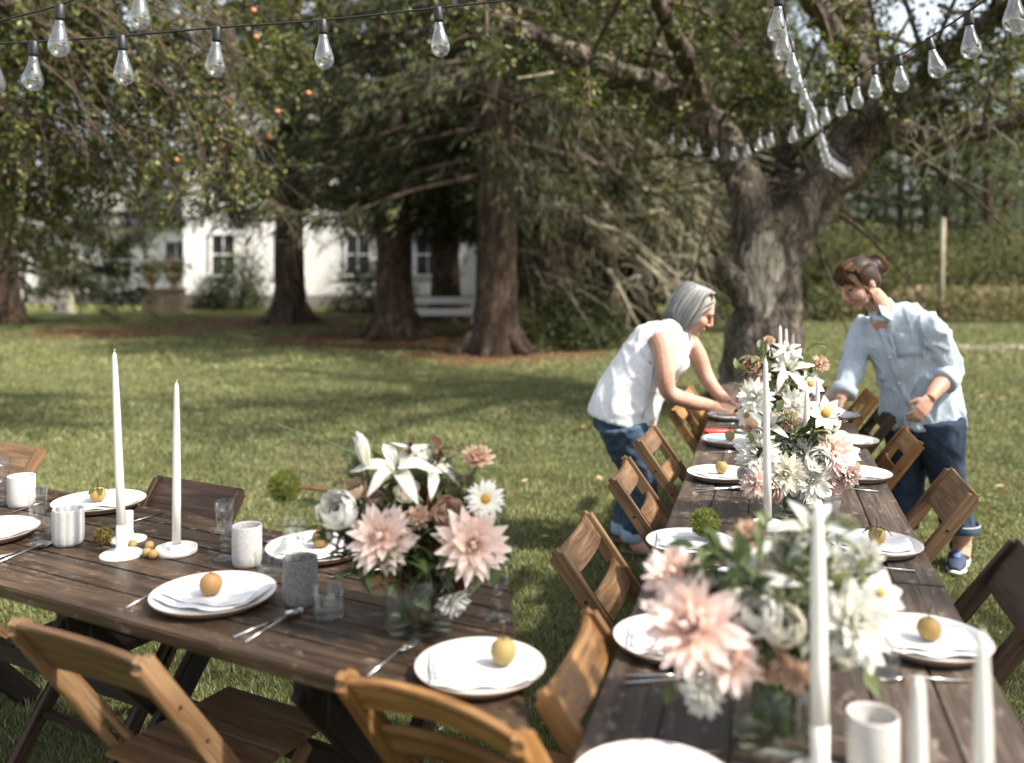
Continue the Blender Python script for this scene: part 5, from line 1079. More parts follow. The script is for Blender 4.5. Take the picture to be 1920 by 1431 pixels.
p = hd(850, 1122, -.075); flower('carnation', .040, 'p_white', p, cdir(p)*.4+Vector((.3, 0, -.55)), F(), 'white carnation drooping over the vase rim')
p = hd(668, 918, .0); flower('rose', .030, 'p_peach', p, cdir(p)*.5+Vector((-.2, 0, .6)), F(), 'faded peach rose above the white ranunculus', stem='rstem')
p = hd(762, 922, -.02); flower('rose', .028, 'p_cream', p, cdir(p)*.5+Vector((-.1, 0, .4)), F(), 'cream rose bud under the open lily')
p = hd(838, 962, -.03); flower('rose', .036, 'p_mauve', p, cdir(p)+Vector((.2, 0, .1)), F(), 'brown rose between the dahlias', stem='rstem')
p = hd(700, 935, -.01); flower('rose', .024, 'p_mauve', p, cdir(p)+Vector((0, 0, .5)), F(), 'dark small rose between lily bud and ranunculus', stem='rstem')
p = hd(617, 1005, -.01); flower('rose', .018, 'p_cream', p, Vector((-.8, -.3, .1)), F(), 'small cream bud under the ranunculus')
p = hd(640, 915, .02)
b = burr_thing(hd(533, 911, -.02), .036, 'burr', 'round green burr on a red brown twig at the bouquet edge', seed=5, n=1100); mb = MB(); o0 = Vector(b.location)
mb.tube(spline([Vector((.02, 0, -.004)), hd(590, 916, -.01)-o0, hd(640, 935, .0)-o0, hd(740, 1040, .0)-o0, Vector(vc)+Vector((.01, 0, .03))-o0], 6), .0045, 7); mk('twig', mb, M['rstem'], b)
SL = [((505, 790), .03, 8, .018, 'long thin stem with small buds arching beyond the green burr', 'L', .2), ((640, 850), .03, 9, .045, 'upright leafy stem beside the lily bud', 'D', .3), ((715, 870), .05, 8, .055, 'dark leafy stem behind the lilies', 'B', .4), ((600, 1010), -.02, 8, .055, 'leafy stem reaching down past the ranunculus', 'D', .35), ((640, 1085), -.06, 8, .060, 'dark leafy stem drooping beside the vase', 'D', .4), ((900, 1075), -.05, 9, .060, 'dark leafy stem drooping at the goblet', 'D', .4), ((950, 1010), .0, 8, .055, 'leafy stem at the slanted table end', 'D', .4),
      ((825, 835), .05, 7, .045, 'olive leafy stem standing above the roses', 'B', .5), ((930, 905), .05, 8, .05, 'leafy stem behind the daisy', 'D', .4), ((690, 960), .0, 9, .060, 'bronze leafy stem behind the blush dahlia', 'B', .4), ((800, 1090), -.07, 9, .055, 'pale leafy stem hanging into the vase front', 'L', .3), ((770, 1140), -.07, 6, .05, 'pale leaf stem lying against the glass', 'L', .4), ((860, 1060), -.06, 9, .060, 'dark leafy stem under the second dahlia', 'D', .3), ((735, 1065), -.06, 9, .055, 'leafy stem under the first dahlia', 'D', .3), ((845, 900), .03, 9, .05, 'slender leafy stem between roses and daisy', 'D', .4), ((790, 1000), -.01, 12, .06, 'dense leafy stem at the heart of bouquet', 'D', .3), ((700, 1000), .05, 12, .06, 'dense dark leafy stem behind the blush dahlia', 'D', .3), ((860, 980), .05, 12, .06, 'dense dark leafy stem behind the second dahlia', 'D', .3), ((780, 940), .08, 12, .06, 'bronze stem at the back of bouquet', 'B', .3)]
LM = {'D': LEAF, 'B': LEAF_B, 'L': LEAF_L}
for (xy, dy, n, s, lab, lk, w0) in SL: spray(F(), hd(*xy, dy), n, s, lab, LM[lk], 'stem' if lk != 'B' else 'rstem', True, w0=w0)
for k, (px, py, dy) in enumerate(((660, 1020, .02), (690, 1060, -.03), (760, 1060, -.07), (820, 1075, -.06), (900, 1040, .03), (930, 985, .04), (880, 985, .0), (830, 1000, -.04), (770, 1020, -.02), (690, 985, .08), (660, 965, .05), (850, 930, .07), (800, 945, .03), (620, 1035, -.03), (950, 1050, -.03), (810, 1120, -.075), (745, 1110, -.072), (650, 905, .03), (905, 965, .05), (600, 985, .0), (930, 1020, -.02), (585, 940, .03), (840, 880, .08), (940, 940, .03), (870, 1090, -.05), (690, 1095, -.06))):
    spray(F(), hd(px, py, dy), 13, .074, 'dark filler stem of the dahlia bouquet', LEAF if k % 4 else LEAF_B, 'stem', True, group='dark filler stems of the dahlia bouquet', w0=.4 if k % 3 else .08)
for (xy, lab) in (((500, 930), 'airy grass wisps drifting past the green burr'), ((560, 880), 'airy grass wisps above the green burr'), ((620, 870), 'airy grass wisps near the lily bud'), ((520, 985), 'airy grass wisps low beside the flutes'), ((880, 900), 'airy grass wisps by the daisy'), ((945, 940), 'airy grass wisps at the slanted table end')): grass_spray(F(), hd(*xy, .0), lab, 150, .055)
for (a, b_) in (((770, 825), 'nodding brown grass heads above the lily'), ((830, 850), 'nodding brown grass heads beside the lily'), ((860, 920), 'dry brown grass heads by the rose')): spray(F(), hd(*a, .03), 8, .030, b_, LEAF_B, 'rstem', True, w0=.75)
# --- the three bouquets on the long table
def bouquet(c, r, h, items, sprays, lab, seed, sc=1.0):
    random.seed(seed); c = Vector(c); vase(c, r, h, 'clear glass vase '+lab); Y0 = c.y
    for (kind, px, py, rr, mat, dy, dv, la) in items:
        p = dp(px, py, Y0+dy); flower(kind, rr, mat, p, cdir(p)*.8+Vector(dv), foot_in(c, r*.7), la, False)
    xs = [i[1] for i in items]; ys = [i[2] for i in items]
    for k in range(12): spray(foot_in(c, r*.7), dp(random.uniform(min(xs)+20, max(xs)-20), random.uniform(min(ys)+20, max(ys)+5), Y0+random.uniform(-.03, .09)), 11, .058, 'filler stem of the bouquet '+lab, random.choice((LEAF, LEAF, LEAF_L)), 'stem', False, group='filler stems of the bouquet '+lab, w0=.35)
    for (px, py, n, s, lk, la) in sprays: spray(foot_in(c, r*.7), dp(px, py, Y0+random.uniform(-.05, .08)), n, s, la, LM[lk], 'stem', False, w0=.35)
N1 = gp(1452, 1390, TZ)
bouquet(N1, .070, .115, [('dahlia', 1300, 1175, .092, 'p_pink', -.05, (-.4, 0, .2), 'huge blush dahlia leaning over a plate at the brown chair'), ('dahlia', 1265, 1080, .060, 'p_pink', .06, (-.3, .1, .4), 'blush dahlia behind the huge one'), ('carnation', 1402, 1010, .036, 'p_peach', .10, (0, 0, .6), 'peach carnation rising beside the green burr'), ('lily', 1400, 1100, .075, 'p_white', .02, (-.2, 0, .6), 'white lily rising above the huge blush dahlia'),
    ('dahlia', 1600, 1165, .075, 'p_white', -.03, (.3, 0, .2), 'white dahlia beside the big taper'), ('cosmos', 1648, 1115, .045, 'p_white', .02, (.6, 0, .3), 'white cosmos turned toward the yellow pear'), ('rose', 1440, 1235, .036, 'p_peach', -.06, (0, 0, .1), 'faded peach rose low above the near vase'), ('rose', 1475, 1110, .028, 'p_cream', .0, (0, 0, .4), 'cream rose at the heart of near bouquet'), ('rose', 1520, 1180, .030, 'p_cream', -.02, (.1, 0, .2), 'cream rose just beside the big taper'), ('rose', 1500, 1060, .028, 'p_cream', .03, (0, 0, .5), 'cream rose high in near bouquet'),
    ('carnation', 1320, 1300, .040, 'p_white', -.05, (-.4, 0, -.3), 'white carnation drooping toward the spoon'), ('bud', 1570, 1250, .04, 'p_cream', -.05, (.3, 0, .1), 'cream bud low beside the big taper'), ('carnation', 1490, 1265, .03, 'p_peach', -.07, (.0, 0, .0), 'peach carnation at the rim of near vase'), ('cosmos', 1620, 1215, .04, 'p_cream', .0, (.5, 0, .0), 'cream flower facing the yellow pear'), ('bud', 1555, 1080, .04, 'p_cream', .03, (.2, 0, .8), 'cream bud standing beside the big taper'), ('ranunculus', 1420, 1150, .05, 'p_white', -.03, (-.1, 0, .3), 'white ranunculus beside the huge blush dahlia'), ('ranunculus', 1470, 1175, .046, 'p_cream', -.05, (0, 0, .2), 'cream ranunculus in the middle of near bouquet'), ('dahlia', 1575, 1080, .055, 'p_white', .05, (.2, 0, .5), 'white dahlia standing high behind the big taper'), ('carnation', 1460, 1040, .038, 'p_cream', .06, (0, 0, .6), 'cream carnation high in near bouquet'), ('lily', 1520, 1000, .06, 'p_white', .06, (.1, 0, .7), 'white lily highest in near bouquet'), ('dahlia', 1365, 1235, .06, 'p_pink', -.05, (-.2, 0, -.1), 'smaller blush dahlia low by the spoon'), ('carnation', 1620, 1045, .035, 'p_white', .05, (.3, 0, .5), 'white carnation near the leafy pear plate')],
    [(1330, 1120, 10, .06, 'D', 'leafy stem behind the huge blush dahlia'), (1240, 1300, 8, .055, 'L', 'pale leafy stem drooping to the table edge'), (1370, 1310, 9, .055, 'L', 'pale leafy stem falling over the near vase'), (1420, 1160, 12, .06, 'D', 'dark leafy stem at the heart of near bouquet'), (1440, 980, 10, .045, 'L', 'tall pale stem rising from near bouquet'), (1490, 1000, 9, .05, 'D', 'tall leafy stem left of the big taper'), (1600, 990, 9, .045, 'L', 'tall pale stem near the leafy pear plate'), (1560, 1240, 10, .06, 'D', 'leafy stem under the white dahlia'), (1640, 1270, 9, .055, 'L', 'pale leafy stem reaching to the clay cup'), (1500, 1200, 12, .06, 'D', 'dark leafy stem between cream roses'), (1400, 1240, 12, .06, 'D', 'dark leafy stem under the blush dahlia'), (1460, 1150, 12, .055, 'L', 'pale leafy stem between the cream roses'), (1580, 1100, 9, .05, 'L', 'pale stem above the white dahlia'), (1540, 1040, 8, .05, 'L', 'pale stem between tapers'), (1480, 1290, 10, .06, 'D', 'dark leafy stem over the near vase rim'), (1350, 1030, 10, .045, 'L', 'pale airy stem behind the blush dahlias'), (1650, 1060, 10, .045, 'L', 'pale airy stem reaching toward the yellow pear'), (1580, 960, 9, .04, 'L', 'highest pale stem of the near bouquet')], 'holding huge blush and white dahlias', 31)
N2 = gp(1487, 965, TZ)
bouquet(N2, .066, .11, [('dahlia', 1420, 850, .080, 'p_white', -.02, (-.4, 0, .2), 'white dahlia beside the red shears plate'), ('dahlia', 1475, 890, .075, 'p_cream', -.05, (-.1, 0, .1), 'cream dahlia between two tapers'), ('dahlia', 1560, 850, .080, 'p_pink', -.02, (.4, 0, .2), 'pale pink dahlia beside the brown pear plate'), ('lily', 1440, 800, .07, 'p_white', .03, (-.2, 0, .5), 'white lily high behind the lone tall taper'), ('cosmos', 1548, 775, .058, 'p_white', -.02, (.2, -.2, .1), 'white cosmos with yellow eye by the blue sleeve'), ('cosmos', 1590, 850, .045, 'p_white', .0, (.6, 0, .2), 'small white cosmos above the empty napkin'), ('carnation', 1480, 790, .042, 'p_peach', .02, (0, 0, .5), 'peach carnation at the top of middle bouquet'), ('carnation', 1408, 800, .03, 'p_peach', .02, (-.3, 0, .3), 'small peach carnation near the reaching hands'),
    ('dahlia', 1520, 900, .07, 'p_white', -.05, (.1, 0, .0), 'white dahlia low between close tapers'), ('ranunculus', 1405, 890, .045, 'p_white', -.04, (-.5, 0, .0), 'round white ranunculus over the lone pear plate'), ('rose', 1570, 900, .04, 'p_pink', -.03, (.4, 0, -.2), 'pink rose drooping by the brown pear'), ('dahlia', 1500, 850, .06, 'p_white', .0, (0, 0, .2), 'white dahlia in the centre of middle bouquet'), ('rose', 1440, 920, .045, 'p_pink', -.05, (-.2, 0, -.2), 'pale pink rose low over the plate edge'), ('lily', 1555, 815, .06, 'p_white', .03, (.3, 0, .4), 'white lily between cosmos and pale pink dahlia'), ('carnation', 1590, 890, .045, 'p_pink', -.02, (.4, 0, .0), 'frilly pink carnation over the brown pear plate'), ('dahlia', 1460, 835, .055, 'p_white', .03, (-.1, 0, .3), 'small white dahlia beside the lone taper'), ('ranunculus', 1535, 865, .055, 'p_white', -.06, (.1, 0, .1), 'white ranunculus between the close tapers'), ('dahlia', 1415, 905, .055, 'p_pink', -.06, (-.4, 0, .0), 'blush dahlia low over the lone pear plate')],
    [(1430, 830, 10, .05, 'D', 'leafy stem between lily and white dahlia'), (1500, 820, 12, .05, 'D', 'leafy stem behind the peach carnation'), (1560, 810, 10, .05, 'L', 'pale stem under the yellow eyed cosmos'), (1470, 930, 10, .05, 'D', 'dark stem over the middle vase'), (1520, 940, 10, .05, 'D', 'dark stem low beside close tapers'), (1590, 790, 8, .045, 'B', 'bronze stem by the blue sleeve'), (1400, 830, 9, .05, 'D', 'leafy stem near the red shears'), (1455, 770, 9, .045, 'L', 'pale stem beside the lone taper top')], 'holding cream and white dahlias in mid table', 32)
N3 = gp(1475, 845, TZ)
bouquet(N3, .062, .11, [('dahlia', 1415, 745, .085, 'p_white', -.06, (-.3, 0, .1), 'white dahlia at the fingertips of the person in white'), ('lily', 1478, 695, .10, 'p_white', .0, (-.05, 0, .5), 'big open white lily before the far tapers'), ('dahlia', 1490, 760, .075, 'p_white', -.05, (.1, 0, .1), 'white dahlia under the big open lily'), ('cosmos', 1520, 720, .06, 'p_white', .0, (.3, 0, .3), 'white cosmos right under the far tapers'), ('carnation', 1537, 683, .045, 'p_peach', .03, (.3, 0, .5), 'peach carnation highest by the blue sleeve'), ('carnation', 1418, 710, .042, 'p_peach', .0, (-.2, 0, .4), 'pale peach carnation by the reddish berries'), ('carnation', 1442, 640, .028, 'p_peach', .05, (0, 0, .8), 'tiny peach carnation in front of the trunk'), ('rose', 1410, 683, .04, 'p_mauve', .0, (-.2, 0, .4), 'rust coloured rose cluster on the hand side'), ('rose', 1425, 692, .034, 'p_mauve', -.02, (0, 0, .4), 'smaller rust rose near the cluster'), ('rose', 1465, 730, .034, 'p_cream', -.02, (0, 0, .3), 'cream rose between far lilies'), ('lily', 1475, 660, .06, 'p_white', .03, (.1, 0, .8), 'small white lily at the very top'), ('dahlia', 1450, 790, .06, 'p_cream', -.05, (-.1, 0, .1), 'cream dahlia low in the far bouquet'), ('cosmos', 1400, 780, .05, 'p_white', -.05, (-.4, 0, .2), 'white cosmos over the shears')],
    [(1375, 690, 14, .055, 'L', 'pale leafy stem spreading toward the face'), (1395, 665, 14, .055, 'L', 'pale leafy stem spreading before the trunk'), (1380, 720, 12, .055, 'L', 'pale leafy stem just over the reaching hands'), (1420, 650, 14, .055, 'L', 'pale leafy stem beside the tiny carnation'), (1535, 640, 10, .05, 'L', 'tall airy stem with paired leaves by the blue shirt'), (1530, 700, 12, .055, 'D', 'leafy stem near the peach carnation'), (1550, 740, 12, .05, 'B', 'bronze feathery stem at the blue sleeve'), (1460, 760, 12, .055, 'D', 'leafy stem low in far bouquet'), (1385, 770, 12, .055, 'D', 'dark leafy stem between the fingers and white dahlia'), (1440, 780, 12, .055, 'D', 'dark leafy stem over the far vase'), (1500, 680, 12, .055, 'L', 'pale stem behind the big lily'), (1510, 800, 10, .055, 'D', 'dark leafy stem toward the far plate'), (1410, 800, 10, .055, 'D', 'dark leafy stem low beside shears')], 'farthest along the long table', 33)

# ================================================================== STRING LIGHTS
def bulb_make():
    t_ = thing('light_bulb', 'clear bulb', 'light bulb', (0,0,0), 0, 'clear bulbs on the string lights'); s = MB(); s.lathe([(0, .004), (.010, .004), (.0135, -.002), (.0145, -.038), (.0135, -.042), (0, -.042)], 16); mk('socket', s, M['black'], t_)
    g = MB(); g.lathe([(.0125, -.040), (.0135, -.055), (.0185, -.075), (.026, -.096), (.0300, -.114), (.0285, -.130), (.020, -.1425), (.008, -.148), (0, -.1485)], 24); mk('glass', g, M['bulbglass'], t_)
    f = MB(); f.tube([Vector((0,0,-.042)), Vector((0,0,-.085))], [.004, .0022], 8); f.tube([Vector((-.010,0,-.098)), Vector((-.004,0,-.085)), Vector((.004,0,-.085)), Vector((.010,0,-.098))], .0006, 4, False); mk('filament', f, M['glass'], t_); return t_
BULB = None
def bulb(p, tilt, label, s=1.0):
    global BULB
    if BULB is None: BULB = bulb_make(); t_ = BULB; t_.location = p; t_.rotation_euler = tilt; t_['label'] = label
    else: t_ = dup(BULB, p, None, label, rot=tilt)
    t_.scale = (s,)*3; return t_
def cable(pts, label, r=.0032, n=8):
    P = spline(pts, n); o = Vector(P[0]); mb = MB(); mb.tube([p-o for p in P], r, 6); c = mk('light_cable', mb, M['black'], None, o); return tag(c, label, 'cable', 'string light cables')
SY = 2.75
def hangs(pts, Y): return [dp(x, y, Y) for x, y in pts]
cable(hangs([(-160, 92), (0, 82), (64, 79), (225, 68), (407, 52), (603, 38), (820, 15), (1000, -6), (1160, -40)], SY), 'black light cable sagging across the spruces, lower of two')
cable([dp(x, y, SY-.15) for x, y in ((-120, 80), (0, 40), (110, 10), (260, -45), (430, -80))], 'black light cable rising steeply at the twiggy apple tree')
for px, py, lb_ in ((64, 79, 'clear bulb below the steep cable beside twiggy boughs'), (228, 68, 'clear bulb before the bare drooping twigs'), (407, 52, 'clear bulb in front of the red apples'), (605, 38, 'clear bulb before the spruce between apples and house gap'), (821, 15, 'clear bulb in front of the spruce by the rail fence'), (-14, 84, 'clear bulb half out of view at the twiggy tree')): bulb(dp(px, py, SY), (0, R(random.uniform(-4, 4)), 0), lb_)
for px, py, lb_ in ((113, 10, 'clear bulb on the steep cable over the twiggy boughs'), (262, -42, 'clear bulb cut by the top, steep cable'), ): bulb(dp(px, py, SY-.15), (0, R(random.uniform(-3, 3)), 0), lb_)
ORDN = 'first second third fourth fifth sixth seventh eighth ninth tenth eleventh twelfth thirteenth fourteenth fifteenth sixteenth seventeenth eighteenth nineteenth twentieth'.split()+['farthest']*9
# cable A: falls from above the table to the tree; cable B: comes in from the right; both meet at the trunk, then run left along the limb
CA = [(1452, -45, 2.9), (1470, 20, 3.5), (1478, 65, 4.0), (1494, 107, 4.6), (1506, 150, 5.2), (1518, 180, 5.8), (1530, 215, 6.4), (1543, 252, 7.0), (1556, 278, 7.6), (1570, 292, 8.2), (1582, 300, 8.8), (1592, 304, 9.2)]
CB = [(1960, -80, 2.6), (1895, -35, 2.9), (1790, 40, 3.4), (1700, 97, 4.0), (1645, 120, 4.5), (1590, 158, 5.2), (1553, 182, 5.7), (1515, 210, 6.2), (1487, 225, 6.6), (1448, 235, 7.0), (1412, 252, 7.4), (1386, 263, 7.7), (1348, 265, 8.0), (1320, 262, 8.2), (1296, 255, 8.4), (1280, 248, 8.6), (1262, 240, 8.8), (1250, 232, 9.0)]
for nm, CC, lab in (('a', CA, 'black light cable dropping steeply along the table to the trunk'), ('b', CB, 'black light cable sweeping from beside the blue shirt to the left limb')):
    P = [dp(*c) for c in CC]; cable(P, lab, .004); S_ = spline(P, 12); acc = 0; nxt = .25; k = 0; seq = []
    for i in range(1, len(S_)):
        acc += (S_[i]-S_[i-1]).length
        if acc >= nxt and k < 20:
            nxt += (.55 if acc < 4 else .30) if nm == 'a' else (.42 if acc < 4.2 else .27); k += 1; t3 = (R(random.uniform(-4, 4)), R(random.uniform(-14, 6) if nm == 'b' else random.uniform(-6, 6)), random.uniform(0, 6))
            seq.append(bulb(S_[i], t3, '', 1.15))
    for k, o in enumerate(seq[::-1]): o['label'] = '%s clear bulb from the trunk on the %s' % (ORDN[k], 'cable dropping steeply along the table' if nm == 'a' else 'cable sweeping to the left limb')
# ================================================================== PEOPLE
from mathutils.bvhtree import BVHTree
def skinmat(name, a, b):
    m, t, bs = newmat(name); n = noise_tex(t, coords(t), 14, 5, .6); t.links.new(ramp(t, n, [(.35, a), (.65, b)]), bs.inputs['Base Color']); bs.inputs['Roughness'].default_value = .5
    bs.inputs['Subsurface Weight'].default_value = .25; bs.inputs['Subsurface Radius'].default_value = (.02, .008, .004); bs.inputs['Subsurface Scale'].default_value = .5; bs.inputs['Specular IOR Level'].default_value = .3
    bump(t, bs, noise_tex(t, coords(t), 220, 3), .12, .002); return m
def clothmat(name, a, b, weave=500, wr=.5, vs_=7):
    m, t, bs = newmat(name); n = noise_tex(t, coords(t), vs_, 6, .65); t.links.new(ramp(t, n, [(.35, a), (.65, b)]), bs.inputs['Base Color']); bs.inputs['Roughness'].default_value = .85; bs.inputs['Specular IOR Level'].default_value = .15
    f = noise_tex(t, coords(t, (1, 1, .6)), 11, 6, .62, 1.6); g = noise_tex(t, coords(t), weave, 2); h = mixc(t, .12, f, g); bump(t, bs, h, wr, .03); return m
M['skin'] = skinmat('skin_tan', (.38,.205,.145), (.50,.305,.225)); M['lip'] = plain('lip', (.30,.11,.085), .45); M['eye'] = plain('eye_dark', (.02,.013,.010), .2)
M['shirt_w'] = clothmat('white_cotton', (.70,.70,.71), (.76,.76,.77)); M['shirt_b'] = clothmat('pale_blue_oxford', (.42,.49,.57), (.50,.57,.645), 700)
M['jean'] = clothmat('blue_denim', (.030,.050,.085), (.075,.11,.16), 600, .6, 5); M['jean_d'] = clothmat('dark_denim', (.022,.034,.055), (.055,.078,.115), 600, .6, 5); M['cuff'] = clothmat('denim_cuff', (.24,.31,.40), (.34,.41,.49))
M['hair_g'] = leafmat('silver_hair', [(0, (.09,.09,.09)), (.35, (.20,.20,.198)), (.7, (.32,.32,.315)), (1, (.50,.50,.49))], .0, .5, .3); M['hair_b'] = leafmat('brown_hair', [(0, (.020,.010,.006)), (.5, (.055,.026,.012)), (.85, (.11,.052,.024)), (1, (.20,.10,.05))], .0, .55, .15)
M['navy'] = plain('shoe_navy_mesh', (.02,.032,.065), .8, bmp=.5, bscale=300); M['shoeblue'] = plain('shoe_blue', (.05,.10,.22), .7); M['sole'] = plain('shoe_sole', (.72,.72,.70), .6); M['redtag'] = plain('shoe_label', (.5,.06,.05), .5); M['thread'] = plain('white_thread', (.7,.7,.7), .8); M['strapbrown'] = plain('sandal_leather', (.10,.055,.035), .6)
M['button'] = plain('shirt_button', (.75,.74,.72), .4); M['metal_gold'] = plain('earring_metal', (.55,.40,.2), .3, metal=1)
def remesh(name, mb, vox, smooth=6, fold=None):
    me = mb.mesh(name); o = bpy.data.objects.new(name, me); C.objects.link(o); md = o.modifiers.new('r', 'REMESH'); md.mode = 'VOXEL'; md.voxel_size = vox
    if smooth: s = o.modifiers.new('s', 'SMOOTH'); s.factor = .5; s.iterations = smooth
    dg = bpy.context.evaluated_depsgraph_get(); dg.update(); me2 = bpy.data.meshes.new_from_object(o.evaluated_get(dg)); bpy.data.objects.remove(o); bpy.data.meshes.remove(me); me2.name = name
    if fold:
        me2.update(); nn = [v.normal.copy() for v in me2.vertices]
        for v, n_ in zip(me2.vertices, nn): v.co += n_*fold(v.co)
    me2.polygons.foreach_set('use_smooth', [True]*len(me2.polygons)); me2.update(); return me2
def folds(amp, s=(9, 9, 4), warp=.5, seed=0):
    def f(p):
        q = Vector((p.x*s[0]+seed, p.y*s[1], p.z*s[2])); w = noise.noise_vector(q*.5)*warp; n1 = noise.noise(q+w); n2 = noise.noise(q*2.3+w)
        n3 = noise.noise(Vector((q.x*1.5+q.z*1.2, q.y*1.5-q.z*.8, q.z*.9))+w*1.3); return amp*((max(0, 1-abs(n1)*2.6))**2*1.1+(max(0, 1-abs(n3)*3.2))**2*.8+n2*.3-.35)
    return f
def arm(mb, pts, rads, n=14): P = spline(pts, 6); mb.tube(P, lerps(rads, len(P)), n)
def hand(mb, wrist, fwd, nrm, thumb, curl=.5, s=1.0):          # palm and five bent fingers; nrm points out of the back of the hand
    f = Vector(fwd).normalized(); n_ = Vector(nrm); n_ = (n_-f*n_.dot(f)).normalized(); t_ = Vector(thumb); t_ = (t_-f*t_.dot(f)-n_*t_.dot(n_)).normalized(); w = Vector(wrist)
    for k in range(4):
        o_ = (1.5-k)*.019*s; base = w+f*.078*s+t_*o_; mb.tube([w+f*.004*s+t_*o_*.6, w+f*.045*s+t_*o_*.95, base], [.0135*s, .0145*s, .0125*s], 10)
        L = (.064, .074, .069, .053)[k]*s; c0 = curl*.7; p1 = base+(f*math.cos(c0*.6)-n_*math.sin(c0*.6))*L*.45; p2 = p1+(f*math.cos(c0*1.5)-n_*math.sin(c0*1.5))*L*.32; p3 = p2+(f*math.cos(c0*2.2)-n_*math.sin(c0*2.2))*L*.26
        mb.tube([base-f*.012*s, base, p1, p2, p3], [.0105*s, .0105*s, .0092*s, .0084*s, .0062*s], 9)
    b = w+f*.022*s+t_*.020*s; p1 = b+(t_*.75+f*.6-n_*.25).normalized()*.034*s; p2 = p1+(t_*.35+f*.85-n_*.4*curl).normalized()*.030*s; mb.tube([w+f*.01*s+t_*.01*s, b, p1, p2, p2+(f*.9-n_*.3).normalized()*.016*s], [.014*s, .0145*s, .0115*s, .0095*s, .0065*s], 9)
def head(mb, c, f, s=1.0):
    f = Vector(f).normalized(); z = Vector((0,0,1)); u = (z-f*z.dot(f)).normalized(); y = u.cross(f); H = lambda a, b, d: Vector(c)+f*a*s+y*b*s+u*d*s
    def el(a, b, d, ra, rb, rd):
        t_ = MB(); t_.ball((0,0,0), 1, 20, 14); mb.add([H(a+v[0]*ra, b+v[1]*rb, d+v[2]*rd) for v in t_.v], t_.f)
    el(-.005, 0, .025, .094, .074, .094); el(.022, 0, -.030, .066, .060, .075); el(.030, 0, -.062, .052, .050, .045); el(.068, 0, -.098, .021, .024, .018); el(.070, 0, .028, .024, .050, .030)
    for q in (-1, 1): el(.058, q*.034, -.028, .033, .030, .034); el(.075, q*.026, .030, .016, .024, .011); el(-.014, q*.075, -.012, .017, .007, .027)
    mb.tube([H(.088, 0, .022), H(.100, 0, .0), H(.112, 0, -.022), H(.104, 0, -.034)], [.009, .0105, .0125, .008], 10)
    for q in (-1, 1): el(.100, q*.011, -.030, .010, .008, .008)
    el(.088, 0, -.056, .011, .022, .007); el(.086, 0, -.067, .011, .019, .008); return H
def facebits(H, root, o, brow):
    for q in (-1, 1):
        mb = MB(); mb.ball((0,0,0), .0088, 12, 8); mb.v = [tuple(H(.0800+v[0], q*.030+v[1]*1.35, .010+v[2]*.62)-o) for v in mb.v]; mk('eye', mb, M['eye'], root)
        mb = MB(); mb.tube([H(.093, q*.014, .030)-o, H(.090, q*.032, .037)-o, H(.076, q*.050, .030)-o], [.0018, .0024, .0012], 6); mk('eyebrow', mb, M[brow], root)
    mb = MB(); mb.tube([H(.090, -.020, -.061)-o, H(.0985, 0, -.058)-o, H(.090, .020, -.061)-o], [.003, .0062, .003], 8); mk('lips', mb, M['lip'], root)
def strand_set(mb, paths, r, n=4):
    for P in paths: S = spline(P, 5); mb.tube(S, lerps([r*.7, r, r, r*.35], len(S)), n, False)
def wrap(bvh, pts, view, off=.004):
    out = []
    for p in pts:
        h = bvh.ray_cast(Vector(p)-Vector(view)*.6, Vector(view), 2.0)
        if h[0] is not None: out.append(h[0]+h[1]*off)
    return out
def strip(name, bvh, line, wd, view, mat, parent, off=.004):
    ax = Vector((0,0,0)); rows = []
    for i, p in enumerate(line):
        d = (line[min(i+1, len(line)-1)]-line[max(i-1, 0)]).normalized(); sd = d.cross(Vector(view)).normalized(); r_ = wrap(bvh, [p-sd*wd/2, p, p+sd*wd/2], view, off)
        if len(r_) == 3: rows.append(r_)
    if len(rows) < 2: return None
    mb = MB(); mb.v = [tuple(q) for r_ in rows for q in r_]; mb.f = [(i*3+k, i*3+k+1, (i+1)*3+k+1, (i+1)*3+k) for i in range(len(rows)-1) for k in range(2)]; o = mk(name, mb, mat, parent); md = o.modifiers.new('t', 'SOLIDIFY'); md.thickness = .003; md.offset = 0; return o
# ------------------------------------------------------------------ the person in white, bending over the table
PY = 4.93; pw = thing('person', 'person with silver bob in sleeveless white shirt and jeans bending to arrange flowers', 'person', (dp(1180, 900, PY).x, PY, 0)); po = Vector(pw.location)
D = lambda x, y, Y=PY: dp(x, y, Y)-po
b = MB(); fh = Vector((.80, -.20, -.50)); hc = D(1303, 583, 4.92); Hh = head(b, hc, fh, 1.02)
arm(b, [D(1262, 622, 4.93), D(1280, 605, 4.93), hc+Vector((-.015, 0, -.045))], [.075, .060, .058])
arm(b, [D(1232, 632, 4.78), D(1243, 655, 4.745), D(1247, 695, 4.70), D(1254, 735, 4.70), D(1292, 752, 4.74), D(1325, 759, 4.78), D(1346, 764, 4.81)], [.062, .062, .052, .044, .042, .033, .025])
arm(b, [D(1290, 640, 5.06), D(1308, 668, 5.09), D(1322, 702, 5.09), D(1338, 728, 5.05), D(1358, 748, 4.98), D(1368, 756, 4.93)], [.056, .052, .044, .039, .031, .024])
hand(b, D(1346, 764, 4.81), (.93, .20, -.16), (-.1, -.45, .88), (.1, .9, .35), .55, 1.0)
hand(b, D(1368, 756, 4.93), (.80, -.25, -.35), (.1, .3, .9), (.2, -.9, .2), .6, .98)
for ank, kn in ((D(1190, 1000, 4.90), D(1196, 960, 4.90)), (D(1168, 985, 5.10), D(1172, 950, 5.10))): arm(b, [kn.lerp(ank, .3), ank, Vector((ank.x+.02, ank.y-.01, .055)), Vector((ank.x+.13, ank.y-.05, .035))], [.040, .038, .042, .030])
arm(b, [D(1262, 622), D(1220, 680), D(1165, 775)], [.07, .10, .10])
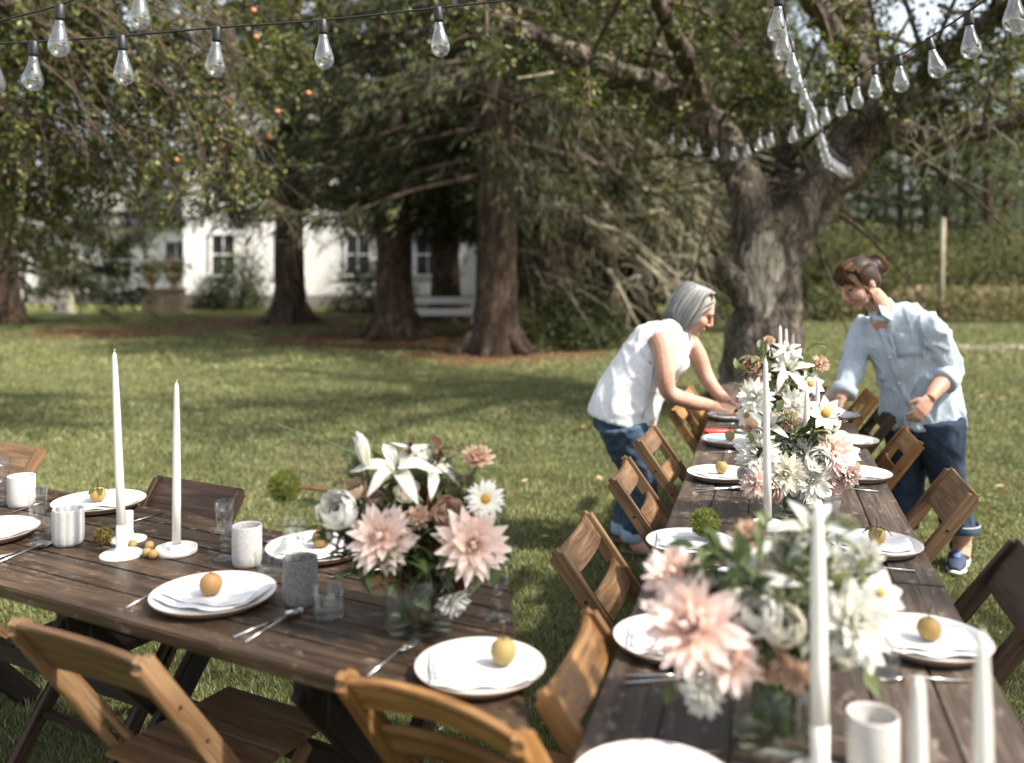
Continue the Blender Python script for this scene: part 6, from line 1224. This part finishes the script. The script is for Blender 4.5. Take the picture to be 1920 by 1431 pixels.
for q in (D(1237, 640, 4.80), D(1290, 645, 5.05)): b.tube([q, D(1250, 640)], .05, 10)
for pts, yy in ((((1165, 775), (1203, 900), (1196, 955)), (4.88, 4.88, 4.90)), (((1168, 775), (1198, 895), (1172, 950)), (5.05, 5.09, 5.10))): arm(b, [D(1165, 770)]+[D(x, y, Y) for (x, y), Y in zip(pts, yy)], [.08, .07, .04, .042])
mk_ = place('body', remesh('body', b, .0046, 5), M['skin'], pw); facebits(Hh, pw, Vector((0,0,0)), 'hair_g')
s_ = MB(); P = spline([D(1163, 792), D(1172, 762), D(1192, 720), D(1218, 680), D(1240, 650), D(1258, 628), D(1268, 614)], 6)
s_.tube(P, lerps([.205, .205, .190, .180, .178, .150, .080], len(P)), 32, True, ell=lerps([.92, .90, .90, .93, .93, .80, .80], len(P)), up=(0, 1, 0))
for (a, c_, r_) in ((D(1238, 640, 4.80), D(1262, 612, 4.88), .062), (D(1282, 650, 5.05), D(1270, 615, 4.97), .060)): s_.tube([a, c_], [r_, .055], 14)
s_.ball(D(1256, 676, 4.86), .085); s_.ball(D(1262, 680, 5.0), .085)
shme = remesh('shirt', s_, .011, 8, folds(.0065, (8, 8, 4), 1.0, 3)); sho = place('shirt', shme, M['shirt_w'], pw); bv = BVHTree.FromPolygons([v.co for v in shme.vertices], [p.vertices for p in shme.polygons])
vw = Vector((0, 1, 0))
strip('placket', bv, [D(1290, 632, 4.8), D(1296, 660, 4.8), D(1288, 690, 4.8), D(1272, 715, 4.8)], .030, Vector((-.75, .55, .15)).normalized(), M['shirt_w'], sho, .005)
strip('armhole_seam', bv, [D(1215, 618, 4.7)+Vector((0,0,0)), D(1204, 640, 4.7), D(1210, 668, 4.7), D(1224, 684, 4.7)], .012, vw, M['shirt_w'], sho, .004)
strip('side_seam', bv, [D(1226, 690, 4.7), D(1222, 720, 4.7), D(1214, 760, 4.7), D(1205, 785, 4.7)], .010, vw, M['shirt_w'], sho, .004)
for sg, dy in ((1, -.055), (-1, .055)):                       # collar wings
    mb = MB(); a = D(1262, 604, 4.93+dy*1.2); c_ = D(1288, 622, 4.93+dy*.9); d_ = D(1290, 646, 4.93+dy*1.4); e_ = D(1268, 628, 4.93+dy*1.7); mb.add([a, c_, d_, e_], [(0,1,2,3)]); o = mk('collar', mb, M['shirt_w'], sho); md = o.modifiers.new('t', 'SOLIDIFY'); md.thickness = .006; md = o.modifiers.new('b', 'BEVEL'); md.width = .002
j = MB(); 
for (dyy, pts, rd) in ((4.84, ((1168, 790), (1180, 835), (1203, 900), (1196, 955), (1188, 1004)), (.138, .124, .088, .076, .060)), (5.05, ((1174, 790), (1184, 835), (1198, 895), (1180, 945), (1168, 990)), (.138, .120, .086, .075, .058))): arm(j, [D(x, y, dyy+.02*i) for i, (x, y) in enumerate(pts)], rd, 18)
j.tube([D(1164, 806, 4.95), D(1164, 785, 4.95), D(1172, 765, 4.95)], [.155, .165, .13], 20, ell=.92, up=(0,1,0))
jo = place('jeans', remesh('jeans', j, .011, 5, folds(.007, (8, 8, 10), .6, 8)), M['jean'], pw)
for (x, y, Y) in ((1188, 1003, 4.915), (1168, 989, 5.125)): mb = MB(); q = D(x, y, Y); mb.lathe([(.062, -.03), (.066, -.026), (.067, .03), (.061, .034), (.056, .03), (.056, -.026)], 20, q, True); mk('cuff', mb, M['cuff'], jo)
for (x, Y) in ((1190, 4.90), (1168, 5.10)):
    mb = MB(); q = D(x, 1000, Y); mb.tube(spline([Vector((q.x-.075, q.y+.02, .018)), Vector((q.x, q.y, .018)), Vector((q.x+.09, q.y-.03, .016)), Vector((q.x+.175, q.y-.06, .014))], 4), lerps([.030, .036, .042, .026], 13), 12, ell=.42, up=(0, 1, 0)); so_ = mk('sandal', mb, M['strapbrown'], pw)
    mb = MB(); mb.tube(spline([Vector((q.x+.10, q.y-.085, .02)), Vector((q.x+.105, q.y-.04, .072)), Vector((q.x+.11, q.y+.012, .02))], 5), .008, 8); mk('strap', mb, M['strapbrown'], so_)
# silver bob: strands from the parting down to the jaw
hb = MB(); c0 = hc; f_ = fh.normalized(); u_ = (Vector((0,0,1))-f_*f_.z).normalized(); y_ = u_.cross(f_); HH = lambda a, q, d: c0+(f_*a+y_*q+u_*d)*1.02
t_ = MB(); t_.ball((0,0,0), 1, 24, 16); hb.add([HH(-.022+v[0]*.090, v[1]*.086, .030+v[2]*.096) for v in t_.v], t_.f)
for q in (-1, 1): t_ = MB(); t_.ball((0,0,0), 1, 18, 12); hb.add([HH(-.012+v[0]*.062, q*.062+v[1]*.026, -.020+v[2]*.100) for v in t_.v], t_.f)
t_ = MB(); t_.ball((0,0,0), 1, 18, 12); hb.add([HH(-.058+v[0]*.055, v[1]*.072, -.030+v[2]*.085) for v in t_.v], t_.f)
hair = place('hair', remesh('hair', hb, .006, 3), plain('silver_hair_base', (.24,.24,.235), .6), pw)
ms = MB(); rs_ = np.random.default_rng(4); paths = []
for i in range(900):
    a = rs_.uniform(-2.55, 2.55); a = math.copysign(1.22+abs(a)*.755, a); side = math.sin(a); fr = math.cos(a); e = rs_.uniform(.0, .010)
    top = HH(.012+np.clip(rs_.normal(), -1.6, 1.6)*.018, .018*np.sign(side)+rs_.normal()*.006, .128+e); L = -.098+rs_.normal()*.010+(.035 if fr > .5 else 0)
    rx, ry = .112+e, .096+e; p1 = HH(-.018+fr*rx*.72, side*ry*.74, .100+e); p2 = HH(-.022+fr*rx*.98, side*ry*1.0, .030); p3 = HH(-.022+fr*rx*.94, side*ry*1.02, -.05); p4 = HH(-.010+fr*rx*.76, side*ry*.84, L)
    paths.append([top, p1, p2, p3, p4])
for i in range(260):                                          # swept fringe
    s0 = rs_.uniform(0, 1); q = rs_.choice([-1, 1], p=[.6, .4]); g = rs_.normal()*.003; paths.append([HH(.018+.012*s0, .004*q+g, .123), HH(.062-.012*s0, q*(.014+.030*s0)+g, .101+.006*s0), HH(.068-.022*s0, q*(.046+.022*s0), .072+.006*s0), HH(.044-.016*s0, q*(.077+.006*s0), .030), HH(.030-.014*s0, q*(.086+.003*s0), -.030), HH(.022-.012*s0, q*.083, -.085+g)])
strand_set(ms, paths, .0024)
paths = []
for i in range(130):
    a = rs_.choice([-1, 1])*rs_.uniform(1.0, 3.1); fr, sd_ = math.cos(a), math.sin(a); k = rs_.uniform(1.02, 1.16); paths.append([HH(.01, .01*np.sign(sd_), .126), HH(-.018+fr*.085*k, sd_*.074*k, .100*k), HH(-.022+fr*.112*k, sd_*.097*k, .02), HH(-.018+fr*.10*k+rs_.normal()*.006, sd_*.092*k, -.10+rs_.normal()*.02)])
strand_set(ms, paths, .0009); o = mk('strands', ms, M['hair_g'], hair); o['kind'] = 'stuff'
# ------------------------------------------------------------------ the person in blue, standing on the far side
BY = 4.68; pb = thing('person', 'person with brown bun in pale blue shirt and dark jeans beside the long table', 'person', (dp(1745, 900, BY).x, BY, 0)); po = Vector(pb.location)
D = lambda x, y, Y=BY: dp(x, y, Y)-po
b = MB(); fh = Vector((-.80, -.28, -.50)); hc = D(1610, 531, 4.60); Hh = head(b, hc, fh, 1.04)
arm(b, [D(1662, 600, 4.66), D(1650, 577, 4.64), D(1634, 556, 4.62), hc+Vector((.01, 0, -.03))], [.080, .062, .057, .056])
arm(b, [D(1782, 700, 4.60), D(1768, 716, 4.54), D(1752, 734, 4.49), D(1742, 748, 4.46)], [.050, .046, .036, .028])
hand(b, D(1742, 748, 4.46), (-.50, -.15, -.62), (.35, -.90, .1), (-.75, -.1, .35), .75, 1.05)
arm(b, [D(1592, 712, 4.70), D(1580, 738, 4.66), D(1574, 752, 4.62)], [.045, .036, .028])
hand(b, D(1574, 752, 4.62), (-.55, -.45, -.42), (-.3, -.2, .9), (-.4, .8, .1), .5, 1.0)
arm(b, [D(1800, 970, 4.68), D(1803, 1000, 4.70), D(1803, 1022, 4.71), Vector((D(1800, 1040, 4.69).x, D(1800, 1040, 4.69).y, .06))], [.050, .046, .046, .05]); arm(b, [D(1694, 960, 4.84), D(1690, 1000, 4.86), Vector((D(1690, 1000, 4.86).x, D(1690, 1000, 4.86).y, .06))], [.050, .046, .05])
arm(b, [D(1662, 600, 4.66), D(1700, 680, 4.68), D(1728, 785, 4.70)], [.075, .09, .09])
arm(b, [D(1662, 605, 4.66), D(1740, 622, 4.57), D(1766, 660, 4.57), D(1782, 700, 4.60)], [.04, .045, .045, .045]); arm(b, [D(1662, 605, 4.66), D(1620, 632, 4.77), D(1604, 670, 4.76), D(1592, 712, 4.70)], [.04, .045, .045, .042])
arm(b, [D(1728, 780, 4.70), D(1768, 840, 4.63), D(1776, 900, 4.64), D(1800, 970, 4.68)], [.08, .075, .06, .05]); arm(b, [D(1728, 780, 4.70), D(1702, 840, 4.80), D(1702, 900, 4.81), D(1694, 960, 4.84)], [.08, .075, .06, .05])
place('body', remesh('body', b, .0046, 5), M['skin'], pb); facebits(Hh, pb, Vector((0,0,0)), 'hair_b')
LAT = Vector((.90, -.42, 0)).normalized(); s_ = MB()
P = spline([D(1732, 800, 4.70), D(1730, 770, 4.70), D(1722, 725, 4.69), D(1706, 680, 4.68), D(1692, 640, 4.67), D(1680, 612, 4.66), D(1664, 590, 4.65), D(1658, 580, 4.65)], 5)
s_.tube(P, lerps([.205, .200, .182, .172, .178, .178, .10, .065], len(P)), 32, True, ell=lerps([.66, .68, .66, .66, .64, .58, .62, .8], len(P)), up=LAT)
arm(s_, [D(1635, 606, 4.74), D(1618, 632, 4.78), D(1604, 670, 4.76), D(1592, 708, 4.70), D(1583, 732, 4.67)], [.068, .068, .060, .055, .052], 16)
arm(s_, [D(1715, 598, 4.60), D(1745, 620, 4.56), D(1766, 660, 4.57), D(1781, 696, 4.59), D(1772, 712, 4.555)], [.068, .074, .066, .060, .058], 16)
s_.tube([D(1652, 597, 4.66), D(1720, 600, 4.62)], [.06, .075], 14)
fb = folds(.013, (9, 9, 4.5), 1.1, 12); shme = remesh('shirt', s_, .010, 6, fb); sho = place('shirt', shme, M['shirt_b'], pb); bv = BVHTree.FromPolygons([v.co for v in shme.vertices], [p.vertices for p in shme.polygons]); vw = Vector((.30, .95, 0)).normalized()
ln = spline([D(1652, 604, 4.5), D(1664, 640, 4.5), D(1680, 690, 4.5), D(1700, 740, 4.5), D(1722, 780, 4.5), D(1730, 796, 4.5)], 6); strip('placket', bv, ln, .032, vw, M['shirt_b'], sho, .005)
for i in (4, 10, 16, 22, 28):
    q = wrap(bv, [ln[i]], vw, .008)
    if q: mb = MB(); mb.ball(q[0], .006, 8, 6); mk('button', mb, M['button'], sho)
strip('pocket', bv, [D(1706, 628, 4.4), D(1708, 645, 4.4), D(1712, 662, 4.4), D(1714, 672, 4.4)], .115, vw, M['shirt_b'], sho, .004)
strip('shoulder_seam', bv, [D(1728, 606, 4.4), D(1732, 640, 4.4), D(1738, 675, 4.4)], .008, vw, M['shirt_b'], sho, .004)
for a, c_, d_, e_ in ((D(1646, 572, 4.58), D(1666, 580, 4.58), D(1674, 604, 4.55), D(1652, 592, 4.545)), (D(1640, 574, 4.60), D(1632, 588, 4.63), D(1636, 606, 4.60), D(1648, 604, 4.57))): mb = MB(); mb.add([a, c_, d_, e_], [(0,1,2,3)]); o = mk('collar', mb, M['shirt_b'], sho); md = o.modifiers.new('t', 'SOLIDIFY'); md.thickness = .007; md = o.modifiers.new('b', 'BEVEL'); md.width = .003
mb = MB(); mb.tube(spline([D(1664, 562, 4.70), D(1676, 578, 4.66), D(1672, 592, 4.60), D(1650, 598, 4.57), D(1634, 588, 4.63), D(1646, 570, 4.70), D(1664, 562, 4.70)], 6), .016, 8); mk('collar_band', mb, M['shirt_b'], sho)
for (a, c_, r_) in ((D(1778, 702, 4.58), D(1766, 717, 4.545), .069), (D(1586, 726, 4.68), D(1580, 741, 4.66), .062)): mb = MB(); mb.tube([a, a.lerp(c_, .1), c_.lerp(a, .1), c_], [r_*.92, r_*1.04, r_*1.04, r_*.90], 18, wob=.1); mk('rolled_cuff', mb, M['shirt_b'], sho)
j = MB()
for dyy, pts, rd in ((4.62, ((1762, 785), (1768, 840), (1776, 900), (1788, 950), (1798, 992)), (.120, .106, .088, .082, .082)), (4.79, ((1698, 785), (1702, 840), (1702, 900), (1697, 950), (1692, 985)), (.120, .104, .086, .08, .078))): arm(j, [D(x, y, dyy+.012*i) for i, (x, y) in enumerate(pts)], rd, 18)
j.tube([D(1728, 815, 4.70), D(1728, 780, 4.70), D(1728, 750, 4.70)], [.160, .168, .155], 20, ell=.70, up=LAT); jo = place('jeans', remesh('jeans', j, .011, 5, folds(.006, (8, 8, 8), .6, 21)), M['jean_d'], pb)
mb = MB(); q = D(1799, 988, 4.675); mb.lathe([(.093, -.022), (.097, -.018), (.096, .024), (.09, .026), (.086, .02), (.086, -.018)], 22, q, True); mk('cuff', mb, M['jean_d'], jo); mb = MB(); mb.lathe([(.0975, .016), (.0985, .018), (.0975, .020)], 22, q, True); mk('cuff_thread', mb, M['thread'], jo)
# sneakers
def sneaker(base, rz):
    t_ = bpy.data.objects.new('sneaker', None); 
    root = place('sneaker', None, None, pb, base, (0, 0, rz)); mb = MB()
    mb.tube(spline([Vector((-.085,0,.05)), Vector((-.04,0,.058)), Vector((.03,0,.050)), Vector((.10,.004,.040)), Vector((.165,.008,.030))], 5), lerps([.030, .042, .046, .046, .024], 21), 18, ell=lerps([1.25, 1.15, .90, .68, .7], 21), up=(0,1,0)); up_ = place('upper', remesh('upper', mb, .006, 3), M['navy'], root)
    mb = MB(); mb.tube(spline([Vector((-.10,0,.020)), Vector((-.04,0,.020)), Vector((.03,0,.017)), Vector((.10,.004,.016)), Vector((.178,.008,.020))], 5), lerps([.030, .040, .042, .050, .020], 21), 18, ell=.42, up=(0,1,0)); place('sole', mb.mesh('sole'), M['sole'], root)
    mb = MB(); mb.tube(spline([Vector((-.055,0,.075)), Vector((-.02,0,.098)), Vector((.0,0,.115))], 4), lerps([.046, .045, .043], 9), 16); place('ankle_collar', mb.mesh('ankle_collar'), M['navy'], root)
    mb = MB(); mb.tube(spline([Vector((.0,0,.092)), Vector((.05,.002,.088)), Vector((.10,.004,.074))], 4), lerps([.020, .022, .016], 9), 10, ell=.45, up=(0,1,0)); place('tongue', mb.mesh('tongue'), M['shoeblue'], root)
    for k in range(5):
        x = .020+k*.020; z = .098-k*.0062; mb = MB(); mb.tube([Vector((x, -.030, z-.020)), Vector((x+.006*(-1)**k, 0, z)), Vector((x+.004, .034, z-.020))], .0035, 6); place('lace', mb.mesh('lace'), M['shoeblue'], root)
    for sg in (-1, 1): mb = MB(); mb.tube(spline([Vector((.055, sg*.045, .030)), Vector((.03, sg*.0505, .028)), Vector((-.01, sg*.053, .045)), Vector((-.06, sg*.047, .070))], 5), lerps([.002, .011, .008, .002], 16), 8, ell=.3, up=(0,0,1)); place('side_mark', mb.mesh('side_mark'), M['sole'], root)
    mb = MB(); mb.box((.006, 0, .120), (.008, .024, .018)); place('tongue_label', mb.mesh('tongue_label', False), M['redtag'], root)
q = D(1797, 1040, 4.70); sneaker((q.x, q.y, 0), math.atan2(-.80, -.55)); q = D(1690, 1000, 4.86); sneaker((q.x, q.y, 0), math.atan2(-.55, -.8))
# brown hair gathered in a low bun, wispy fringe
hb = MB(); c0 = hc; f_ = fh.normalized(); u_ = (Vector((0,0,1))-f_*f_.z).normalized(); y_ = u_.cross(f_); HH = lambda a, q, d: c0+(f_*a+y_*q+u_*d)*1.04
t_ = MB(); t_.ball((0,0,0), 1, 24, 16); hb.add([HH(-.020+v[0]*.096, v[1]*.082, .032+v[2]*.092) for v in t_.v], t_.f)
t_ = MB(); t_.ball((0,0,0), 1, 18, 12); hb.add([HH(-.062+v[0]*.050, v[1]*.066, -.010+v[2]*.070) for v in t_.v], t_.f)
BN = (-.128, 0, .020); t_ = MB(); t_.ball((0,0,0), 1, 18, 12); hb.add([HH(BN[0]+v[0]*.040, BN[1]+v[1]*.048, BN[2]+v[2]*.048) for v in t_.v], t_.f)
hair = place('hair', remesh('hair', hb, .006, 3), plain('brown_hair_base', (.035,.017,.010), .5), pb); ms = MB(); paths = []
for i in range(800):
    a = rs_.uniform(-1.9, 1.9); e = rs_.uniform(0, .008); sd = math.sin(a); fr = math.cos(a); h0 = .06 if fr > .3 else .0
    p0 = HH(.060*max(fr, -.3)+.012, sd*.080, .065+h0*.5-(.05 if fr < .3 else 0)); p1 = HH(.02+.03*fr, sd*.076*1.0+e*np.sign(sd), .108*max(.35, 1-abs(sd)*.55)+.02+e); p2 = HH(-.055, sd*.072, .085*(1-abs(sd)*.45)+.02+e); p3 = HH(-.098, sd*.030, .035); paths.append([p0, p1, p2, p3])
for i in range(220):
    a = rs_.uniform(0, 6.28); r1 = rs_.uniform(.030, .050); w0 = rs_.uniform(-1, 1); paths.append([HH(BN[0]+.01*w0, math.cos(a+k*.7)*r1, BN[2]+math.sin(a+k*.7)*r1) if False else HH(BN[0]-.034*math.cos(w0*1.3), math.cos(a+k*.8)*r1, BN[2]+math.sin(a+k*.8)*r1) for k in range(4)])
for i in range(100):
    q = rs_.uniform(-1, 1); paths.append([HH(.045, q*.03, .118), HH(.086-.012*abs(q), q*.045, .090), HH(.098-.022*abs(q), q*.062, .058), HH(.092-.03*abs(q), q*.070, .028+rs_.normal()*.008)])
for q in (-1, 1):
    for i in range(7): paths.append([HH(.035, q*.076, .05), HH(.040, q*.083, .0), HH(.034+rs_.normal()*.006, q*(.082+rs_.normal()*.004), -.05), HH(.030+rs_.normal()*.01, q*(.078+rs_.normal()*.005), -.10+rs_.normal()*.015)])
strand_set(ms, paths, .0023); o = mk('strands', ms, M['hair_b'], hair); o['kind'] = 'stuff'
mb = MB(); mb.tube([HH(-.012, -.088, -.045)+Vector((math.cos(a)*.0, math.cos(a)*.004, -.012+math.sin(a)*.012)) for a in np.linspace(0, 6.28, 14)], .0016, 6, False); mk('earring', mb, M['metal_gold'], pb)
mb = MB(); mb.tube([HH(-.012, .088, -.045)+Vector((0, math.cos(a)*.004, -.012+math.sin(a)*.012)) for a in np.linspace(0, 6.28, 14)], .0016, 6, False); mk('earring', mb, M['metal_gold'], pb)
